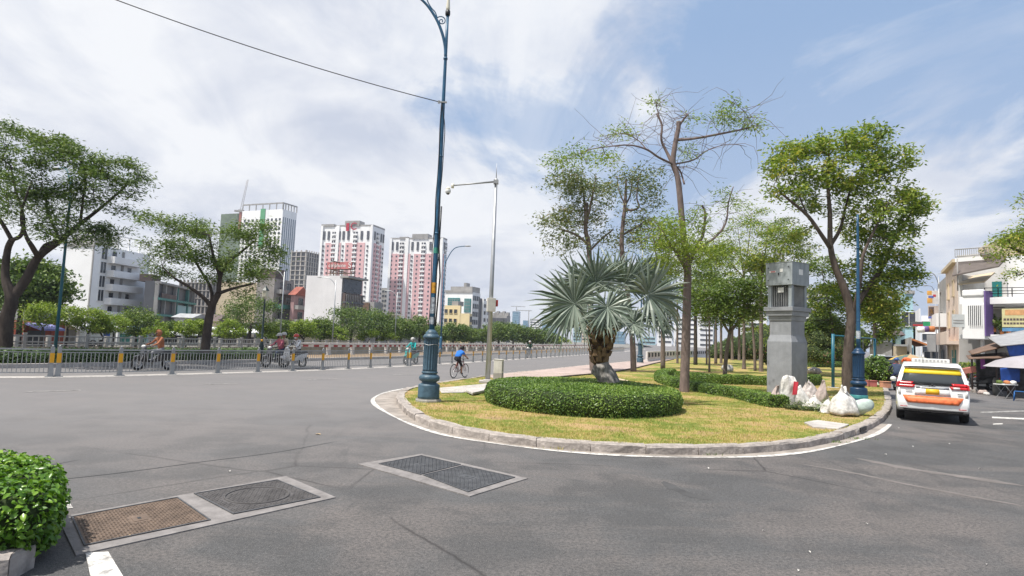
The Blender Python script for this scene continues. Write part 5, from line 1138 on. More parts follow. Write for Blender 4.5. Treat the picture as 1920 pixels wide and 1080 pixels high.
mb = MB(); sq(mb, zz_(601)+.002, zz_(592), .98, 1.04); sq(mb, zz_(592)+.003, zz_(583), 1.14, 1.18); sq(mb, zz_(583)+.004, zz_(575), 1.28); bevel(mb.build('cornice', m_pil, r), .01)
z0, z1 = zz_(575)+.005, zz_(534)
mb = MB()
for a_, b_ in ((-1, -1), (1, -1), (1, 1), (-1, 1)):
    c = ctr - af*a_*.45 + asd*b_*.45; mb.box((c.x, c.y, (z0+z1)/2), (.14, .14, z1-z0), rz=al)
mb.build('corner_posts', m_pil2, r)
mb = MB(); sq(mb, z0, z1-.002, .78); mb.build('shaded_interior', m_dark, r)  # near-black block, its colour standing for the shade inside behind the fins
fins = MB()
for k in range(10):
    for (dv, ov) in ((af, asd), (asd, af)):
        for sg in (-1, 1):
            c = ctr + ov*sg*.435 + dv*((k-4.5)*.078); fins.box((c.x, c.y, (z0+z1)/2), (.012 if dv is af else .03, .03 if dv is af else .012, (z1-z0)*.94), rz=al)
fins.build('cooling_fins', M('fin_steel', (.42, .43, .43), .6), r, kind='stuff')
mb = MB(); c = ctr - asd*.47 - af*.02; mb.box((c.x, c.y, z1-.18), (.26, .02, .2), rz=al); mb.build('label_plate', m_white, r)
zb0, zb1 = z1, zz_(491)
mb = MB(); sq(mb, zb0+.01, zb1, 1.17); sq(mb, zb1, zb1+.025, 1.20); cabn = mb.build('cabinet_box', m_pil2, r); bevel(cabn, .008)
H_ = zb1-zb0
def onface(du, dz, w, h, mat, nm, th=.008):
    c = ctr - asd*(.588+th/2) - af*du; m_ = MB(); m_.box((c.x, c.y, zb0+H_*dz), (w, th, h), rz=al); return m_.build(nm, mat, cabn)
m_red = M('red_print', (.6, .05, .07), .5); onface(-.27, .62, .28, .075, m_white, 'warning_label'); onface(-.25, .62, .20, .035, m_red, 'warning_text', .012)
onface(.12, .66, .14, .13, m_white, 'notice_label'); onface(.0, .5, .03, .10, m_black, 'handle', .03)
for du, dz in ((-.47, .24), (.42, .24), (.42, .80), (-.47, .80)): onface(du, dz, .035, .035, m_black, 'bolt', .012)
m_ = MB(); c = ctr + af*(-.588) + asd*.0; m_.box((c.x, c.y, zb0+H_*.6), (.008, .26, .22), rz=al); m_.build('side_label', m_white, cabn)
# ------------------------------------------------------------------ rubbish sacks
def crumple(mb, amp, fr, sd):
    from mathutils import noise
    out = []
    for v in mb.v:
        p = Vector(v)*fr+Vector((sd*3.1, sd, 0)); n = noise.noise_vector(p)*amp + noise.noise_vector(p*2.7)*amp*.5; q = Vector(v)+n; q.z = max(q.z, 0.0); out.append(tuple(q))
    mb.v = out
def sack(u, v, h, w, mat, label, tilt=0.0, lean=0.0, sd=1, mark=None, top=.35, flat=.8):
    b = G(u, v, LZ); b.z = LZ; mb = MB()
    if flat < .6: prof = [(w*.02, 0), (w*.44, .01), (w*.50, h*.08), (w*.52, h*.3), (w*.50, h*.6), (w*.47, h*.85), (w*.44, h), (w*.40, h*.97), (w*.38, h*.8), (w*.02, h*.78)]
    else: prof = [(w*.02, 0), (w*.48, .005), (w*.57, h*.12), (w*.53, h*.32), (w*.40, h*.55), (w*.25, h*.75), (w*.12, h*.88), (w*.10, h*.94), (w*.13, h), (w*.01, h*.98)]
    mb.lathe(prof, 30); r9 = random.Random(sd)
    mb.v = [(x*(1+.16*math.sin(2*math.atan2(y, x)+sd))+lean*z, y*flat*(1+.1*math.sin(3*math.atan2(y, x)+sd*2))+tilt*z, z*(1+.10*math.sin(math.atan2(y, x)*2+sd*3))) for x, y, z in mb.v]
    crumple(mb, .10, 3.6, sd); crumple(mb, .055, 8, sd+5); o = mb.build('rubbish_sack', mat); m = o.modifiers.new('s', 'SUBSURF'); m.levels = m.render_levels = 1
    o.location = b; o.rotation_euler = (0, 0, sd); tag(o, label, 'sack', 'rubbish sacks at the pillar'); return o, b
m_sackw = M('white_woven_sack', (.60, .58, .55), .75, var=.28, scale=7, bump=.9, bscale=16, stain=.45); m_sackp = M('dirty_pink_sack', (.44, .36, .33), .8, var=.3, scale=6, bump=.6, bscale=18); m_sackg = M('pale_green_sack', (.42, .50, .46), .7, var=.2, scale=5, bump=.4, bscale=20)
m_sackm = M('mixed_plastic_bag', (.50, .45, .43), .5, var=.45, scale=7, bump=.8, bscale=16)
sack(1456, 762, .62, .48, m_sackp, 'dirty pinkish sack left of the upright white sack', sd=1, top=.4)
o, b = sack(1475, 764, .92, .46, m_sackw, 'upright open white sack with red print leaning on the pillar', lean=.14, tilt=.1, sd=2, top=.48, flat=.5); o.rotation_euler = (0, 0, 0)
mb = MB(); mb.add([(.10, -.165, .42), (.27, -.13, .42), (.34, -.07, .82), (.18, -.10, .84)], [(0, 1, 2, 3)]); mb.add([(.13, -.19, .45), (.24, -.17, .45), (.30, -.12, .8), (.2, -.13, .8)], [(0, 1, 2, 3)], 0); mb.build('red_print', m_red, o)
for i, (u, v, h, w, l, sdd, mt, lab) in enumerate([(1500, 762, .62, .55, .1, 3, m_sackw, 'low white bag at the left front of the rubbish heap'), (1520, 757, .78, .62, 0, 4, m_sackm, 'grey and brown crumpled bag on top of the rubbish heap'), (1537, 760, .80, .55, .2, 5, m_sackp, 'pale pink sack slumping at the right side of the heap'), (1527, 768, .45, .62, 0, 6, m_sackw, 'torn white bag spilling at the front of the heap'), (1512, 748, .55, .40, 0, 9, m_sackm, 'dark grey bag behind the heap against the pillar corner'), (1553, 775, .40, .4, 0, 10, m_sackw, 'small white bag under the white flowering shrub')]):
    sack(u, v, h, w, mt, lab, lean=l, sd=sdd, top=.3)
sack(1583, 779, .78, .92, m_sackw, 'big bulging white sack standing before the leafy tree trunk', lean=-.05, sd=7, top=.16)
mb = MB(); mb.ball((0, 0, .22), .26, 20, 12, sc=(1.75, .9, .85)); crumple(mb, .06, 4, 8); R = Matrix.Rotation(-.35, 4, 'Y'); mb.v = [tuple(R @ Vector(v)) for v in mb.v]; mb.v = [(x, y, max(0, z)) for x, y, z in mb.v]
o = mb.build('rubbish_sack', m_sackg); q = G(1613, 779, LZ); q.z = LZ+.01; o.location = q; o.rotation_euler = (0, 0, -.6); tag(o, 'pale green sack lying down right of the big white sack', 'sack', 'rubbish sacks at the pillar')
mb = MB(); mb.ball((0, 0, .12), .2, 14, 9, sc=(1.3, 1, .7)); crumple(mb, .05, 6, 12); o = mb.build('plastic_bag', m_sackm); q = G(1527, 702, LZ); q.z = LZ; o.location = q; o.scale = (2, 2, 2); tag(o, 'crumpled grey bag on the lawn behind the pillar', 'bag')
mb = MB(); mb.ball((0, 0, .12), .2, 14, 9, sc=(1.3, 1, .9)); crumple(mb, .05, 6, 14); o = mb.build('plastic_bag', m_sackw); q = G(1364, 696, LZ); q.z = LZ; o.location = q; o.scale = (1.8, 1.8, 1.8); tag(o, 'pale plastic bag on the grass right of the young bushy tree', 'bag')
# ------------------------------------------------------------------ manhole covers
m_iron = M('rusty_iron_cover', (.145, .105, .080), .8, var=.3, scale=5, bump=.5, bscale=30); m_iron2 = M('dark_iron_cover', (.085, .080, .080), .75, var=.3, scale=5, bump=.5, bscale=30); m_iron3 = M('grey_iron_cover', (.075, .078, .085), .7, var=.3, scale=5, bump=.5, bscale=30)
m_frame = M('cover_frame_mortar', (.215, .20, .195), .9, var=.25, scale=4, bump=.5, bscale=25)
def quadframe(px, z):
    return [Vector((*G(u, v, z).xy, 0)) for u, v in px]
def manhole(outer, covers, label, name='manhole'):
    O = quadframe(outer, 0); c = sum(O, Vector())/4; c.z = 0; r = thing(name, c, label, 'manhole')
    mb = MB(); mb.prism([((p-c).x, (p-c).y) for p in O], -.02, .012); mb.build('mortar_frame', m_frame, r)
    for px, mat, nx, ny, kind in covers:
        Q = [p-c for p in quadframe(px, 0)]; cc = sum(Q, Vector())/4; mb = MB()
        def bil(a, b): return (Q[0]*(1-a)+Q[1]*a)*(1-b)+(Q[3]*(1-a)+Q[2]*a)*b
        mb.prism([(p.x, p.y) for p in Q], .012, .0165); mb2 = MB()
        Z = .0165
        for (a0, b0, a1, b1) in ((.0, .0, 1, .02), (.0, .98, 1, 1), (0, .02, .015, .98), (.985, .02, 1, .98)):
            mb2.prism([tuple(bil(a, b).xy) for a, b in ((a0, b0), (a1, b0), (a1, b1), (a0, b1))], Z, Z+.007)
        cv = mb.build('cover', mat, r); rim = mb2.build('rim', m_iron3, cv)
        tr = MB()
        for i in range(nx):
            for j in range(ny):
                a, b = (i+.5)/nx*.94+.03, (j+.5)/ny*.92+.04
                if kind == 'weave' :
                    if abs(a-.5) < .07 and abs(b-.5) < .11: continue
                    e1, e2 = (.36/nx, .20/ny) if (i+j) % 2 else (.16/nx, .42/ny)
                elif kind == 'oval':
                    dd = math.hypot((a-.5)/.34, (b-.5)/.34); 
                    if abs(dd-1) < .10 or (abs(a-.5) < .012): continue
                    e1, e2 = (.34/nx, .22/ny) if (i+j) % 2 else (.18/nx, .40/ny)
                P4 = [bil(a-e1, b-e2), bil(a+e1, b-e2), bil(a+e1, b+e2), bil(a-e1, b+e2)]
                tr.add([(p.x, p.y, Z+.0002) for p in P4]+[(p.x+(bil(a, b).x-p.x)*.25, p.y+(bil(a, b).y-p.y)*.25, Z+.006) for p in P4], [(4, 5, 6, 7), (0, 1, 5, 4), (1, 2, 6, 5), (2, 3, 7, 6), (3, 0, 4, 7)])
        tr.build('tread_pattern', mat, cv, kind='stuff')
        if kind == 'weave':
            k_ = MB(); k_.prism([tuple(bil(a, b).xy) for a, b in ((.44, .41), (.56, .41), (.56, .59), (.44, .59))], Z, Z+.004); k_.build('lifting_plate', mat, cv)
            k_ = MB(); k_.prism([tuple(bil(a, b).xy) for a, b in ((.485, .47), (.515, .47), (.515, .53), (.485, .53))], Z+.004, Z+.006); k_.build('keyhole', m_dark, cv)
        else:
            k_ = MB(); ov = [bil(.5+.34*math.cos(t), .5+.34*math.sin(t)) for t in np.linspace(0, 2*PI, 41)]; k_.tube([Vector((p.x, p.y, Z+.002)) for p in ov], .011, 5, cap=False); k_.build('oval_rim', mat, cv)
    return r
manhole([(108, 972), (536, 894), (630, 934), (142, 1043)], [([(133, 972), (333, 935), (395, 978), (157, 1027)], m_iron, 34, 22, 'weave'), ([(363, 928), (520, 902), (601, 935), (437, 967)], m_iron2, 30, 20, 'oval')], 'pair of iron manhole covers beside the planter, the left one rusty brown')
manhole([(671, 871), (791, 852), (990, 898), (881, 932)], [([(710, 871.5), (790, 856), (864, 873), (788, 892)], m_iron3, 20, 20, 'weave'), ([(793, 893), (867, 875), (966, 897), (877, 925)], m_iron3, 22, 22, 'weave')], 'pair of dark grey square manhole covers in the middle of the road')
# play frame
q = G(1562, 727, LZ); q.z = LZ; r = thing('play_frame', q, 'blue steel play frame post and crossbar behind the pillar', 'play frame'); m_pf = M('play_blue', (.02, .13, .19), .4)
hz_ = zat(q.x, q.y, 626)-LZ; mb = MB(); mb.tube([Vector((0, 0, 0)), Vector((0, 0, hz_))], .075, 12); mb.build('post', m_pf, r)
e = D(1640, 624, q.y+3)-q; e.z = hz_-.1; mb = MB(); mb.tube([Vector((0, 0, hz_-.08)), e], .04, 8); mb.build('crossbar', m_pf, r); mb = MB(); mb.tube([Vector((e.x, e.y, 0)), e], .06, 10); mb.build('post', m_pf, r)
mb = MB(); mb.lathe([(.3, 0), (.28, .03)], 12); mb.build('footing', m_conc_l, r)
for k, t in enumerate((.25, .4, .55, .7)):
    mb = MB(); pp = Vector((0, 0, hz_-.1)).lerp(e, t); mb.tube([pp, pp-Vector((0, 0, 1.5))], .012, 4); mb.tube([pp-Vector((0, 0, .9+.1*k)), pp+Vector((.25, .08, -.9-.1*k))], .012, 4); mb.build('hanging_rail', m_galv, r)
# ------------------------------------------------------------------ buildings
b_white = M('building_white', (0.83, 0.83, 0.83), .8, var=.05, scale=.15, stain=.25); b_cream = M('building_cream', (0.60, 0.50, 0.36), .8, var=.1, scale=.2, stain=.25)
b_pink = M('tower_pink', (0.66, 0.42, 0.43), .8, var=.08, scale=.1); b_grey = M('building_grey', (0.33, 0.32, 0.31), .85, var=.2, scale=.3, stain=.35)
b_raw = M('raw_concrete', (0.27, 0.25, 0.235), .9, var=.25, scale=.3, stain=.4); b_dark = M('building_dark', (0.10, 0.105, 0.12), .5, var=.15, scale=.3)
b_blueg = M('blue_glass_tower', (0.13, 0.25, 0.36), .25, var=.12, scale=.05, spec=.6); b_bluel = M('light_blue_wall', (0.34, 0.52, 0.58), .8, var=.1, scale=.4, stain=.25)
b_teal = M('teal_glass', (0.03, 0.20, 0.20), .2, var=.15, scale=.3, spec=.6); b_tealp = M('teal_paint', (0.07, 0.23, 0.21), .7, var=.25, scale=1)
b_red = M('roof_tile_red', (0.30, 0.10, 0.075), .85, var=.25, scale=.8); b_brown = M('brown_panel', (0.115, 0.085, 0.08), .7, var=.25, scale=.6); b_yel = M('yellow_wall', (0.66, 0.55, 0.33), .8, var=.07, scale=.3, stain=.15)
b_win = M('window_dark', (0.035, 0.042, 0.055), .2, var=.4, scale=.5, spec=.7); b_orange = M('orange_tile', (0.50, 0.20, 0.08), .85, var=.25, scale=2); b_purple = M('purple_paint', (0.16, 0.10, 0.28), .6); b_net = M('green_net', (0.13, 0.17, 0.12), .9, var=.3, scale=.3)
b_tin = M('corrugated_tin', (0.38, 0.39, 0.40), .55, metal=.2, var=.2, scale=1.5, stain=.4); b_bluec = M('blue_tarpaulin', (0.02, 0.07, 0.30), .55, var=.25, scale=4); b_rust = M('rusty_tin', (.17, .11, .08), .85, var=.35, scale=3)
def bld(name, label, uc, Yc, ang, ul, ur, vt, mat, zb=ZF, cat='building', group=None, wall='wall'):
    x = D(uc, 600, Yc).x; C = Vector((x, Yc, zb)); a = math.radians(ang); dr = Vector((math.sin(a), math.cos(a), 0)); dl = Vector((-math.cos(a), math.sin(a), 0))
    zt = zat(x, Yc, vt); m = C.copy(); m.z = (zt+zb)/2
    Ll = reach(m, dl, ul) if ul < uc else 12; Lr = reach(m, dr, ur) if ur > uc else 12
    if Lr > 80: Lr = 20
    if Ll > 90: Ll = 30
    r = thing(name, C, label, cat, group); H = zt-zb; mb = MB(); O = Vector((0, 0, 0))
    mb.add([O, dr*Lr, dr*Lr+dl*Ll, dl*Ll, O+Vector((0, 0, H)), dr*Lr+Vector((0, 0, H)), dr*Lr+dl*Ll+Vector((0, 0, H)), dl*Ll+Vector((0, 0, H))], [(3, 2, 1, 0), (4, 5, 6, 7), (0, 1, 5, 4), (1, 2, 6, 5), (2, 3, 7, 6), (3, 0, 4, 7)])
    if wall: mb.build(wall, mat, r)
    FL = (dl*Ll, -dl, -dr); FR = (O, dr, -dl)
    def V(v, dist=0.0): return zat(x+dr.x*dist, Yc+dr.y*dist, v)-zb
    def Z(v): return zat(x, Yc, v)-zb
    return dict(r=r, FL=FL, FR=FR, L=Ll, R=Lr, H=H, Z=Z, C=C, dl=dl, dr=dr, aL=lambda u: Ll-reach(m, dl, u), aR=lambda u: reach(m, dr, u))
def wins(mb, fr, cols, zs, w, h, mi=0, d=.12):
    for a in cols:
        for z in zs: mb.fbox(fr, a-w/2, a+w/2, z, z+h, -.05, d, mi)
def window(fr, a, z, w, h, r, fm=None, pm=None, bars=1):
    mb = MB(); t = .07
    mb.fbox(fr, a-w/2-t, a-w/2, z-t, z+h+t, 0, .12); mb.fbox(fr, a+w/2, a+w/2+t, z-t, z+h+t, 0, .12); mb.fbox(fr, a-w/2, a+w/2, z+h, z+h+t, 0, .12); mb.fbox(fr, a-w/2-t*1.5, a+w/2+t*1.5, z-t, z, 0, .2)
    for k in range(bars): mb.fbox(fr, a-w/2+w*(k+1)/(bars+1)-.03, a-w/2+w*(k+1)/(bars+1)+.03, z, z+h, 0, .08)
    o = mb.build('window', fm or b_grey, r); g = MB(); g.fbox(fr, a-w/2, a+w/2, z, z+h, -.02, .03); g.build('pane', pm or b_win, o); return o
def pink_tower(label, uc, Y, ang, ul, ur, vt, vpink, colsL, pinkL, colsR, pinkR, crest, logo=False, fh=2.9):
    B = bld('apartment_tower', label, uc, Y, ang, ul, ur, vt, b_white, group=None); r, L, R, H, FL, FR = B['r'], B['L'], B['R'], B['H'], B['FL'], B['FR']
    zp = B['Z'](vpink); pk = MB()
    for a0, a1 in pinkL: pk.fbox(FL, L*a0, L*a1, 0, zp, -.1, .35)
    for a0, a1 in pinkR: pk.fbox(FR, R*a0, R*a1, 0, zp, -.1, .35)
    pk.fbox(FL, 0, L, 0, H*.18, -.1, .30); pk.build('pink_panels', b_pink, r)
    wn_ = MB(); bl = MB(); n = int(H/fh)
    for fr, W_, cols in ((FL, L, colsL), (FR, R, colsR)):
        for a, ty in cols:
            for k in range(1, n):
                z = k*fh
                if z > H-3.2: continue
                top = z > zp-1
                if ty == 's':
                    if top: 
                        if (n-k) % 3 == 2: wn_.fbox(fr, W_*a-.75, W_*a+.75, z, z+fh*1.9, -.1, .42)
                    else: wn_.fbox(fr, W_*a-.55, W_*a+.55, z+.95, z+2.15, -.1, .42)
                else:
                    wn_.fbox(fr, W_*a-1.4, W_*a+1.4, z+.9, z+2.2, -.1, .42); bl.fbox(fr, W_*a-1.6, W_*a+1.6, z-.1, z+.8, -.1, .95)
                    bl.fbox(fr, W_*a-.15, W_*a+.15, z+.9, z+2.5, .42, .6)
    wn_.build('windows', M('tower_window', (.10, .105, .125), .3, var=.4), r, kind='stuff'); bl.build('balconies', b_white, r, kind='stuff')
    pr = MB()
    for a0, a1, e in crest: pr.fbox(FL, L*a0, L*a1, H, H+e, -6, .5)
    pr.fbox(FL, 0, L, H, H+1.0, -.4, .1); pr.fbox(FR, 0, R, H, H+1.0, -.4, .1); pr.build('parapet', b_grey, r)
    for a0, a1 in ((.0, .04), (.30, .36), (.96, 1.0)):
        q = MB(); q.fbox(FL, L*a0, L*a1, 0, H+.5, 0, .8); q.build('pilaster', b_white, r)
    if logo:
        o = FL[0]+FL[1]*(L*.62)+FL[2]*.9+Vector((0, 0, H-.3)); m_lr = M('logo_red', (.42, .02, .05), .5)
        q = MB(); q.fbox(FL, L*.49, L*.545, H-3.0, H+2.0, .5, .8); q.build('logo_block', m_lr, r)
        text_obj('C', 'logo_letter', 6.6, m_lr, r, face_mtx(o+FL[1]*.6, FL[1], FL[2]), .15)
    return B
pink_tower('left of the two pink and white residential towers, red C emblem at its top', 690, 385, 16, 597, 716, 424, 455,
  [(.06, 's'), (.15, 's'), (.26, 'b'), (.36, 's'), (.44, 's'), (.535, 's'), (.67, 'b'), (.79, 's'), (.91, 's')], [(.10, .40), (.49, .86)], [(.15, 's'), (.4, 'b'), (.7, 's'), (.9, 's')], [(.10, .75)], [(.46, .74, 3.6), (.0, .25, 1.6)], True)
pink_tower('right of the two pink and white residential towers, partly behind the blue lamp post', 824, 400, 16, 727, 834, 448, 476,
  [(.05, 's'), (.14, 's'), (.23, 'b'), (.33, 's'), (.43, 's'), (.53, 's'), (.64, 'b'), (.77, 's'), (.87, 's')], [(.01, .40), (.47, .84)], [(.3, 's'), (.6, 'b'), (.85, 's')], [(.1, .8)], [(.42, .72, 3.4), (.18, .34, 1.5)])
# striped tower + neighbours
B = bld('office_tower', 'tall white tower with vertical stripes behind the second spreading tree', 516, 470, 22, 446, 549, 392, b_white); r, L, R, H = B['r'], B['L'], B['R'], B['H']
gl = MB()
for k in range(7): gl.fbox(B['FR'], R*(k+.28)/7, R*(k+.62)/7, 0, H-6, -.1, .2)
gl.build('glass_strips', M('tower_glass', (.16, .21, .27), .3, var=.2), r, kind='stuff')
ww = MB(); wins(ww, B['FL'], [L*q for q in (.08, .18, .28, .38, .66, .75, .85, .94)], [H-9-3.6*k for k in range(30)], 1.9, 2.0); ww.build('windows', b_win, r, kind='stuff')
g = MB(); g.fbox(B['FL'], L*.47, L*.58, H-30, H+1, -.1, .5); g.build('green_strip', M('green_panel', (.10, .32, .16), .6), r)
fr_ = MB()
for a in np.linspace(0, 1, 7): fr_.fbox(B['FL'], L*a-.3, L*a+.3, H, H+4.5, -.6, 0)
for a in np.linspace(0, 1, 6): fr_.fbox(B['FR'], R*a-.3, R*a+.3, H, H+4.5, -.6, 0)
fr_.fbox(B['FL'], 0, L, H+4.5, H+5.4, -1, .2); fr_.fbox(B['FR'], 0, R, H+4.5, H+5.4, -1, .2); fr_.build('roof_frame', b_grey, r)
def skeleton(label, uc, Y, ang, ul, ur, vt, mat=b_raw, fh=3.3, ncL=6, ncR=6, core=b_dark, net=None, zb=ZF):
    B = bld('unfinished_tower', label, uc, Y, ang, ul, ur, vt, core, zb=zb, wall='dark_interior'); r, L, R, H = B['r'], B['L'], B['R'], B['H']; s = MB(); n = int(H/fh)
    for k in range(n+1):
        s.fbox(B['FL'], 0, L, H-k*fh-.35, H-k*fh, 0, .9); s.fbox(B['FR'], -.9, R, H-k*fh-.35, H-k*fh, 0, .9)
    s.build('floor_slabs', mat, r); c = MB()
    for k in range(ncL+1): c.fbox(B['FL'], L*k/ncL-.35, L*k/ncL+.35, 0, H+1.2, .1, .7)
    for k in range(ncR+1): c.fbox(B['FR'], R*k/ncR-.35, R*k/ncR+.35, 0, H+1.2, .1, .7)
    c.build('columns', mat, r)
    if net:
        q = MB(); q.fbox(B['FL'], -.5, L+.5, H*.3, H*1.01, .9, 1.1); q.build('safety_net', net, r)
    return B
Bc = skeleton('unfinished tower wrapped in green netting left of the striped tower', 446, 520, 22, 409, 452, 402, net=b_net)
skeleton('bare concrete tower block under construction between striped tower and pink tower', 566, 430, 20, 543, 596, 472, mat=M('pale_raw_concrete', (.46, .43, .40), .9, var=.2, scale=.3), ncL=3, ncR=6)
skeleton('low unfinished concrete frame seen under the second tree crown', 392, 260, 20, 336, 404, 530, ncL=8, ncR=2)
# tower crane
Yk = 520; p = D(452, 398, Yk); q = D(465, 337, Yk); base = Vector((p.x, p.y, p.z-14)); r = thing('tower_crane', base, 'luffing tower crane jib above the netted unfinished tower', 'crane')
mb = MB(); L_ = Vector((0, 0, 14)); T_ = q-base; n = 14; w = .9; m_cr = M('crane_red_white', (.42, .40, .40), .6)
for sx, sy in ((-w, -w), (w, -w), (0, w)): mb.tube([L_+Vector((sx, sy, 0)), T_+Vector((sx*.4, sy*.4, 0))], .18, 4)
for k in range(n):
    a, b = L_.lerp(T_, k/n), L_.lerp(T_, (k+1)/n); mb.tube([a+Vector((-w, -w, 0)), b+Vector((w, -w, 0))], .12, 4); mb.tube([a+Vector((w, -w, 0)), b+Vector((0, w, 0))], .12, 4)
mb.build('jib', m_cr, r); mb = MB(); mb.box((0, 0, 7), (2, 2, 15)); mb.build('mast', M('crane_mast', (.35, .12, .08), .6), r); mb = MB(); mb.box((0, 0, 15), (4, 3, 2.2)); mb.box((-4, 0, 15), (3, 2, 1.4)); mb.build('cab', b_grey, r)
# white corner building with balconies
B = bld('apartment_building', 'white six storey building with curved white balconies behind the trees at left', 165, 122, 6, 112, 275, 458, b_white); r, L, R, H, FR, FL = B['r'], B['L'], B['R'], B['H'], B['FR'], B['FL']
fh = H/6.3
for k in range(6):
    z = .6+fh*k
    m_ = MB(); m_.fbox(FR, R*.22, R*.78, z-.25, z, 0, 1.7); m_.fbox(FR, R*.22, R*.78, z, z+1.15, 1.55, 1.7); m_.fbox(FR, R*.22, R*.225, z, z+1.15, 0, 1.55); m_.fbox(FR, R*.775, R*.78, z, z+1.15, 0, 1.55); bevel(m_.build('balcony', b_white, r), .05)
    for a, w in ((.33, 1.3), (.62, 1.2)):
        if (k, a) in ((3, .62), (5, .62)): continue
        window(FR, R*a, z+1.25, w, fh*.36, r, fm=b_white, bars=0)
    if k > 1: window(FR, R*.16, z+.4, 1.5, fh*.8, r, fm=b_white)
    m_ = MB(); m_.fbox(FR, R*.47, R*.50, z, z+fh-.3, 0, .25); m_.build('pier', b_grey, r)
m_ = MB()
for a in (.2, .4, .6, .8, 1.0): m_.fbox(FR, R*a-.12, R*a+.12, H, H+2.6, -.4, -.15)
m_.fbox(FR, R*.15, R, H+2.6, H+2.85, -.5, -.1); m_.fbox(FR, R*.15, R, H+1.2, H+1.3, -.35, -.2); m_.build('roof_pergola', b_white, r)
m_ = MB(); m_.fbox(FR, R*.2, R*.5, H, H+2.2, -8, -3); m_.build('roof_room', b_grey, r); m_ = MB(); m_.fbox(FR, 0, R, 0, .5, 0, 2.6); m_.build('canopy', b_dark, r)
m_ = MB(); m_.fbox(FL, 0, L, H-.5, H, 0, .15); m_.fbox(FL, L-.25, L, 0, H, 0, .18); m_.build('wall_edge', b_grey, r)
# teal framed open house
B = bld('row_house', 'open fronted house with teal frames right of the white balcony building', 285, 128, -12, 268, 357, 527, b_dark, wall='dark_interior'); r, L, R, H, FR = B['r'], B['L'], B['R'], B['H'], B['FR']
for k in range(4):
    z = H-k*3.4; m_ = MB(); m_.fbox(FR, -.2, R, z-.45, z, 0, 1.2); m_.build('floor_slab', b_tealp if k else b_grey, r)
    m_ = MB(); m_.fbox(FR, R*.05, R*.42, z-3.4, z-2.4, .9, 1.05) if k % 2 == 0 else m_.fbox(FR, R*.5, R*.95, z-3.2, z-1.0, .3, .5); m_.build('screen', b_bluel if k % 2 else b_brown, r)
for a in (0, .18, .45, .5, .8, 1.0): m_ = MB(); m_.fbox(FR, R*a-.25, R*a+.25, 0, H, .1, .8); m_.build('column', b_tealp if a in (.5, .8) else b_grey, r)
m_ = MB(); m_.fbox(FR, R*.1, R*.3, H, H+1.6, -4, -1.5); m_.build('roof_hut', b_brown, r)
# far left pieces
B = bld('distant_block', 'small blue grey block beyond the dark tree at far left', 90, 260, 10, 30, 104, 512, b_bluel); ww = MB(); wins(ww, B['FL'], [B['L']*q for q in (.15, .35, .55, .75, .93)], [B['H']-3-3.3*k for k in range(5)], 2.4, 1.6); ww.build('windows', b_win, B['r'], kind='stuff')
B = bld('distant_block', 'grey rooftop block above the dark tree at far left', 44, 240, 10, 30, 47, 490, b_grey)
B = bld('blank_wall_building', 'long blank cream wall behind the second spreading tree trunk', 478, 150, 10, 405, 508, 530, b_cream); m_ = MB(); m_.fbox(B['FR'], 0, B['R'], B['H']-3, B['H']+1.2, 0, .3); m_.build('brown_parapet', b_brown, B['r'])
for k in range(3): window(B['FR'], B['R']*(.2+.3*k), B['H']-6.5, 1.6, 1.8, B['r'])
B = bld('concrete_house', 'raw concrete house with stacked balconies left of the small red roofed house', 510, 132, 12, 478, 548, 522, b_raw); r = B['r']
for k in range(4):
    z = B['H']-3.2*(k+1); m_ = MB(); m_.fbox(B['FR'], B['R']*.1, B['R']*.95, z, z+.9, 0, 1.3); m_.build('balcony', b_grey if k != 1 else b_tealp, r); window(B['FR'], B['R']*.35, z+1.0, 1.6, 1.6, r); window(B['FR'], B['R']*.72, z+1.0, 1.6, 1.6, r)
m_ = MB(); m_.fbox(B['FR'], B['R']*.1, B['R']*.6, B['H'], B['H']+2.2, -5, -.5); m_.build('roof_hut', b_brown, r)
def gable(B, h, mat, ov=.5):
    fr = B['FR']; o, d, n = fr; R, L = B['R'], B['L']; H = B['H']; mb = MB(); a = o-d*ov+n*ov; b = o+d*(R+ov)+n*ov; c = b-n*(L+2*ov); e = a-n*(L+2*ov); up = Vector((0, 0, H)); m1 = (a+b)/2+up+Vector((0, 0, h)); m2 = (c+e)/2+up+Vector((0, 0, h))
    mb.add([a+up, b+up, c+up, e+up, m1, m2], [(0, 1, 4), (2, 3, 5), (1, 2, 5, 4), (3, 0, 4, 5), (3, 2, 1, 0)]); mb.build('roof', mat, B['r'])
B = bld('narrow_house', 'narrow pink house with red gabled roof beside the blank white wall', 549, 134, 12, 543, 573, 553, M('dusky_pink', (.38, .24, .24), .8, var=.2, scale=.5)); gable(B, 2.0, b_red)
for k in range(4): z = B['H']-3.1*(k+1); m_ = MB(); m_.fbox(B['FR'], .2, B['R']-.2, z, z+.9, 0, 1.0); m_.build('balcony', b_grey, B['r']); window(B['FR'], B['R']*.5, z+1, 1.8, 1.5, B['r'])
B = bld('blank_wall_building', 'white building with huge blank side wall and dark ribbed balconies under the red rooftop sign', 637, 128, 20, 571, 674, 517, M('blank_white', (.66, .65, .66), .8, var=.06, scale=.3, stain=.12)); r, L, R, H, FR, FL = B['r'], B['L'], B['R'], B['H'], B['FR'], B['FL']
m_ = MB(); m_.fbox(FR, .25, R, H*.18, H-3.6, 0, .8); m_.build('dark_cladding', b_brown, r)
for k in range(10): m_ = MB(); a = R*(k+1)/11; m_.fbox(FR, a-.06, a+.06, H*.2, H-3.8, .8, 1.0); m_.build('fin', b_grey, r)
for k in range(3): m_ = MB(); z = H*.2+k*(H*.62/3); m_.fbox(FR, .2, R, z-.2, z+.1, 0, 1.15); m_.build('floor_band', b_dark, r)
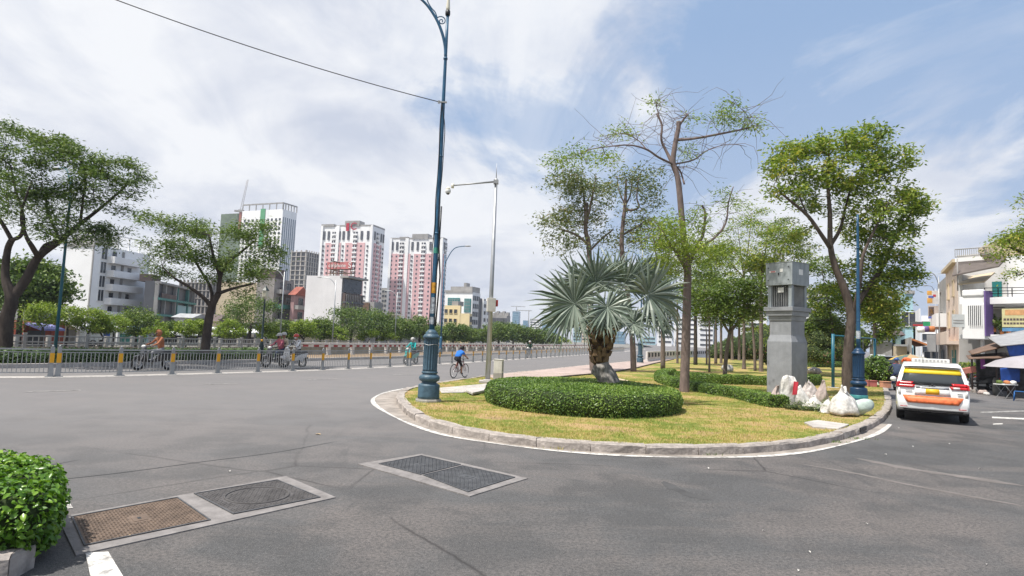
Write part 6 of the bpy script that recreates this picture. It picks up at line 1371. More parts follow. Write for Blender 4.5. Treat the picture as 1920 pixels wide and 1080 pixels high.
m_ = MB(); m_.fbox(FR, .2, R, H-3.4, H-.4, 0, .3); m_.build('glazing', b_win, r); m_ = MB(); m_.fbox(FR, -.1, R+.3, H-.4, H, -.5, 1.6); m_.build('roof_slab', b_grey, r)
# rooftop sign (lettering as in the photograph)
C = B['C']; r2 = thing('rooftop_sign', C+Vector((0, 0, H)), 'red rooftop sign with white lettering on the blank white wall building', 'sign')
m_sr = M('sign_red', (.48, .17, .17), .6, var=.2, scale=1); aL = lambda u: B['aL'](u)
FLs = (FL[0]-Vector((0, 0, 0)), FL[1], FL[2]); z1, z0 = B['Z'](488)-H, B['Z'](501)-H
a0, a1 = aL(591), L; m_ = MB(); m_.fbox(FLs, a0, a1, z0, z1, -3.2, -3.0); m_.build('sign_panel', m_sr, r2)
m_ = MB()
for k in range(7):
    a = a0+(a1-a0)*k/6; m_.fbox(FLs, a-.05, a+.05, 0, z0, -3.3, -3.2); m_.fbox(FLs, a-.05, a+.05, 0, z1, -4.3, -4.2)
for z in (z0*.5, z0, z1): m_.fbox(FLs, a0, a1, z-.06, z+.06, -4.3, -3.2)
m_.fbox(FR, 0, R*.75, z0-.6, z0-.4, -3.2, -3.0); m_.fbox(FR, 0, R*.75, z1-.2, z1, -3.2, -3.0)
for k in range(6): m_.fbox(FR, R*.15*k, R*.15*k+.1, 0, z1, -3.2, -3.1)
m_.build('sign_frame', b_rust, r2)
hh_ = z1-z0; text_obj('cellphone', 'lettering', hh_*.78, m_white, r2, face_mtx(FL[0]+FL[1]*(a0+(a1-a0)*.42)+FL[2]*-2.98+Vector((0, 0, (z0+z1)/2)), FL[1], FL[2]), .03)
text_obj('S', 'lettering', hh_*1.15, m_white, r2, face_mtx(FL[0]+FL[1]*(a0+(a1-a0)*.93)+FL[2]*-2.95+Vector((0, 0, (z0+z1)/2)), FL[1], FL[2]), .03)
B = bld('low_block', 'low brown block between the dark balconies and the trees', 700, 150, 20, 672, 716, 566, b_grey); m_ = MB(); m_.fbox(B['FL'], 0, B['L']*.7, B['H']-2.6, B['H']-.3, 0, .3); m_.build('rust_hoarding', b_rust, B['r']); m_ = MB(); m_.fbox(B['FL'], B['L']*.7, B['L'], B['H']-4.6, B['H']-2.8, 0, .3); m_.build('teal_panel', b_tealp, B['r'])
B = bld('distant_block', 'narrow grey block standing between the two pink towers', 724, 420, 20, 713, 728, 540, b_grey); ww = MB(); wins(ww, B['FL'], [B['L']*q for q in (.3, .7)], [B['H']-3-3.3*k for k in range(14)], 1.4, 1.5); ww.build('windows', b_win, B['r'], kind='stuff')
# right group
B = bld('office_building', 'white office building with teal glass panels behind the yellow building', 884, 260, 25, 833, 899, 548, b_white); r, L, R, H, FL, FR = B['r'], B['L'], B['R'], B['H'], B['FL'], B['FR']
for u0, u1, v0, v1 in ((839, 861, 559, 573), (870, 882, 560, 586)):
    m_ = MB(); a0, a1 = B['aL'](u0), B['aL'](u1); m_.fbox(FL, a0, a1, B['Z'](v1), B['Z'](v0), -.1, .4); o = m_.build('teal_glazing', b_teal, r); m_ = MB()
    for k in range(1, 5): m_.fbox(FL, a0+(a1-a0)*k/5-.06, a0+(a1-a0)*k/5+.06, B['Z'](v1), B['Z'](v0), .4, .5)
    for k in range(1, 4): z = B['Z'](v1)+(B['Z'](v0)-B['Z'](v1))*k/4; m_.fbox(FL, a0, a1, z-.06, z+.06, .4, .5)
    m_.build('mullions', b_grey, o)
m_ = MB(); m_.fbox(FL, L*.1, L*.9, H, H+2.6, -9, -2); m_.fbox(FL, 0, L, H-.2, H+.8, -.2, .3); m_.fbox(FL, L*.5, L*.6, H+2.6, H+4.4, -7, -4); m_.build('roof_plant', b_grey, r)
m_ = MB()
for k in range(7):
    for j in range(4): m_.fbox(FR, R*(.1+.22*j), R*(.22+.22*j), H-3.4*(k+1), H-3.4*(k+1)+2.0, -.1, .2)
m_.build('windows', b_win, r, kind='stuff')
B = bld('yellow_building', 'pale yellow building with small windows right of the big lamp post', 862, 190, 25, 832, 864, 573, b_yel); 
for k in range(4):
    for j, a in enumerate((.12, .42, .72)): window(B['FL'], B['L']*a, B['H']-2.4-2.9*k, 1.1, 1.2, B['r'], fm=b_yel, bars=0)
m_ = MB(); m_.fbox(B['FL'], B['L']*.4, B['L']*.8, B['H'], B['H']+1.4, -4, -.5); m_.build('roof_hut', b_grey, B['r'])
B = bld('yellow_building', 'lower plain cream wing right of the pale yellow building', 880, 185, 25, 862, 884, 588, b_yel)
for k in range(5): window(B['FR'], B['R']*.5, B['H']-2.5-2.6*k, 1.2, 1.6, B['r'])
B = bld('office_building', 'dark glass office beside the camera pole', 897, 250, 28, 896, 918, 559, b_dark); m_ = MB()
for k in range(9): m_.fbox(B['FR'], B['R']*.25, B['R'], B['H']-2.2-2.9*k, B['H']-.8-2.9*k, 0, .5)
for a in (.28, .6, .97): m_.fbox(B['FR'], B['R']*a-.3, B['R']*a+.3, 0, B['H'], 0, .7)
m_.build('white_frames', b_white, B['r'])
B = bld('office_building', 'low grey office block with louvred band right of the camera pole', 950, 300, 20, 920, 956, 592, b_grey); m_ = MB()
for k in range(22): a = B['L']*(k+.5)/22; m_.fbox(B['FL'], a-.25, a+.25, B['H']-4.6, B['H']-1.2, 0, .4)
m_.build('louvres', b_dark, B['r'], kind='stuff'); m_ = MB()
for k in range(8): a = B['L']*(k+.3)/8; m_.fbox(B['FL'], a, a+1.2, B['H'], B['H']+1.2+(k % 3)*.5, -3, -1)
m_.build('roof_plant', b_grey, B['r'])
def far_tower(label, ul, ur, vt, Y, mat, ang=12, wins_=True, zb=ZF):
    B = bld('distant_tower', label, ur-2, Y, ang, ul, ur, vt, mat, zb=zb, group=None, cat='tower')
    if wins_:
        m_ = MB(); n = int(B['H']/4)
        for k in range(n): m_.fbox(B['FL'], B['L']*.05, B['L']*.95, B['H']-2.6-4*k, B['H']-1.2-4*k, 0, .2)
        m_.build('window_bands', b_win if mat is not b_blueg else M('tower_band', (.2, .33, .42), .3), B['r'], kind='stuff')
    return B
far_tower('hazy blue glass tower with crane on top, left of the palm', 960, 975, 584, 1100, b_blueg)
far_tower('smaller square blue tower right of the hazy blue glass tower', 980, 992, 601, 1000, b_blueg, wins_=False)
far_tower('pale white block at the left edge of the palm crown', 993, 1014, 598, 1000, b_white)
far_tower('bluish sloping tower seen through the left palm leaves', 1016, 1046, 600, 1200, b_blueg)
far_tower('pale blue tower block directly left of the palm trunk', 1075, 1092, 594, 800, b_bluel)
far_tower('pink beige tower touching the palm trunk on its left', 1091, 1106, 604, 780, b_cream)
far_tower('blue and white tower right of the palm trunk', 1150, 1174, 622, 700, b_blueg)
far_tower('white apartment slab behind the park trunks', 1234, 1262, 600, 500, b_white); far_tower('white apartment slab with peach edge right of its twin behind the park trunks', 1266, 1306, 596, 520, b_white)
far_tower('low hazy block between the park lamp post and the pollarded trunk', 1204, 1232, 632, 650, b_bluel); far_tower('low grey hazy block left of the blue and white tower', 1128, 1150, 640, 600, b_grey)
far_tower('tall pale tower hidden behind the park tree crowns', 1312, 1340, 560, 500, b_white); far_tower('pale block behind the bushy young tree', 1395, 1440, 560, 420, b_white); far_tower('pale block seen left of the leafy tree', 1500, 1560, 540, 330, b_white)
Yk = 1100; p = D(968, 583, Yk); r = thing('tower_crane', Vector((p.x, p.y, p.z)), 'tiny crane on top of the hazy blue tower', 'crane'); mb = MB(); mb.box((0, 0, 4), (1.2, 1.2, 8)); mb.box((3, 0, 8), (26, 1, 1)); mb.build('mast', b_grey, r)
Yk = 1000; p = D(991, 601, Yk); r = thing('tower_crane', Vector((p.x, p.y, p.z-4)), 'thin crane beside the square blue tower', 'crane'); mb = MB(); mb.box((0, 0, 10), (1.2, 1.2, 22)); mb.box((-8, 0, 20), (26, 1, 1)); mb.build('mast', b_grey, r)
# ------------------------------------------------------------------ far bank: shops, walls, awnings
def shop(u0, u1, vt, off, mat, name, label, cat='shop', fm=None, awn=None, z0=ZF):
    a = far_pt(u0, off); b = far_pt(u1, off); a.z = b.z = z0; d = (b-a); L = d.length; d.normalize(); n = Vector((d.y, -d.x, 0)); r = thing(name, a, label, cat); H = zat(a.x, a.y, vt)-z0; fr = (Vector((0, 0, 0)), d, n)
    m_ = MB(); m_.fbox(fr, 0, L, 0, H, -6, 0); m_.build('wall', mat, r)
    if fm: m_ = MB(); m_.fbox(fr, L*.15, L*.85, 0, H*.62, 0, .1); m_.build('shutter', fm, r)
    if awn:
        o, dd, nn = fr; m_ = MB(); m_.add([nn*.1+Vector((0, 0, H*.98)), dd*L+nn*.1+Vector((0, 0, H*.98)), dd*L+nn*2.6+Vector((0, 0, H*.74)), nn*2.6+Vector((0, 0, H*.74)), nn*.1+Vector((0, 0, H*.90)), dd*L+nn*.1+Vector((0, 0, H*.90)), dd*L+nn*2.6+Vector((0, 0, H*.66)), nn*2.6+Vector((0, 0, H*.66))], [(0, 3, 2, 1), (4, 5, 6, 7), (3, 7, 6, 2), (0, 4, 7, 3), (1, 2, 6, 5)]); m_.build('awning', awn, r)
    return r, fr, L, H
b_redw = M('brick_red_wall', (.30, .075, .05), .85, var=.2, scale=.5); b_lil = M('lilac_awning', (.30, .30, .62), .7, var=.15)
shop(-60, 34, 600, 14, b_grey, 'shop', 'grey shop front hidden behind the big tree at far left'); shop(36, 84, 604, 12, b_redw, 'shop', 'dark red shop with a lilac awning on the far bank', fm=b_dark, awn=b_lil); shop(85, 118, 603, 13, b_redw, 'shop', 'brick red shop front behind the teal lamp pole', fm=b_redw)
shop(119, 150, 602, 13, b_cream, 'shop', 'pale shop with grey roller shutter right of the teal lamp pole', fm=b_grey, awn=b_white); shop(216, 246, 612, 10, b_white, 'wall', 'white and teal boundary wall on the far bank', 'wall', fm=b_tealp); shop(247, 276, 612, 10, b_bluel, 'wall', 'pale blue boundary wall below the dark tree on the far bank', 'wall', fm=b_tealp)
rr_, fr, L, H = shop(183, 214, 615, 9, b_white, 'hoarding', 'blue and white picture hoarding on the far bank', 'hoarding'); m_ = MB(); m_.fbox(fr, L*.02, L*.6, H*.1, H*.98, 0, .1); m_.build('blue_picture', M('hoarding_blue', (.03, .10, .42), .6, var=.4, scale=1.2), rr_)
shop(300, 345, 618, 12, b_dark, 'shop', 'dark open shop with white awning strip below the teal house', awn=b_white); shop(346, 382, 618, 12, b_dark, 'shop', 'dark open shop with grey awning left of the second tree trunk', awn=b_grey); shop(388, 470, 612, 14, b_dark, 'shop', 'dark warehouse front with pale roof right of the second tree trunk', awn=b_white); shop(475, 560, 606, 14, b_grey, 'shop', 'grey shop row behind the pink clothed riders'); shop(565, 680, 606, 14, b_cream, 'shop', 'pale low shop row below the blank white wall'); shop(685, 830, 612, 14, b_grey, 'shop', 'grey low shop row below the pink towers')
B = bld('low_house', 'small brown tiled roof right of the second tree trunk', 408, 118, 10, 388, 425, 603, b_cream); gable(B, 1.4, b_brown)
B = bld('low_house', 'pale green roofed shed left of the second tree trunk', 360, 116, 10, 326, 384, 596, b_tin); gable(B, .8, b_tin)
# van on the far bank
a = far_pt(154, 7); a.z = ZF; d = (far_pt(184, 7)-far_pt(154, 7)); d.z = 0; L = d.length; an = math.atan2(d.y, d.x)
r = thing('parked_van', a, 'white van with dark windows parked on the far bank', 'van', rz=an); m_ = MB(); m_.add([(0, -.9, .35), (L*.9, -.9, .35), (L*.9, .9, .35), (0, .9, .35), (0, -.85, 2.1), (L*.72, -.85, 2.1), (L*.72, .85, 2.1), (0, .85, 2.1), (L*.9, -.88, 1.15), (L*.9, .88, 1.15)], [(3, 2, 1, 0), (4, 5, 6, 7), (0, 1, 8, 5, 4), (3, 7, 6, 9, 2), (0, 4, 7, 3), (5, 8, 9, 6), (8, 1, 2, 9)]); bevel(m_.build('body', b_white, r), .08); m_ = MB(); m_.box((L*.33, -.9, 1.6), (L*.55, .06, .55)); m_.build('window', b_win, r)
for x in (L*.18, L*.72): m_ = MB(); m_.tube([Vector((x, -.95, .34)), Vector((x, -.7, .34))], .34, 14); m_.build('wheel', m_rubber, r)
# ------------------------------------------------------------------ far-bank trees
def far_tree(u, vt, wpx, mat, label, off=3.0, per=46, stem_v=None, n=26, flat=.75, bark=m_bark_d, leafs=None, asp=None):
    p = far_pt(u, off); p.z = ZF; Y = p.y; s = Y/F*math.sqrt(1+(p.x/p.y)**2)*.92; top = zat(p.x, p.y, vt)-ZF; R = wpx/2*s; H = top; cz = max(H-R*flat, H*.6); r = thing('far_bank_tree', p, label, 'tree', 'trees along the far bank')
    T = in_ell(n, (0, 0, cz), (R*.92, R*.92, max(H-cz, .5)*.95), .45); T = T[T[:, 2] > H*(.46 if mat is lf_lime else .34)]; per = int(per*(1.7 if mat is lf_lime else 2.3))
    limbs = [[(0, 0, -.1, R*.06+.05), (rng.normal(0, .1), 0, H*.3, R*.05+.04), (rng.normal(0, .15), 0, H*.45, R*.04+.03)]]
    pos, par, rad, nl = grow(limbs, list(T), step=1.2, rtip=.02); mb = MB(); mb.tube([Vector(q[:3]) for q in limbs[0]], [q[3] for q in limbs[0]], 8); mb.build('trunk', bark, r)
    mb = MB(); branch_mesh(pos, par, rad, mb, start=nl, seg=4); mb.build('branches', bark, r)
    lf = leafs or Y*.0029; cr = R*.20; C = np.repeat(T, per, axis=0)+rng.normal(0, 1, (len(T)*per, 3))*np.array([cr, cr, cr*.6]); V, Q = leaf_quads(C, lf*1.2, lf*.6, spread=.9); npmesh('foliage', V, Q, mat, r); return r
FT = [(118, 572, 44, lf_lime, 'lime green round tree right of the teal lamp pole on the far bank'), (78, 568, 50, lf_lime, 'yellow green tree above the lilac awning'), (160, 580, 56, lf_lime, 'lime green tree above the white van'), (207, 590, 46, lf_lime, 'small lime tree above the blue hoarding'), (185, 592, 34, lf_lime, 'smallest lime tree between the van and the hoarding'), (252, 578, 62, lf_mid, 'darker full tree before the white and teal wall'), (286, 600, 46, lf_lime, 'lime green tree behind the orange rider'), (318, 603, 34, lf_mid, 'small green tree right of the orange rider'),
 (348, 598, 42, lf_lime, 'lime tree below the low unfinished concrete frame'), (372, 600, 34, lf_lime, 'lime tree touching the second tree trunk on the left'), (428, 602, 50, lf_lime, 'lime tree right of the second tree trunk'), (466, 552, 96, lf_dark, 'big dark round tree behind the black lantern post'), (497, 607, 40, lf_lime, 'small lime tree right of the black lantern post'), (533, 603, 62, lf_mid, 'bushy green tree behind the pink clothed riders'), (566, 600, 50, lf_lime, 'lime tree right of the pink clothed riders'), (600, 598, 56, lf_mid, 'green tree below the blank white wall'),
 (655, 576, 92, lf_dark, 'big dark tree right of the blank white wall'), (630, 615, 40, lf_lime, 'small lime tree left of the big dark tree'), (705, 583, 84, lf_dark, 'second big dark tree below the left pink tower'), (690, 618, 40, lf_lime, 'small lime tree between the two big dark trees'), (748, 598, 66, lf_mid, 'green tree below the gap of the pink towers'), (785, 596, 76, lf_dark, 'dark tree left of the big lamp post below the right pink tower'), (815, 612, 50, lf_mid, 'green tree directly behind the big lamp post'), (850, 604, 60, lf_dark, 'open crowned tree below the yellow building'),
 (882, 618, 44, lf_mid, 'green tree left of the camera pole'), (905, 614, 44, lf_mid, 'green tree touching the camera pole on the left'), (934, 606, 66, lf_dark, 'dark full tree right of the camera pole'), (962, 608, 56, lf_dark, 'dark full tree below the hazy blue tower'), (990, 614, 54, lf_mid, 'green tree below the square blue tower'), (1018, 618, 50, lf_dark, 'dark tree at the left tip of the palm crown'), (1048, 630, 36, lf_lime, 'lime bush at the end of the far bank tree row'), (725, 620, 36, lf_lime, 'small lime tree under the narrow grey block')]
for i, (u, v, w, m_, lab) in enumerate(FT): far_tree(u, v, w, m_, lab, off=3.0 if m_ is lf_lime else 5.5, n=26 if w < 50 else 52)
far_tree(30, 492, 120, lf_dark, 'broad dark tree behind the big tree at far left', off=9, n=90, per=70, flat=.6, leafs=.34)
far_tree(-40, 560, 90, lf_dark, 'dark tree cut by the left edge of the picture', off=6, n=36)
# ------------------------------------------------------------------ right-hand street
SD = Vector((.5, .866, 0)).normalized(); SN = Vector((-SD.y, SD.x, 0))
O = Vector((D(1796, 600, 50).x, 50, 0)); HD = Vector((.5, -.87, 0)).normalized(); HN = Vector((HD.y, -HD.x, 0))
if HN.y > 0: HN = -HN
wh = thing('white_house', O, 'white three storey house with open terrace and slotted bay on the right', 'house')
def fa(u, n=0.0): return reach(O+HN*n-HD*15+Vector((0, 0, 4)), HD, u, 70)-15
def fz(u, v, n=0.0): q = O+HD*fa(u, n)+HN*n; return zat(q.x, q.y, v)
def HB(u0, u1, v0, v1, n0, n1, mat, name='wall', par=None, z0=None, z1=None, bev=0):
    um = (u0+u1)/2; m_ = MB(); fr = (Vector((0, 0, 0)), HD, HN); a0 = fa(u0, n1); a1 = fa(u1, n1) if u1 <= 1925 else fa(1925, n1)+(u1-1925)*.05
    um = min(um, 1925); m_.fbox(fr, a0, a1, fz(um, v1, n1) if z0 is None else z0, fz(um, v0, n1) if z1 is None else z1, n0, n1); o = m_.build(name, mat, par or wh)
    if bev: bevel(o, bev)
    return o
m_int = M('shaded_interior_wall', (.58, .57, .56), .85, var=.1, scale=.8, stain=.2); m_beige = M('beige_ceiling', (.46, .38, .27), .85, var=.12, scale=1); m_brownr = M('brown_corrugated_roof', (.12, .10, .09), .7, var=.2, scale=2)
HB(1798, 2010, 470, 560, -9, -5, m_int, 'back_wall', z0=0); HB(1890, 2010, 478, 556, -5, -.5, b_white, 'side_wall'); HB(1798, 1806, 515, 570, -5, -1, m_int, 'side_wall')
HB(1845, 2010, 556, 569, -5, .3, b_white, 'floor_slab', bev=.03); HB(1800, 2010, 628, 637, -5, .35, b_white, 'floor_slab', bev=.03); HB(1800, 1846, 556, 570, -5, .9, b_white, 'floor_slab')
HB(1804, 1846, 570, 636, .0, 1.0, b_white, 'slotted_bay', bev=.05); HB(1804, 1846, 543, 556, .6, 1.0, b_white, 'bay_parapet', bev=.12)
for k in range(7): HB(1816+k*3.7, 1817.6+k*3.7, 573, 610, 1.0, 1.012, b_win, 'slot')
for k in range(7): HB(1817.6+k*3.7, 1819.2+k*3.7, 572, 611, 1.0, 1.10, b_white, 'fin')
HB(1846.3, 1849, 545, 630, -.2, 1.02, b_purple, 'purple_edge'); HB(1850, 2010, 570, 578, -3.5, -3.2, m_int, 'beam'); HB(1850, 1888, 578, 629, -4.9, -4.6, b_grey, 'inner_wall'); HB(1851, 1866, 592, 629, -4.6, -4.5, m_dark, 'doorway')
HB(1855, 1884, 574, 577, -3.2, -3.1, b_dark, 'vent_slot'); HB(1798, 2010, 637, 700, -5, -2.5, b_grey, 'ground_floor_wall', z0=0); HB(1838, 1842, 637, 700, -.6, -.3, b_white, 'column', z0=0)
# roof canopy: sloping brown tin with beige soffit
def roofq(px, mat, name, th=.12):
    vs = []
    for u, v, n in px:
        q = O+HD*fa(u, n)+HN*n; q.z = zat(q.x, q.y, v); vs.append(q-O)
    m_ = MB(); k = len(vs); m_.add([v for v in vs]+[v-Vector((0, 0, th)) for v in vs], [tuple(range(k)), tuple(reversed(range(k, 2*k)))]+[(i, (i+1) % k, k+(i+1) % k, k+i) for i in range(k)]); return m_.build(name, mat, wh)
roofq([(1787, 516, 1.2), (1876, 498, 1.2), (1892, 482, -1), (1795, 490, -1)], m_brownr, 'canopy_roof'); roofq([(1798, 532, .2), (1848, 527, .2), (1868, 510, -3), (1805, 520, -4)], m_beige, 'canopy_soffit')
HB(1793, 1858, 482, 489, -1.2, -.8, b_white, 'roof_edge'); roofq([(1838, 466, 0), (1880, 447, -1), (1925, 440, -2), (1925, 480, -2), (1850, 482, -.5)], b_cream, 'gable', .3)
m_ = MB()
for k in range(19):
    q = O+HD*fa(1791+k*4)+HN*(-.2); zl, zh = zat(q.x, q.y, 482-k*.35), zat(q.x, q.y, 468-k*.3); m_.box((q.x-O.x, q.y-O.y, (zl+zh)/2), (.03, .03, zh-zl))
for v0_, v1_ in ((468, 462.5), (482, 475.5)):
    a = O+HD*fa(1791)+HN*-.2; b = O+HD*fa(1863)+HN*-.2; m_.tube([Vector((a.x-O.x, a.y-O.y, zat(a.x, a.y, v0_))), Vector((b.x-O.x, b.y-O.y, zat(b.x, b.y, v1_)))], .04, 5)
m_.build('roof_railing', b_grey, wh)
m_ = MB()
for v in (540, 546, 551):
    a = O+HD*fa(1850)+HN*.2; b = O+HD*(fa(1925)+2)+HN*.2; m_.tube([Vector((a.x-O.x, a.y-O.y, zat(a.x, a.y, v))), Vector((b.x-O.x, b.y-O.y, zat(b.x, b.y, v-2)))], .03, 5)
for k in range(7): a = O+HD*(fa(1850)+k*.9)+HN*.2; zl, zh = zat(a.x, a.y, 557), zat(a.x, a.y, 540); m_.box((a.x-O.x, a.y-O.y, (zl+zh)/2), (.05, .05, zh-zl))
m_.build('terrace_railing', m_black, wh)
HB(1862, 1880, 528, 556, -4.99, -4.9, b_teal, 'terrace_door'); HB(1806, 1850, 531, 556, -4.99, -4.9, m_int, 'terrace_wall')
m_ = MB(); a = O+HD*fa(1809)+HN*1.0; zl, zh = zat(a.x, a.y, 545), zat(a.x, a.y, 485); m_.tube([Vector((a.x-O.x, a.y-O.y, zl)), Vector((a.x-O.x, a.y-O.y, zh))], .05, 6); m_.build('pole', b_grey, wh)
sg = thing('sign_board', O+HD*fa(1907)+HN*.75+Vector((0, 0, fz(1907, 614))), 'yellow sign board hanging on the white house front', 'sign'); SO = O+HD*fa(1907)+HN*.75+Vector((0, 0, fz(1907, 614)))
def sgb(u0, u1, v0, v1, n0, n1, mat, name):
    m_ = MB(); o = O-SO; fr = (o, HD, HN); m_.fbox(fr, fa(u0), fa(min(u1, 1925))+max(0, u1-1925)*.05, fz(1900, v1), fz(1900, v0), .75+n0, .75+n1); return m_.build(name, mat, sg)
sgb(1889, 1950, 580, 614, 0, .1, M('sign_yellow', (.58, .54, .30), .6, var=.12, scale=2), 'panel'); sgb(1889, 1950, 615.5, 622, 0, .1, M('sign_blue', (.10, .25, .45), .6, var=.2, scale=3), 'lower_panel'); sgb(1895, 1950, 582, 592, .1, .11, M('sign_orange', (.62, .34, .16), .6, var=.2, scale=3), 'arch_print')
for v0, v1 in ((598, 602), (605.5, 609)):
    for k in range(8): sgb(1892+k*6, 1896.5+k*6, v0, v1, .1, .112, b_brown, 'print_block')
# planters on the balcony
for u, v, nm, lab, mt in [(1857, 612, 'potted_plant', 'reddish leafy plant on the lower terrace of the white house', lf_olive), (1872, 618, 'potted_plant', 'green plant on the lower terrace left of the yellow sign', lf_mid), (1884, 617, 'potted_plant', 'green plant touching the yellow sign board', lf_mid)]:
    c = O+HD*fa(u)+HN*-.6; c.z = zat(c.x, c.y, v+8); r = thing(nm, c, lab, 'plant'); m_ = MB(); m_.lathe([(.12, -.1), (.18, .3)], 10); m_.build('pot', b_orange, r)
    T = in_ell(16, (0, 0, .8), (.45, .45, .5), .2); C_ = np.repeat(T, 22, axis=0)+rng.normal(0, .13, (16*22, 3)); V, Q = leaf_quads(C_, .2, .08); npmesh('foliage', V, Q, mt, r)
# cream street house and its neighbours
def street(ua, ub, Ya, vt, mat, name, label, n=SN, d=SD, zb=0):
    o = Vector((D(ua, 600, Ya).x, Ya, zb)); L = reach(o+Vector((0, 0, 4)), d, ub, 60); r = thing(name, o, label, 'house'); H = zat(o.x, o.y, vt)-zb; fr = (Vector((0, 0, 0)), d, n); m_ = MB(); m_.fbox(fr, 0, L, 0, H, -8, 0); m_.build('wall', mat, r); return r, fr, L, H, o
m_peach = M('peach_wall', (.70, .57, .49), .8, var=.1, scale=.5, stain=.3)
r, fr, L, H, o1 = street(1797, 1775, 56, 492, m_peach, 'peach_house', 'narrow peach house with tall dark windows left of the white house')
for k in range(3):
    for a in (.3, .72): window(fr, L*a, H-2.9-2.9*k, .8, 1.5, r, fm=b_cream, bars=0)
m_ = MB(); m_.fbox(fr, 0, L, 3.0, 3.3, 0, .9); m_.fbox(fr, 0, L, 3.3, 4.2, .75, .9); m_.build('balcony', m_peach, r); m_ = MB(); m_.fbox(fr, L*.2, L*.5, 0, 2.5, 0, .06); m_.build('door', b_tealp, r); m_ = MB(); m_.fbox(fr, -.2, L, H, H+.3, -2, .4); m_.build('cornice', b_cream, r)
r, fr, L, H, o2 = street(1774.5, 1759.5, 66, 519, b_grey, 'grey_house', 'tall narrow grey house left of the peach house'); m_ = MB(); m_.fbox(fr, 0, L, H*.48, H*.62, 0, .9); m_.build('balcony', b_white, r); window(fr, L*.5, H*.66, 1.6, 2.2, r); window(fr, L*.5, H*.25, 1.8, 1.8, r); m_ = MB(); m_.fbox(fr, L*.3, L*.8, 0, 2.5, 0, .06); m_.build('door', b_dark, r)
# light blue building, white blocks, sheds
B = bld('blue_house', 'light blue plastered building behind the leafy tree', 1712, 96, 30, 1697, 1741, 546, b_bluel, zb=0); window(B['FL'], B['L']*.5, B['H']-5.5, 2.0, 2.2, B['r'], fm=b_white); m_ = MB(); m_.fbox(B['FL'], 0, B['L'], B['H']-.4, B['H']+.1, 0, .3); m_.fbox(B['FR'], 0, B['R'], B['H']-.4, B['H']+.1, 0, .3); m_.build('coping', b_grey, B['r'])
B = bld('white_block', 'small white block under the orange sign beside the light blue building', 1726, 88, 30, 1725, 1742, 578, b_white, zb=0)
B = bld('apartment_building', 'white stepped apartment block behind the grey shed', 1698, 130, 30, 1642, 1702, 566, b_white, zb=0)
for k in range(3): m_ = MB(); z = B['H']-3.2*(k+1); m_.fbox(B['FL'], 0, B['L'], z, z+.9, 0, 1.2); m_.build('balcony', b_grey, B['r']); window(B['FL'], B['L']*.3, z+1, 2, 1.4, B['r']); window(B['FL'], B['L']*.7, z+1, 2, 1.4, B['r'])
B = bld('white_house', 'plain white house with barred window left of the light blue building', 1664, 100, 30, 1643, 1700, 598, b_white, zb=0); window(B['FL'], B['L']*.5, B['H']-3.6, 1.6, 1.6, B['r'], bars=3); m_ = MB(); m_.fbox(B['FR'], -.3, B['R'], B['H']-.6, B['H']-.3, 0, .8); m_.fbox(B['FR'], 0, B['R'], B['H']-4.2, B['H']-3.9, 0, 1.4); m_.build('ledge', b_brown, B['r'])
B = bld('street_block', 'pale block closing the far end of the right hand street', 1778, 150, 40, 1728, 1800, 592, b_white, zb=0)
for k in range(3):
    for a in (.2, .5, .8): window(B['FL'], B['L']*a, B['H']-3-3.1*k, 1.8, 1.5, B['r'])
B = bld('street_block', 'low grey house at the bend of the right hand street', 1768, 100, 40, 1738, 1790, 628, b_grey, zb=0); window(B['FL'], B['L']*.3, .9, 2, 1.5, B['r']); window(B['FL'], B['L']*.7, .9, 2, 1.5, B['r'])
B = bld('grey_shed', 'grey corrugated shed with dark sloping roof behind the bush', 1672, 76, 30, 1632, 1682, 642, b_tin, zb=0)
r, L, H, FL = B['r'], B['L'], B['H'], B['FL']
for k in range(24): m_ = MB(); a = L*(k+.5)/24; m_.fbox(FL, a-.05, a+.05, 0, H, 0, .05); m_.build('panel_rib', b_tin, r)
fr = FL; m_ = MB(); o, d, n = FL; m_.add([o-d*.5+n*.6+Vector((0, 0, H-.9)), o+d*(L+.4)+n*.6+Vector((0, 0, H+.9)), o+d*(L+.4)-n*8+Vector((0, 0, H+.9)), o-d*.5-n*8+Vector((0, 0, H-.9)), o-d*.5+n*.6+Vector((0, 0, H-.7)), o+d*(L+.4)+n*.6+Vector((0, 0, H+1.1)), o+d*(L+.4)-n*8+Vector((0, 0, H+1.1)), o-d*.5-n*8+Vector((0, 0, H-.7))], [(0, 1, 2, 3), (4, 7, 6, 5), (0, 4, 5, 1), (1, 5, 6, 2), (2, 6, 7, 3), (3, 7, 4, 0)]); m_.build('roof', b_dark, r)
B = bld('low_house', 'small pale house with brown gable right of the grey shed', 1688, 72, 30, 1681, 1716, 628, b_bluel, zb=0); gable(B, .8, b_brown)
B = bld('low_house', 'cream stall house with white tin awning in mid street', 1700, 66, 30, 1682, 1722, 648, b_cream, zb=0); m_ = MB(); m_.fbox(B['FL'], -.2, B['L'], B['H']-.1, B['H']+.1, -3, 1.5); m_.build('roof', b_tin, B['r']); m_ = MB(); m_.fbox(B['FR'], B['R']*.1, B['R']*.5, .2, 2.2, 0, .1); m_.build('door', b_brown, B['r'])
B = bld('shop_house', 'shop house with orange tiled awning and roller shutters', 1709, 63, 30, 1708, 1760, 632, b_grey, zb=0); r, R, H, FR = B['r'], B['R'], B['H'], B['FR']
m_ = MB(); m_.fbox(FR, R*.03, R*.22, 0, 2.6, 0, .12); m_.build('blue_door', M('door_blue', (.02, .16, .35), .6), r)
for a0, a1 in ((.28, .58), (.66, .95)): m_ = MB(); m_.fbox(FR, R*a0, R*a1, 0, 2.7, 0, .08); m_.build('shutter', b_brown, r)
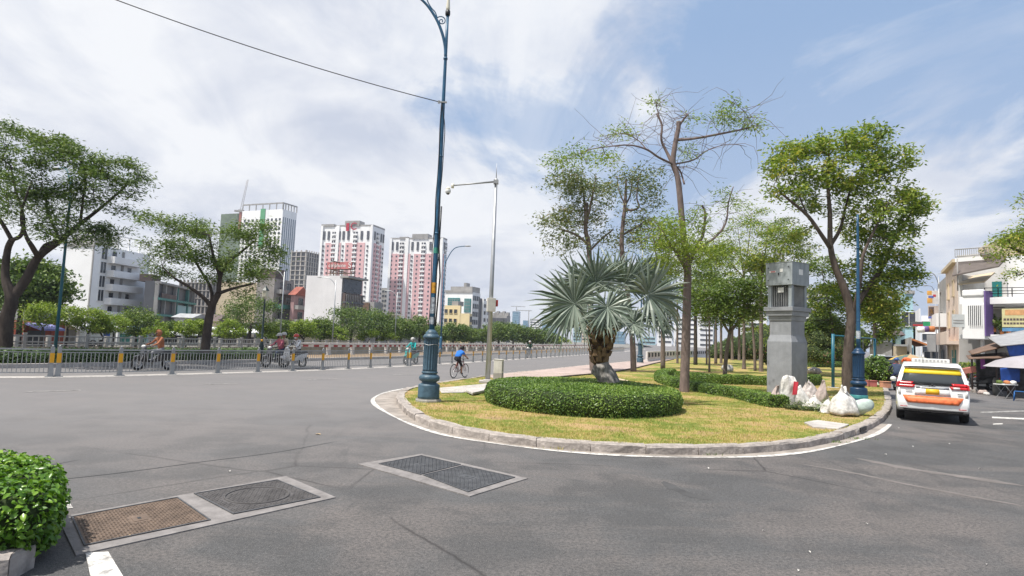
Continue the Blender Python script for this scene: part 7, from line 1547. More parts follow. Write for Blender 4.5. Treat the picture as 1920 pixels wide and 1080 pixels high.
m_ = MB(); m_.add([Vector((0, 0, 0))+FR[1]*R*.2+FR[2]*.1+Vector((0, 0, 3.7)), FR[1]*R+FR[2]*.1+Vector((0, 0, 3.7)), FR[1]*R+FR[2]*1.6+Vector((0, 0, 3.1)), FR[1]*R*.2+FR[2]*1.6+Vector((0, 0, 3.1)), FR[1]*R*.2+FR[2]*.1+Vector((0, 0, 3.5)), FR[1]*R+FR[2]*.1+Vector((0, 0, 3.5)), FR[1]*R+FR[2]*1.6+Vector((0, 0, 2.9)), FR[1]*R*.2+FR[2]*1.6+Vector((0, 0, 2.9))], [(0, 3, 2, 1), (4, 5, 6, 7), (3, 7, 6, 2), (0, 4, 7, 3), (1, 2, 6, 5)]); m_.build('tiled_awning', b_orange, r)
def signbox(u0, u1, v0, v1, Y, mat, name, label, blocks=(), th=.25):
    a = D(u0, (v0+v1)/2, Y); b = D(u1, (v0+v1)/2, Y); z1, z0 = zat(a.x, a.y, v0), zat(a.x, a.y, v1); c = (a+b)/2; c.z = z0; r = thing(name, c, label, 'sign'); w = (b-a).length; m_ = MB(); m_.box((0, 0, (z1-z0)/2), (w, th, z1-z0)); m_.build('panel', mat, r)
    for x0, x1, y0, y1, mt in blocks: m_ = MB(); m_.box((w*((x0+x1)/2-.5), -th/2-.01, (z1-z0)*(y0+y1)/2), (w*(x1-x0), .02, (z1-z0)*(y1-y0))); m_.build('print_block', mt, r)
    r.rotation_euler = (0, 0, -.5); return r
so = M('sign_orange2', (.66, .35, .08), .6, var=.2, scale=2); sblu = M('sign_blue2', (.10, .14, .42), .6); srd = M('sign_red2', (.5, .05, .06), .6); sgr = M('sign_green', (.03, .32, .14), .6)
signbox(1740, 1758, 545, 570, 72, M('sign_white', (.62, .60, .60), .6), 'shop_sign', 'white and orange shop sign left of the tall grey house', [(0, .45, .1, .45, so), (0, .4, .7, 1, so), (.1, .55, .45, .62, sblu), (.5, .75, .55, .72, srd)])
signbox(1742, 1760, 573, 597, 71, M('sign_beige', (.45, .38, .34), .6), 'shop_sign', 'brown and blue striped shop sign under the orange sign', [(.05, .5, .2, .9, b_brown), (0, 1, 0, .16, sblu), (.15, .45, .35, .75, so)])
signbox(1711, 1731, 603, 612, 68, b_dark, 'shop_sign', 'dark narrow shop sign left of the green sign', [(.1, .9, .15, .45, srd)]); signbox(1732, 1743, 603, 612, 67, sgr, 'shop_sign', 'small green shop sign in the street'); signbox(1787, 1806, 589, 613, 49, M('sign_pale', (.48, .50, .50), .6), 'shop_sign', 'pale grey framed sign board before the peach house', [(.08, .92, .5, .56, b_grey), (.08, .92, .3, .36, b_grey)])
for u, v, mt, lab in [(1727, 618, b_white, 'white laundry tub on the shop balcony'), (1735, 617, b_purple, 'purple laundry tub on the shop balcony'), (1746, 617, b_orange, 'orange laundry tub on the shop balcony')]:
    c = D(u, v, 63); m_ = MB(); m_.lathe([(.3, -.3), (.36, .0), (.3, .3)], 10); o = m_.build('tub', mt); o.location = c; tag(o, lab, 'tub')

# air: thin even haze over the whole place
mh = bpy.data.materials.new('haze_air'); mh.use_nodes = True; th_ = mh.node_tree; th_.nodes.clear(); pv_ = N(th_, 'ShaderNodeVolumePrincipled'); pv_.inputs['Color'].default_value = (.80, .87, 1.0, 1); pv_.inputs['Density'].default_value = .00022; pv_.inputs['Anisotropy'].default_value = .2
oo = N(th_, 'ShaderNodeOutputMaterial'); th_.links.new(pv_.outputs[0], oo.inputs['Volume']); mb = MB(); mb.box((0, 1680, 68), (7600, 3800, 148)); mb.build('haze', mh, kind='stuff', label='thin pale haze in the air over the whole city')
# ------------------------------------------------------------------ two-wheelers, people, car, stalls
def torus(mb, c, R, r, axis='Y', seg=28, rs=8, mi=0):
    vs = []; fs = []
    for i in range(seg):
        a = 2*PI*i/seg
        for k in range(rs):
            b = 2*PI*k/rs; q = R+r*math.cos(b); vs.append(Vector(c)+Vector((q*math.cos(a), r*math.sin(b), q*math.sin(a))))
    for i in range(seg):
        for k in range(rs): fs.append((i*rs+k, i*rs+(k+1) % rs, ((i+1) % seg)*rs+(k+1) % rs, ((i+1) % seg)*rs+k))
    mb.add(vs, fs, mi, True)
m_chrome = M('chrome', (.55, .55, .56), .25, metal=.9, var=.05); m_seat = M('vinyl_seat', (.02, .02, .022), .6); m_hl = M('headlamp_glass', (.6, .6, .58), .15, spec=.8); m_tail = M('tail_red', (.45, .01, .015), .25, spec=.6)
m_skin = M('skin', (.34, .19, .125), .6, var=.08, scale=8); m_hair = M('dark_hair', (.015, .012, .01), .6)
def paint(name, col): return M(name, col, .3, var=.06, coat=.6)
def scooter(loc, heading, label, body, group='motorbikes'):
    r = thing('motorbike', loc, label, 'motorbike', group, heading)
    for x, nm in ((-.62, 'wheel'), (.63, 'wheel')):
        mb = MB(); torus(mb, (x, 0, .29), .235, .055); w = mb.build(nm, m_rubber, r)
        mb = MB(); torus(mb, (x, 0, .29), .18, .015); mb.tube([Vector((x, -.05, .29)), Vector((x, .05, .29))], .05, 10)
        for k in range(6): a = k*PI/3; mb.tube([Vector((x, 0, .29)), Vector((x+.17*math.cos(a), 0, .29+.17*math.sin(a)))], .012, 4)
        mb.build('rim', m_chrome, w)
    def prof(pts, y, mat, nm, taper=.8):
        mb = MB(); n = len(pts); vs = [(x, s*y*(taper if z > .75 else 1), z) for s in (-1, 1) for x, z in pts]; mb.add(vs, [tuple(range(n)), tuple(reversed(range(n, 2*n)))]+[(i, n+i, n+(i+1) % n, (i+1) % n) for i in range(n)])
        o = mb.build(nm, mat, r); bm = bmesh.new(); bm.from_mesh(o.data); bmesh.ops.recalc_face_normals(bm, faces=bm.faces); bm.to_mesh(o.data); bm.free(); bevel(o, .025, 2, 20); return o
    prof([(.34, .34), (.42, .36), (.52, .70), (.46, 1.0), (.40, .98), (.42, .72)], .20, body, 'leg_shield'); prof([(-.80, .58), (-.50, .42), (.0, .36), (.36, .34), (.36, .42), (.05, .48), (-.10, .62), (-.45, .72), (-.88, .76)], .13, body, 'body_panel')
    prof([(-.85, .77), (-.10, .66), (.06, .68), (.02, .76), (-.3, .80), (-.82, .88)], .14, m_seat, 'seat'); prof([(.42, .34), (.80, .50), (.84, .58), (.60, .66), (.44, .62)], .07, body, 'front_mudguard'); prof([(-.95, .55), (-.7, .62), (-.55, .6), (-.9, .44)], .06, m_black, 'rear_mudguard')
    mb = MB(); mb.tube([Vector((.63, .09, .29)), Vector((.45, .08, .75)), Vector((.42, 0, .98))], .025, 6); mb.tube([Vector((.63, -.09, .29)), Vector((.45, -.08, .75)), Vector((.42, 0, .98))], .025, 6); mb.build('fork', m_chrome, r)
    mb = MB(); mb.tube([Vector((.26, -.34, 1.02)), Vector((.38, -.14, 1.03)), Vector((.40, 0, 1.0)), Vector((.38, .14, 1.03)), Vector((.26, .34, 1.02))], .018, 6); mb.build('handlebar', m_black, r)
    for s in (-1, 1): mb = MB(); mb.tube([Vector((.34, s*.2, 1.03)), Vector((.36, s*.27, 1.2))], .008, 4); mb.ball((.36, s*.28, 1.24), .055, 8, 6, sc=(.3, 1, .8)); mb.build('mirror', m_black, r)
    mb = MB(); mb.ball((.46, 0, 1.0), .10, 10, 8, sc=(.9, 1.2, .8)); mb.build('headlight', m_hl, r); mb = MB(); mb.ball((-.90, 0, .72), .06, 8, 6, sc=(.6, 1.4, .8)); mb.build('tail_light', m_tail, r)
    mb = MB(); mb.tube([Vector((.0, -.14, .30)), Vector((-.35, -.17, .27)), Vector((-.85, -.18, .36))], [.03, .045, .05], 8); mb.build('exhaust', m_chrome, r); mb = MB(); mb.box((-.1, 0, .33), (.34, .18, .2)); mb.build('engine', m_grey, r)
    return r
def person(loc, heading, label, J, cl, kids_=None, scale=1.0, group=None):
    """J: joint positions; cl: materials top, legs, skin, shoe"""
    B = [('pelvis', 'spine'), ('spine', 'chest'), ('chest', 'neck'), ('neck', 'jaw'), ('jaw', 'head'), ('head', 'crown'), ('chest', 'shL'), ('shL', 'elL'), ('elL', 'haL'), ('chest', 'shR'), ('shR', 'elR'), ('elR', 'haR'), ('pelvis', 'hiL'), ('hiL', 'knL'), ('knL', 'anL'), ('anL', 'toL'), ('pelvis', 'hiR'), ('hiR', 'knR'), ('knR', 'anR'), ('anR', 'toR')]
    R = dict(pelvis=.135, spine=.13, chest=.145, neck=.052, jaw=.075, head=.098, crown=.06, shL=.068, shR=.068, elL=.043, elR=.043, haL=.032, haR=.032, hiL=.095, hiR=.095, knL=.062, knR=.062, anL=.043, anR=.043, toL=.035, toR=.035)
    J = dict(J)
    if 'crown' not in J: J['crown'] = tuple(Vector(J['head'])+(Vector(J['head'])-Vector(J['jaw'])).normalized()*.075)
    names = list(R); idx = {n: i for i, n in enumerate(names)}; me = bpy.data.meshes.new('t'); me.from_pydata([Vector(J[n])*scale for n in names], [(idx[a], idx[b]) for a, b in B], [])
    o = bpy.data.objects.new('t', me); COL.objects.link(o); m = o.modifiers.new('k', 'SKIN'); m.use_smooth_shade = True
    for i, n in enumerate(names):
        sv = me.skin_vertices[0].data[i]; sv.radius = (R[n]*scale, R[n]*scale); sv.use_root = (n == 'pelvis')
    s = o.modifiers.new('s', 'SUBSURF'); s.levels = s.render_levels = 2
    dg = bpy.context.evaluated_depsgraph_get(); bme = bpy.data.meshes.new_from_object(o.evaluated_get(dg)); bpy.data.objects.remove(o)
    mats = [cl['top'], cl['legs'], cl.get('skin', m_skin), cl.get('shoe', m_black), cl.get('face', m_skin), cl.get('arm', cl['top'])]
    bme.materials.clear(); [bme.materials.append(x) for x in mats]
    seg = [(Vector(J[a])*scale, Vector(J[b])*scale, a, b) for a, b in B]; mi = []
    for p in bme.polygons:
        c = p.center; best = (9, None, None, 0)
        for a, b, na, nb in seg:
            ab = b-a; t = max(0, min(1, (c-a).dot(ab)/max(ab.length_squared, 1e-9))); d = (a+ab*t-c).length-(R[na]*(1-t)+R[nb]*t)*scale*.6
            if d < best[0]: best = (d, na, nb, t)
        na, nb, t = best[1:]
        if nb in ('jaw', 'head', 'crown'): k = 4
        elif nb in ('elL', 'elR'): k = 0 if t < cl.get('sleeve', 1.1) else 5
        elif nb in ('haL', 'haR'): k = 2 if t > .82 else 5
        elif nb in ('knL', 'knR', 'hiL', 'hiR'): k = 1
        elif nb in ('anL', 'anR'): k = 1 if cl.get('long', True) or t < .1 else 2
        elif nb in ('toL', 'toR'): k = 3
        elif (na, nb) == ('pelvis', 'spine'): k = 1 if t < .35 else 0
        else: k = 0
        mi.append(k)
    bme.polygons.foreach_set('material_index', mi); bme.polygons.foreach_set('use_smooth', [True]*len(mi))
    # fingers, thumb and nose
    mb = MB()
    for sd_ in ('L', 'R'):
        h = Vector(J['ha'+sd_])*scale; e = Vector(J['el'+sd_])*scale; d = (h-e).normalized(); side = d.cross(Vector((0, 0, 1))).normalized(); s1 = -1 if sd_ == 'L' else 1
        for k in range(4):
            q = h+side*((k-1.5)*.019)*scale; L = (.075, .085, .08, .062)[k]*scale; mb.tube([q, q+d*L*.5+Vector((0, 0, .006)), q+d*L*.8-Vector((0, 0, .02))*scale, q+d*L*.5-Vector((0, 0, .045))*scale], [.0095*scale, .009*scale, .008*scale, .007*scale], 5)
        q = h-side*s1*.03*scale; mb.tube([h-d*.02, q+d*.02, q+d*.05-Vector((0, 0, .025))*scale], [.013*scale, .011*scale, .009*scale], 5)
    o = bpy.data.objects.new('person', bme); COL.objects.link(o); o.location = loc; o.rotation_euler = (0, 0, heading); tag(o, label, 'person', group)
    f = (Vector(J['head'])-Vector(J['jaw'])); fw = Vector(J.get('look', (1, 0, 0))).normalized(); hd = Vector(J['head'])*scale
    nb_ = MB(); nb_.ball(hd+fw*.098*scale-Vector((0, 0, .02))*scale, .016*scale, 6, 5, sc=(1.2, .8, 1.3))
    sdv = fw.cross(Vector((0, 0, 1))).normalized()
    eye = MB()
    for s_ in (-1, 1): eye.ball(hd+fw*.088*scale+sdv*s_*.033*scale+Vector((0, 0, .012))*scale, .011*scale, 6, 5)
    hn = mb.build('fingers', cl.get('glove', cl.get('skin', m_skin)), o); nb_.build('nose', cl.get('face', m_skin), o); eye.build('eyes', m_black, o)
    if 'helmet' in cl:
        mb = MB(); c = hd+Vector((0, 0, .035))*scale-fw*.01; mb.lathe([(.128, -.02), (.135, .02), (.125, .07), (.09, .115), (.04, .135), (.002, .138)], 18); mb.v = [tuple(Vector(v)*scale+c) for v in mb.v]
        vz = MB(); vz.add([c+fw*.12*scale+sdv*.09*scale, c+fw*.12*scale-sdv*.09*scale, c+fw*.19*scale-sdv*.06*scale-Vector((0, 0, .012)), c+fw*.19*scale+sdv*.06*scale-Vector((0, 0, .012)), c+fw*.12*scale+sdv*.09*scale-Vector((0, 0, .012)), c+fw*.12*scale-sdv*.09*scale-Vector((0, 0, .012)), c+fw*.19*scale-sdv*.06*scale-Vector((0, 0, .022)), c+fw*.19*scale+sdv*.06*scale-Vector((0, 0, .022))], [(0, 1, 2, 3), (7, 6, 5, 4), (3, 2, 6, 7), (0, 3, 7, 4), (1, 5, 6, 2)])
        h = mb.build('helmet', cl['helmet'], o); vz.build('visor', cl['helmet'], h)
    if 'hood' in cl:
        mb = MB(); mb.ball(hd-fw*.02, .135*scale, 16, 10, sc=(1.0, .95, 1.12)); mb.f = [f for f in mb.f if not ((sum((Vector(mb.v[i]) for i in f), Vector())/len(f)-hd).normalized().dot(fw) > .72)]; mb.m = mb.m[:len(mb.f)]; mb.sm = mb.sm[:len(mb.f)]
        ho = mb.build('hood', cl['hood'], o); sm_ = ho.modifiers.new('s', 'SOLIDIFY'); sm_.thickness = .012
    if 'mask' in cl:
        mb = MB(); mb.ball(hd+fw*.045*scale-Vector((0, 0, .045))*scale, .07*scale, 10, 8, sc=(1, 1.05, .8)); mb.build('face_mask', cl['mask'], o)
    if 'hair' in cl:
        mb = MB(); mb.ball(hd-fw*.015+Vector((0, 0, .02))*scale, .115*scale, 14, 9, sc=(1, .95, 1)); mb.f = [f for f in mb.f if (lambda c: not (c.dot(fw) > .03*scale and c.z < .06*scale) and c.z > -.07*scale)(sum((Vector(mb.v[i]) for i in f), Vector())/len(f)-hd)]; mb.m = mb.m[:len(mb.f)]; mb.sm = mb.sm[:len(mb.f)]; mb.build('hair', cl['hair'], o)
    return o
RIDE = dict(pelvis=(-.28, 0, .88), spine=(-.24, 0, 1.05), chest=(-.17, 0, 1.27), neck=(-.13, 0, 1.43), jaw=(-.10, 0, 1.49), head=(-.09, 0, 1.59), shL=(-.17, .19, 1.36), elL=(.03, .28, 1.14), haL=(.25, .32, 1.06), shR=(-.17, -.19, 1.36), elR=(.03, -.28, 1.14), haR=(.25, -.32, 1.06),
  hiL=(-.25, .10, .86), knL=(.20, .19, .78), anL=(.16, .15, .42), toL=(.33, .16, .39), hiR=(-.25, -.10, .86), knR=(.20, -.19, .78), anR=(.16, -.15, .42), toR=(.33, -.16, .39))
def rider_at(u, v, bike_label, plabel, body, cl, heading=None, back=None):
    p = G(u, v); i = min(range(len(FP)), key=lambda k: (FP[k]-p).length); d = FP[max(i-1, 0)]-FP[min(i+1, len(FP)-1)]; h = math.atan2(d.y, d.x) if heading is None else heading
    scooter(p, h, bike_label, body); person(p, h, plabel, RIDE, cl)
    if back:
        J = {k: (x-.30, y, z+.05) for k, (x, y, z) in RIDE.items()}; J['haL'] = (-.25, .2, 1.10); J['haR'] = (-.25, -.2, 1.10); J['elL'] = (-.45, .27, 1.13); J['elR'] = (-.45, -.27, 1.13); J['anL'] = (-.15, .18, .48); J['anR'] = (-.15, -.18, .48); J['toL'] = (0, .19, .45); J['toR'] = (0, -.19, .45); J['knL'] = (-.12, .2, .84); J['knR'] = (-.12, -.2, .84)
        person(p, h, back[0], J, back[1])
    return p
c_or = M('orange_brown_cloth', (.36, .14, .07), .9, var=.15, scale=8); c_jean = M('denim', (.05, .07, .12), .9, var=.2, scale=8); c_pink = M('rose_cloth', (.52, .15, .19), .9, var=.15, scale=8); c_cream = M('cream_cloth', (.55, .48, .36), .9, var=.15); c_blk = M('black_cloth', (.02, .02, .025), .9); c_wht = M('white_cloth', (.62, .62, .63), .9, var=.1); c_teal = M('turquoise_cloth', (.03, .36, .36), .85, var=.12, scale=8); c_blue = M('bright_blue_cloth', (.02, .14, .50), .85, var=.15, scale=8); c_gry = M('grey_cloth', (.22, .22, .23), .9)
m_hred = paint('red_helmet', (.5, .04, .03)); m_hgry = paint('grey_helmet', (.45, .44, .42)); m_hwht = paint('white_helmet', (.65, .65, .63)); m_hblu = paint('blue_helmet', (.03, .08, .25)); p_blk = paint('black_gloss', (.02, .02, .022)); p_wht = paint('white_gloss', (.6, .6, .6)); p_teal = paint('turquoise_gloss', (.04, .38, .36)); p_dk = paint('dark_grey_gloss', (.06, .06, .065)); p_red = paint('dark_red_gloss', (.3, .03, .03))
def patterned():
    m, t, b = newmat('dalmatian_cloth'); tc = N(t, 'ShaderNodeTexCoord'); n = N(t, 'ShaderNodeTexNoise'); n.inputs['Scale'].default_value = 11; t.links.new(tc.outputs['Object'], n.inputs[0]); c = ramp(t, n.outputs[0], [(.42, (.03, .03, .035)), (.47, (.66, .66, .67))]); t.links.new(c, b.inputs['Base Color']); b.inputs['Roughness'].default_value = .9; return m
c_pat = patterned()
rider_at(287, 694, 'black motorbike ridden by the person in the orange hood', 'person in an orange brown hooded jacket with dark face mask riding the black motorbike', p_blk, dict(top=c_or, legs=c_gry, skin=m_skin, hood=c_or, mask=c_blk, face=m_skin))
rider_at(517, 688.5, 'dark motorbike carrying the rose clothed pair', 'person in a rose jacket and pale helmet steering the dark motorbike', p_dk, dict(top=c_pink, legs=c_jean, helmet=m_hgry, mask=c_blk, glove=c_blk), back=('person in cream and lilac behind the rose jacketed driver', dict(top=c_cream, legs=c_jean, helmet=m_hgry)))
rider_at(549, 690, 'silver and black motorbike nearest the railing under the red helmet', 'person in a white and black patterned shirt with red helmet on the silver motorbike', p_wht, dict(top=c_pat, legs=c_blk, helmet=m_hred, mask=c_wht, glove=c_blk))
rider_at(770, 683, 'turquoise scooter left of the big blue lamp base', 'person in a turquoise jacket and pale helmet on the turquoise scooter', p_teal, dict(top=c_teal, legs=c_blk, helmet=m_hgry, mask=c_wht))
rider_at(992, 671, 'distant dark motorbike right of the camera pole', 'distant person in dark green clothes riding beyond the camera pole', p_dk, dict(top=M('dark_green_cloth', (.03, .07, .05), .9), legs=c_blk, helmet=m_hgry))
# cyclist
def bicycle(loc, heading, label):
    r = thing('bicycle', loc, label, 'bicycle', None, heading); m_fr = M('maroon_frame', (.16, .03, .035), .4); R_ = .335
    for x in (-.52, .52):
        mb = MB(); torus(mb, (x, 0, R_), R_-.018, .018, seg=40, rs=6); w = mb.build('wheel', m_rubber, r); mb = MB(); torus(mb, (x, 0, R_), R_-.04, .009, seg=40, rs=4); mb.tube([Vector((x, -.05, R_)), Vector((x, .05, R_))], .022, 8); mb.build('rim', m_chrome, w); mb = MB()
        for k in range(20): a = k*PI/10; mb.tube([Vector((x, .02*(-1)**k, R_)), Vector((x+(R_-.04)*math.cos(a), 0, R_+(R_-.04)*math.sin(a)))], .0022, 3, cap=False)
        mb.build('spokes', m_chrome, w)
    bb, st, hd, hb = Vector((-.08, 0, .29)), Vector((-.23, 0, .76)), Vector((.33, 0, .78)), Vector((.37, 0, .62)); mb = MB()
    for a, b in ((bb, st), (st, hd), (bb, hb), (hd, hb)): mb.tube([a, b], .016, 7)
    for s in (-.05, .05): mb.tube([bb+Vector((0, s*.4, 0)), Vector((-.52, s, R_))], .010, 5); mb.tube([st+Vector((0, s*.3, -.04)), Vector((-.52, s, R_))], .009, 5); mb.tube([hb+Vector((0, s*.6, 0)), Vector((.52, s, R_))], .012, 5)
    mb.build('frame', m_fr, r); mb = MB(); mb.tube([hd, hd+Vector((-.02, 0, .10))], .014, 6); mb.tube([Vector((.26, -.28, .93)), Vector((.33, -.15, .90)), Vector((.31, 0, .88)), Vector((.33, .15, .90)), Vector((.26, .28, .93))], .013, 6); mb.build('handlebar', m_black, r)
    mb = MB(); mb.tube([st, st+Vector((-.02, 0, .09))], .013, 6); mb.ball(st+Vector((-.04, 0, .11)), .12, 10, 6, sc=(1.1, .6, .28)); mb.build('saddle', m_seat, r)
    mb = MB(); torus(mb, (-.08, -.05, .29), .085, .007, seg=20, rs=4); mb.tube([Vector((-.08, -.06, .29)), Vector((.04, -.07, .18))], .010, 5); mb.tube([Vector((-.08, .06, .29)), Vector((-.2, .07, .40))], .010, 5); mb.box((.05, -.11, .17), (.09, .08, .02)); mb.box((-.21, .11, .41), (.09, .08, .02)); mb.build('crankset', m_grey, r); return r
p = G(861, 708.5); hdg = math.radians(64); bicycle(p, hdg, 'maroon bicycle ridden by the child on the road right of the big lamp')
person(p, hdg, 'child in a bright blue shirt and dark shorts bent low over the maroon bicycle', dict(pelvis=(-.27, 0, .94), spine=(-.18, 0, 1.06), chest=(-.02, 0, 1.18), neck=(.10, 0, 1.27), jaw=(.155, 0, 1.31), head=(.18, 0, 1.39), shL=(0, .16, 1.20), elL=(.13, .22, 1.03), haL=(.27, .25, .95), shR=(0, -.16, 1.20), elR=(.13, -.22, 1.03), haR=(.27, -.25, .95),
   hiL=(-.26, .085, .90), knL=(.06, .11, .80), anL=(-.19, .10, .50), toL=(-.08, .11, .44), hiR=(-.26, -.085, .90), knR=(-.02, -.11, .58), anR=(.0, -.10, .25), toR=(.11, -.11, .20)),
   dict(top=c_blue, legs=c_blk, long=False, sleeve=.5, arm=m_skin, hair=m_hair), scale=1.0)
# ------------------------------------------------------------------ taxi
m_car = M('white_car_paint', (.72, .725, .72), .28, var=.03, coat=.7, spec=.5); m_cglass = M('car_glass', (.025, .032, .036), .06, spec=.9, var=.02); m_org = M('orange_sticker', (.72, .17, .06), .45, var=.3, scale=9); m_ylw = M('yellow_band', (.74, .52, .02), .45, var=.1); m_plate = M('yellow_plate', (.68, .42, .02), .5)
def loft(outline, wf, mat, name, par, ns=(-1, -.985, -.93, -.6, 0, .6, .93, .985, 1), inset=.035, mirror=True):
    n = len(outline); cx = sum(x for x, z in outline)/n; cz = sum(z for x, z in outline)/n; mb = MB(); vs = []
    for s in ns:
        k = {1: 1.0, .985: .45}.get(round(abs(s), 3), 0); 
        for x, z in outline:
            dx = -inset*k*(1 if x > cx else -1)*min(1, abs(x-cx)/.5); dz = -inset*k*(1 if z > cz else -1)*.8
            bow = .07*(s*s)*(1 if x < .6 else (-1.6 if x > 4.2 else 0)); vs.append((x+dx+bow, s*wf(x, z), z+dz))
    fs = [(i*n+j, i*n+(j+1) % n, (i+1)*n+(j+1) % n, (i+1)*n+j) for i in range(len(ns)-1) for j in range(n)]; fs += [tuple(range(n)), tuple(reversed(range((len(ns)-1)*n, len(ns)*n)))]
    mb.add(vs, fs, 0, True); o = mb.build(name, mat, par); bm = bmesh.new(); bm.from_mesh(o.data); bmesh.ops.triangulate(bm, faces=[f for f in bm.faces if len(f.verts) > 4]); bmesh.ops.recalc_face_normals(bm, faces=bm.faces); bm.to_mesh(o.data); bm.free()
    m = o.modifiers.new('e', 'EDGE_SPLIT'); m.split_angle = math.radians(38); return o
wl, wr_ = G(1690, 784), G(1805, 792); ax = (wl+wr_)/2; dv = (wr_-wl); hd_ = math.radians(57.5)
def car(loc, hd, label, paintm, cat='car', name='taxi', taxi=True, S_=1.0):
    r = thing(name, loc, label, cat, None, hd); 
    def body_w(x, z):
        w = .915
        if z > .85: w = .895
        if z < .4: w = .885
        if x > 4.1: w -= (x-4.1)*.22
        if x < .2: w -= (.2-x)*.22
        return w
    X0 = 1.03
    def arch(cx): return [(cx+.385*math.cos(a), .33+.385*math.sin(a)) for a in [math.radians(d) for d in (-8, 20, 45, 70, 90, 110, 135, 160, 188)]]
    out = [(.12, .345), (.02, .40), (.0, .53), (.02, .70), (.09, .77), (.10, .98), (.13, 1.06), (.5, 1.07), (1.5, 1.07), (2.5, 1.06), (3.45, 1.05), (4.0, .99), (4.45, .88), (4.66, .74), (4.73, .55), (4.72, .36), (4.6, .26), (4.22, .25)] + arch(3.78) + [(3.3, .24), (1.5, .24)] + arch(X0) + [(.6, .26)]
    out = [(x-X0, z) for x, z in out]; bw = lambda x, z: body_w(x+X0, z)
    loft(out, bw, paintm, 'lower_body', r)
    gh = [(.13, 1.055), (.16, 1.15), (.27, 1.38), (.40, 1.58), (.44, 1.645), (.60, 1.70), (1.3, 1.745), (2.2, 1.74), (2.65, 1.67), (3.0, 1.45), (3.48, 1.055)]; gh = [(x-X0, z) for x, z in gh]
    def gw(x, z): return .885-.165*max(0, min(1, (z-1.05)/.68))**1.25
    loft(gh, gw, paintm, 'cabin', r)
    def rearx(z): return float(np.interp(z, [.28, .36, .52, .70, .77, .98, 1.055, 1.15, 1.38, 1.58, 1.645], [.10, .01, 0, .02, .09, .10, .13, .16, .27, .40, .44]))-X0
    def rp(pts, mat, nm, off=.006, th=.012, par=None):
        mb = MB(); out_ = []
        for y, z in pts:
            s = y/gw(0, z) if z > 1.06 else y/bw(-X0, z); out_.append(Vector((rearx(z)+.07*s*s-off, y, z)))
        n = len(out_); mb.add([p-Vector((th, 0, 0)) for p in out_]+out_, [tuple(reversed(range(n))), tuple(range(n, 2*n))]+[(i, (i+1) % n, n+(i+1) % n, n+i) for i in range(n)]); o = mb.build(nm, mat, par or r)
        bm = bmesh.new(); bm.from_mesh(o.data); bmesh.ops.recalc_face_normals(bm, faces=bm.faces); bm.to_mesh(o.data); bm.free(); return o
    def strip(y0b, y1b, y0t, y1t, z0, z1, mat, nm, off=.006, k=8, kz=3, par=None, th=.012):
        mb = MB(); vs = []
        for j in range(kz+1):
            z = z0+(z1-z0)*j/kz; ya, yb = y0b+(y0t-y0b)*j/kz, y1b+(y1t-y1b)*j/kz
            for i in range(k+1):
                y = ya+(yb-ya)*i/k; s = y/(gw(0, z) if z > 1.06 else bw(-X0, z)); vs.append((rearx(z)+.07*s*s-off-th, y, z))
        mb.add(vs, [(j*(k+1)+i, j*(k+1)+i+1, (j+1)*(k+1)+i+1, (j+1)*(k+1)+i) for j in range(kz) for i in range(k)], 0, True); o = mb.build(nm, mat, par or r); m = o.modifiers.new('t', 'SOLIDIFY'); m.thickness = th; m.offset = -1 if True else 0; return o
    rg = strip(-.79, .79, -.665, .665, 1.09, 1.565, m_cglass, 'rear_window', .0)
    if taxi:
        bd = strip(-.722, .722, -.668, .668, 1.415, 1.568, m_ylw, 'yellow_band', .014, par=rg, kz=2)
        for a, b in ((-.18, -.10), (-.07, -.01), (.02, .08), (.11, .18)): strip(a, b, a, b, 1.49, 1.54, m_hblu, 'band_lettering', .028, 1, 1, par=bd, th=.004)
        for a, b in ((-.6, -.54), (-.51, -.45), (-.42, -.36), (-.33, -.28), (.28, .34), (.37, .43), (.46, .52), (.55, .60)): strip(a, b, a, b, 1.50, 1.53, b_brown, 'band_lettering', .028, 1, 1, par=bd, th=.004)
        for a in (-.62, -.56, -.50, -.44): strip(a, a+.045, a, a+.045, 1.385, 1.435, m_paper, 'number_sticker', .014, 1, 1, par=rg, th=.003)
    st = MB(); st.tube([Vector((rearx(1.13)-.05, .0, 1.115)), Vector((rearx(1.14)-.045, .3, 1.125)), Vector((rearx(1.2)-.03, .52, 1.15))], .012, 5); st.ball((rearx(1.1)-.04, 0, 1.11), .035, 8, 6); st.build('rear_wiper', m_black, r)
    for s in (-1, 1):
        y0, y1 = (.42, .875) if s > 0 else (-.875, -.42); mb = MB()
        strip(.46*s, .87*s, .42*s, .86*s, 1.0, 1.088, m_tail, 'tail_light', .02, 8, 2); strip(.50*s, .84*s, .46*s,   .84*s, 1.09, 1.17, m_tail, 'tail_light', .03, 8, 2)
        strip(.50*s, .66*s, .50*s, .66*s, 1.015, 1.07, m_hl, 'reverse_lamp', .034, 2, 1, th=.004)
        m_ = MB(); xw = rearx(1.0); m_.add([(xw+.03, s*.893, 1.0), (xw+.36, s*.905, 1.03), (xw+.34, s*.90, 1.12), (xw+.05, s*.868, 1.15), (xw+.03, s*.85, 1.0), (xw+.36, s*.86, 1.03), (xw+.34, s*.85, 1.12), (xw+.05, s*.83, 1.15)], [(0, 1, 2, 3), (7, 6, 5, 4), (0, 4, 5, 1), (1, 5, 6, 2), (2, 6, 7, 3), (3, 7, 4, 0)]); m_.build('tail_light', m_tail, r)
        strip(.775*s, .845*s, .80*s, .85*s, .78, .97, m_hl, 'side_reflector', .008, 2, 2); strip(.62*s, .80*s, .62*s, .80*s, .435, .455, m_tail, 'bumper_reflector', .008, 2, 1)
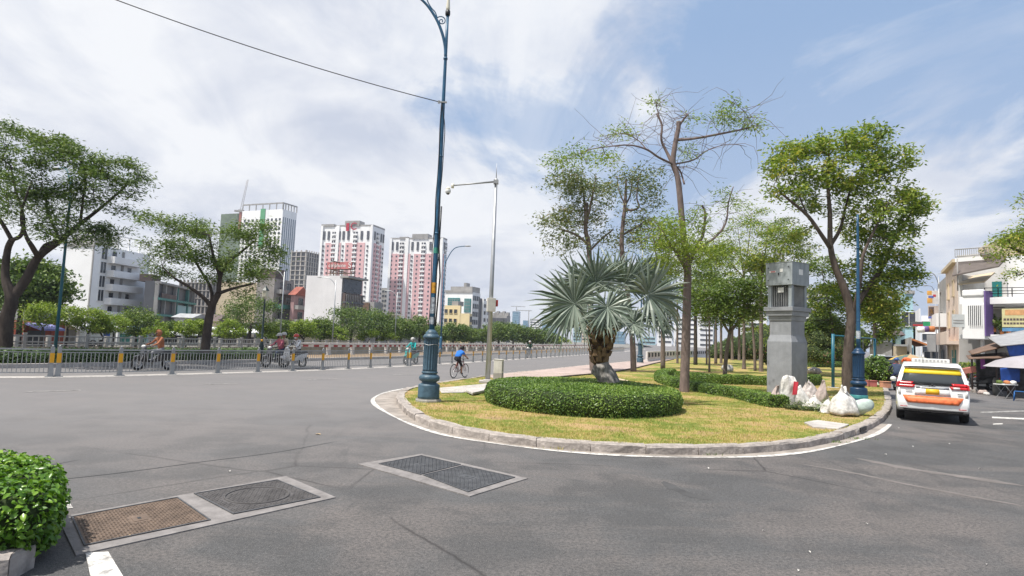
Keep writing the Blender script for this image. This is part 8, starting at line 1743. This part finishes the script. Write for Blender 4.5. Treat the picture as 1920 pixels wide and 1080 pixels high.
    strip(-.40, .40, -.40, .40, .995, 1.045, M('chrome_strip', (.45, .46, .47), .25, metal=.7), 'tailgate_garnish', .008, 6, 1); strip(-.44, .44, -.40, .40, .80, .992, m_car if taxi else paintm, 'plate_recess', -.004, 6, 2)
    e = MB(); torus(e, (0, 0, 0), .055, .008, seg=24, rs=6); e.v = [(rearx(1.06)-.022+0*y, x*1.3, 1.075+z*.75) for x, y, z in e.v]; e.v = [(v[0], v[1], v[2]) for v in e.v]; e2 = e.build('badge', m_chrome, r)
    pl = strip(-.165, .165, -.165, .165, .83, .985, m_plate if taxi else m_paper, 'number_plate', .016, 2, 1)
    for zz2 in (.853, .925):
        for k in range(4): a = -.12+k*.065; strip(a, a+.038, a, a+.038, zz2, zz2+.045, m_black, 'plate_print', .03, 1, 1, par=pl, th=.003)
    if taxi:
        ob = strip(-.62, .62, -.74, .74, .56, .765, m_org, 'orange_band', .010, 12, 3)
        for a in np.arange(-.5, .52, .09): strip(a, a+.055, a, a+.055, .65, .695, m_ylw if a < .02 else m_paper, 'band_lettering', .024, 1, 1, par=ob, th=.003)
        for s in (-1, 1): strip(.58*s, .62*s, .60*s, .67*s, .62, .73, m_ylw, 'band_corner', .024, 1, 1, par=ob, th=.003)
        strip(.50, .66, .50, .66, .905, .92, m_black, 'model_badge', .010, 1, 1); strip(-.72, -.60, -.72, -.60, .86, .885, m_black, 'grade_badge', .010, 1, 1)
    strip(-.70, .70, -.74, .74, .35, .385, m_black, 'lower_valance', .004, 8, 1)
    sp = MB(); vs = []
    for y in np.linspace(-.70, .70, 11):
        s = y/.72; xo = .07*s*s; vs += [(.40-X0+xo-.13, y, 1.645-.02*s*s), (.45-X0+xo-.12, y, 1.69-.03*s*s), (.75-X0, y, 1.722-.02*s*s), (.75-X0, y, 1.66), (.44-X0+xo, y, 1.63-.02*s*s)]
    sp.add(vs, [(i*5+j, i*5+(j+1) % 5, (i+1)*5+(j+1) % 5, (i+1)*5+j) for i in range(10) for j in range(5)]+[(0, 1, 2, 3, 4), tuple(50+j for j in (4, 3, 2, 1, 0))]); o = sp.build('roof_spoiler', paintm, r); bm = bmesh.new(); bm.from_mesh(o.data); bmesh.ops.recalc_face_normals(bm, faces=bm.faces); bm.to_mesh(o.data); bm.free()
    for s in (-1, 1):
        for pts, nm in (([(.55, 1.12), (1.45, 1.12), (1.42, 1.60), (.72, 1.58)], 'quarter_window'), ([(1.5, 1.12), (2.32, 1.12), (2.28, 1.62), (1.48, 1.61)], 'rear_side_window'), ([(2.38, 1.12), (3.2, 1.12), (2.78, 1.52), (2.6, 1.60), (2.34, 1.62)], 'front_side_window')):
            m_ = MB(); P_ = [Vector((x-X0, s*(gw(0, z)+.008), z)) for x, z in pts]; Q_ = [Vector((x-X0, s*(gw(0, z)-.03), z)) for x, z in pts]; n = len(P_); m_.add(P_+Q_, [tuple(range(n)), tuple(reversed(range(n, 2*n)))]+[(i, (i+1) % n, n+(i+1) % n, n+i) for i in range(n)]); o = m_.build(nm, m_cglass, r); bm = bmesh.new(); bm.from_mesh(o.data); bmesh.ops.recalc_face_normals(bm, faces=bm.faces); bm.to_mesh(o.data); bm.free()
        for x in (1.47, 2.35, 3.25):
            m_ = MB(); m_.box((x-X0, s*.915, .72), (.008, .012, .62)); m_.build('door_gap', m_black, r)
        for x in (1.62, 2.5): m_ = MB(); m_.box((x-X0, s*.925, .93), (.16, .03, .03)); bevel(m_.build('door_handle', m_chrome, r), .01)
        m_ = MB(); m_.ball((3.05-X0, s*1.0, 1.12), .11, 10, 8, sc=(.6, .9, .75)); m_.build('wing_mirror', paintm, r)
        for x in (X0, 3.78):
            m_ = MB(); m_.lathe([(.20, -.105), (.29, -.11), (.325, -.09), (.335, -.05), (.335, .05), (.325, .09), (.29, .11), (.20, .105)], 32); m_.v = [(a+x-X0, s*.80+c, b+.335) for a, b, c in m_.v]; w = m_.build('wheel', m_rubber, r)
            m_ = MB(); m_.lathe([(.205, .06), (.20, .075), (.05, .085), (.03, .1), (.0, .1)], 24); m_.v = [(a+x-X0, s*(.80+c), b+.335) for a, b, c in m_.v]; m_.build('rim', m_galv, w)
    m_ = MB(); m_.box((1.35, 0, .42), (3.9, 1.5, .32)); m_.build('underbody', m_black, r)
    if taxi:
        m_ = MB(); m_.box((.30, 0, 1.80), (.26, .98, .13)); tsn = m_.build('roof_sign', m_hl, r); bevel(tsn, .03)
        for k in range(9): m_ = MB(); m_.box((.165, -.38+k*.095, 1.80), (.008, .05, .06)); m_.build('sign_print', b_grey, tsn)
        m_ = MB(); m_.tube([Vector((.0, .2, 1.73)), Vector((-.12, .2, 1.90))], .006, 5); m_.build('aerial', m_black, r)
    return r
car(Vector((ax.x, ax.y, 0)), hd_, 'white taxi with yellow window band and orange sticker parked by the island kerb', m_car)
q = G(1661, 707); car(Vector((q.x, q.y, 0)), math.radians(62), 'dark grey car parked along the kerb ahead of the taxi', paint('charcoal_paint', (.045, .05, .055)), name='parked_car', taxi=False)
q = G(1646, 694); car(Vector((q.x, q.y, 0)), math.radians(60), 'white car farther up the kerb behind the bush', M('white_car_paint', (.7, .7, .7)), name='parked_car', taxi=False)
# motorcyclist in the street beside the taxi
q = G(1681, 733); scooter(q, math.radians(65), 'dark blue motorbike just left of the taxi', paint('navy_gloss', (.02, .04, .12))); person(q, math.radians(65), 'person in navy clothes and blue helmet on the motorbike left of the taxi', RIDE, dict(top=c_jean, legs=M('navy_cloth', (.02, .03, .09), .9), helmet=m_hblu))
for u, v, h, lab, mt in [(1838, 731, 2.5, 'black motorbike parked at the stall, nearest the taxi', p_blk), (1852, 727, 2.7, 'black motorbike parked behind its neighbour at the stall', p_dk), (1826, 722, 2.3, 'dark red motorbike parked farthest back at the stall', p_red)]: scooter(G(u, v), h, lab, mt)
# ------------------------------------------------------------------ street stall on the right
def canopy(px, Y, mat, name, label, th=.05, sag=0.0, cat='awning', dy=None):
    P_ = [D(u, v, Y+(dy[i] if dy else 0)) for i, (u, v) in enumerate(px)]; c = sum(P_, Vector())/len(P_); mb = MB(); nx = ny = 8; vs = []
    for j in range(ny+1):
        for i in range(nx+1):
            a, b = i/nx, j/ny; p = (P_[0]*(1-a)+P_[1]*a)*(1-b)+(P_[3]*(1-a)+P_[2]*a)*b; p = p-c; p.z -= sag*math.sin(PI*a)*math.sin(PI*b)*(1+.5*math.sin(a*17)*math.cos(b*11)); vs.append(p)
    mb.add(vs, [(j*(nx+1)+i, j*(nx+1)+i+1, (j+1)*(nx+1)+i+1, (j+1)*(nx+1)+i) for j in range(ny) for i in range(nx)], 0, True); o = mb.build(name, mat); o.location = c; m = o.modifiers.new('t', 'SOLIDIFY'); m.thickness = th; tag(o, label, cat); return o
m_gt = M('grey_canvas', (.29, .29, .30), .8, var=.15, scale=2, stain=.3)
canopy([(1852, 634), (1960, 612), (1975, 640), (1876, 650)], 33, m_gt, 'canvas_awning', 'pale grey canvas awning over the stall below the yellow sign', sag=.15, dy=[3, 3, -1, -1])
canopy([(1886, 647), (1975, 640), (1975, 668), (1893, 668)], 32.2, b_bluec, 'blue_tarpaulin', 'blue tarpaulin hanging under the pale grey canvas awning', sag=.05, cat='tarpaulin')
canopy([(1816, 660), (1880, 639), (1888, 650), (1822, 666)], 35, b_rust, 'tin_awning', 'dark rusty tin awning sloping up towards the canvas', th=.06, dy=[2, 2, -1.5, -1.5])
canopy([(1812, 668), (1886, 662), (1892, 672), (1816, 674)], 34, b_rust, 'tin_awning', 'second lower rusty awning over the parked motorbikes', th=.06, dy=[2, 2, -1.5, -1.5])
canopy([(1875, 690), (1912, 688), (1912, 716), (1877, 720)], 30.6, b_bluec, 'blue_tarpaulin', 'creased bright blue tarpaulin hung as a screen below the umbrella', sag=-.1, th=.02, cat='tarpaulin', dy=[0, 0, 0, .1])
canopy([(1795, 692), (1828, 686), (1830, 698), (1797, 703)], 33, M('salmon_cloth', (.55, .22, .17), .85, var=.15), 'cloth_cover', 'salmon coloured cloth spread beyond the taxi', sag=.05, cat='cloth')
canopy([(1838, 672), (1845, 670), (1848, 690), (1839, 692)], 33, M('purple_cloth', (.35, .10, .38), .85), 'hanging_cloth', 'purple cloth hanging by the parked motorbikes', th=.02, cat='cloth')
b_ = thing('stall_backing', Vector((D(1862, 700, 36).x, 36, 0)), 'dim cluttered stall shelter behind the parked motorbikes', 'stall'); mb = MB(); o_ = b_.location
for u, v in ((1822, 664), (1868, 655), (1893, 652), (1940, 640)):
    q = D(u, v, 34.5)-o_; mb = MB(); mb.tube([Vector((q.x, q.y, -.0)), q], .05, 6); mb.build('post', b_brown, b_)
q0, q1 = D(1832, 668, 37)-o_, D(1960, 650, 36)-o_; mb = MB(); mb.add([(q0.x, q0.y, 0), (q1.x, q1.y, 0), (q1.x, q1.y, q1.z), (q0.x, q0.y, q0.z), (q0.x, q0.y+.1, 0), (q1.x, q1.y+.1, 0), (q1.x, q1.y+.1, q1.z), (q0.x, q0.y+.1, q0.z)], [(0, 1, 2, 3), (7, 6, 5, 4), (3, 2, 6, 7), (0, 3, 7, 4), (1, 5, 6, 2)]); mb.build('back_screen', M('stall_screen', (.07, .065, .065), .9, var=.5, scale=3), b_)
m_um = M('umbrella_fabric', (.33, .31, .33), .8, var=.08, scale=2, stain=.15)
def umbrella(c, R, zt, zb, mats, label, n=8):
    r = thing('umbrella', c, label, 'umbrella'); mb = MB(); vs = [(0, 0, zt)]; 
    for rr, z in ((.35, zt-.12*(zt-zb)/.5*.8), (.7, zt-(zt-zb)*.5), (1, zb)):
        for k in range(n*4): a = 2*PI*k/(n*4); sc = 1-.06*(1-abs(math.cos(a*n/2)))*rr; vs.append((R*rr*sc*math.cos(a), R*rr*sc*math.sin(a), z))
    m = n*4; fs = [(0, 1+k, 1+(k+1) % m) for k in range(m)]+[(1+i*m+k, 1+(i+1)*m+k, 1+(i+1)*m+(k+1) % m, 1+i*m+(k+1) % m) for i in range(2) for k in range(m)]; mb.add(vs, fs, 0, False); mb.m = [((k % m)//4) % len(mats) for k in range(len(mb.f))]; o = mb.build('canopy', mats, r); sm_ = o.modifiers.new('t', 'SOLIDIFY'); sm_.thickness = .01
    mb = MB(); mb.tube([Vector((0, 0, 0)), Vector((0, 0, zt+.08))], .022, 8); mb.build('pole', m_galv, r); mb = MB()
    for k in range(n): a = 2*PI*k/n; mb.tube([Vector((0, 0, zt-.03)), Vector((R*.96*math.cos(a), R*.96*math.sin(a), zb+.0))], .008, 4)
    mb.build('ribs', m_galv, r, kind='stuff'); return r
q = G(1925, 746); umbrella(Vector((q.x, q.y, 0)), 1.75, 2.15, 1.5, [m_um], 'wide grey parasol over the stall at the right edge')
q = D(1707, 700, 44); umbrella(Vector((q.x, q.y, 0)), 1.35, 1.95, 1.5, [M('umb_green', (.10, .14, .12), .8), M('umb_tan', (.40, .27, .15), .8), M('umb_grey', (.35, .34, .30), .8), M('umb_yellow', (.55, .36, .08), .8)], 'multicoloured umbrella standing behind the taxi roof'); 
q = D(1700, 677, 42); mb = MB(); mb.ball((0, 0, 0), .27, 12, 8, sc=(1.2, 1, .9), noise=.05); o = mb.build('orange_bag', M('orange_bag', (.70, .12, .03), .6)); o.location = q; tag(o, 'bright orange red bag hanging under the multicoloured umbrella', 'bag')
def table(u, v, label, w=.9, mat=b_brown):
    p = G(u, v); r = thing('folding_table', p, label, 'table', None, .3); mb = MB(); mb.box((0, 0, .68), (w, .55, .04)); mb.build('tabletop', m_white, r)
    for a, b in ((-1, 1), (1, -1)): 
        for y in (-.22, .22): mb = MB(); mb.tube([Vector((a*w*.4, y, 0)), Vector((b*w*.4, y, .66))], .015, 5); mb.build('leg', m_grey, r)
    return r, p
r, p = table(1886, 747, 'low folding table with goods under the blue tarpaulin')
for k, (dx, dy, mt, nm, lab) in enumerate([(-.3, 0, lf_mid, 'vegetable_pile', 'green vegetables heaped on the left of the folding table'), (.1, .05, b_orange, 'goods_basket', 'orange brown basket on the middle of the folding table'), (.33, -.05, m_white, 'goods_bowl', 'white bowl on the right of the folding table')]):
    mb = MB(); mb.lathe([(.08, 0), (.15, .05), (.13, .14), (.05, .17)], 12); crumple(mb, .02, 9, k); o = mb.build(nm, mt); o.location = p+Vector((dx, dy, .70)); tag(o, lab, 'stall goods')
def chair(u, v, label, mat):
    p = G(u, v); r = thing('plastic_chair', p, label, 'chair', None, 2.4); mb = MB(); mb.box((0, 0, .44), (.42, .42, .03)); bevel(mb.build('seat', mat, r), .01); mb = MB(); mb.box((-.2, 0, .68), (.03, .42, .42)); bevel(mb.build('backrest', mat, r), .01)
    for a in (-1, 1):
        for b in (-1, 1): mb = MB(); mb.tube([Vector((a*.19, b*.19, .43)), Vector((a*.23, b*.23, 0))], .022, 6); mb.build('leg', mat, r)
chair(1913, 752, 'blue plastic chair at the right edge under the parasol', M('blue_plastic', (.02, .12, .35), .4))
for k, (u, v, w, h, mt, nm, lab) in enumerate([(1842, 739, .5, .22, m_sackp, 'cardboard_pile', 'crumpled pale sacks on the ground before the parked motorbikes'), (1868, 741, .35, .9, M('grey_drum', (.16, .16, .15), .7, var=.3), 'metal_drum', 'grey metal drum between motorbikes and folding table'), (1850, 741, .3, .15, m_sackw, 'litter_heap', 'small white litter heap right of the pale sacks'), (1897, 741, .4, .5, b_brown, 'wooden_crate', 'brown crate in the shade under the stall umbrella')]):
    mb = MB(); mb.lathe([(w*.45, 0), (w*.5, h*.3), (w*.45, h*.8), (w*.3, h)], 14); crumple(mb, .03, 6, k+20); o = mb.build(nm, mt); o.location = G(u, v); tag(o, lab, 'stall clutter')
p = D(1818, 705, 44.6); mb = MB(); mb.box((0, 0, .35), (3.0, .6, .7)); o = mb.build('plant_trough', m_dark); o.location = (p.x, p.y, 0); o.rotation_euler = (0, 0, -.4); tag(o, 'dark trough under the potted greenery beyond the taxi', 'planter')
# things on the kerb by the bush: stools and boxes
for u, v, nm, mt, lab in [(1655, 722, 'styrofoam_box', m_white, 'white box on the kerb right of the round bush'), (1660, 727, 'plastic_basin', M('peach_plastic', (.6, .30, .2), .5), 'peach coloured basin on the kerb by the white box'), (1634, 725, 'plastic_stool', M('pink_plastic', (.5, .16, .16), .5), 'pink plastic stool at the foot of the round bush')]:
    p = G(u, v, LZ); p.z = LZ; mb = MB(); mb.prism([(-.22, -.16), (.22, -.16), (.22, .16), (-.22, .16)], 0, .3); mb.prism([(-.24, -.18), (.24, -.18), (.24, .18), (-.24, .18)], .302, .34); o = mb.build(nm, mt); o.location = p; bevel(o, .015); tag(o, lab, 'box')
# far kerb of the right-hand street
rk = catmull([G(1822, 736), G(1790, 722), G(1750, 705), G(1715, 692)], 5); poly_between(rk, offset(rk, -.3 if offset(rk, -.3)[0].x > rk[0].x else .3), 0, .13, 'street_kerb', m_kerb)
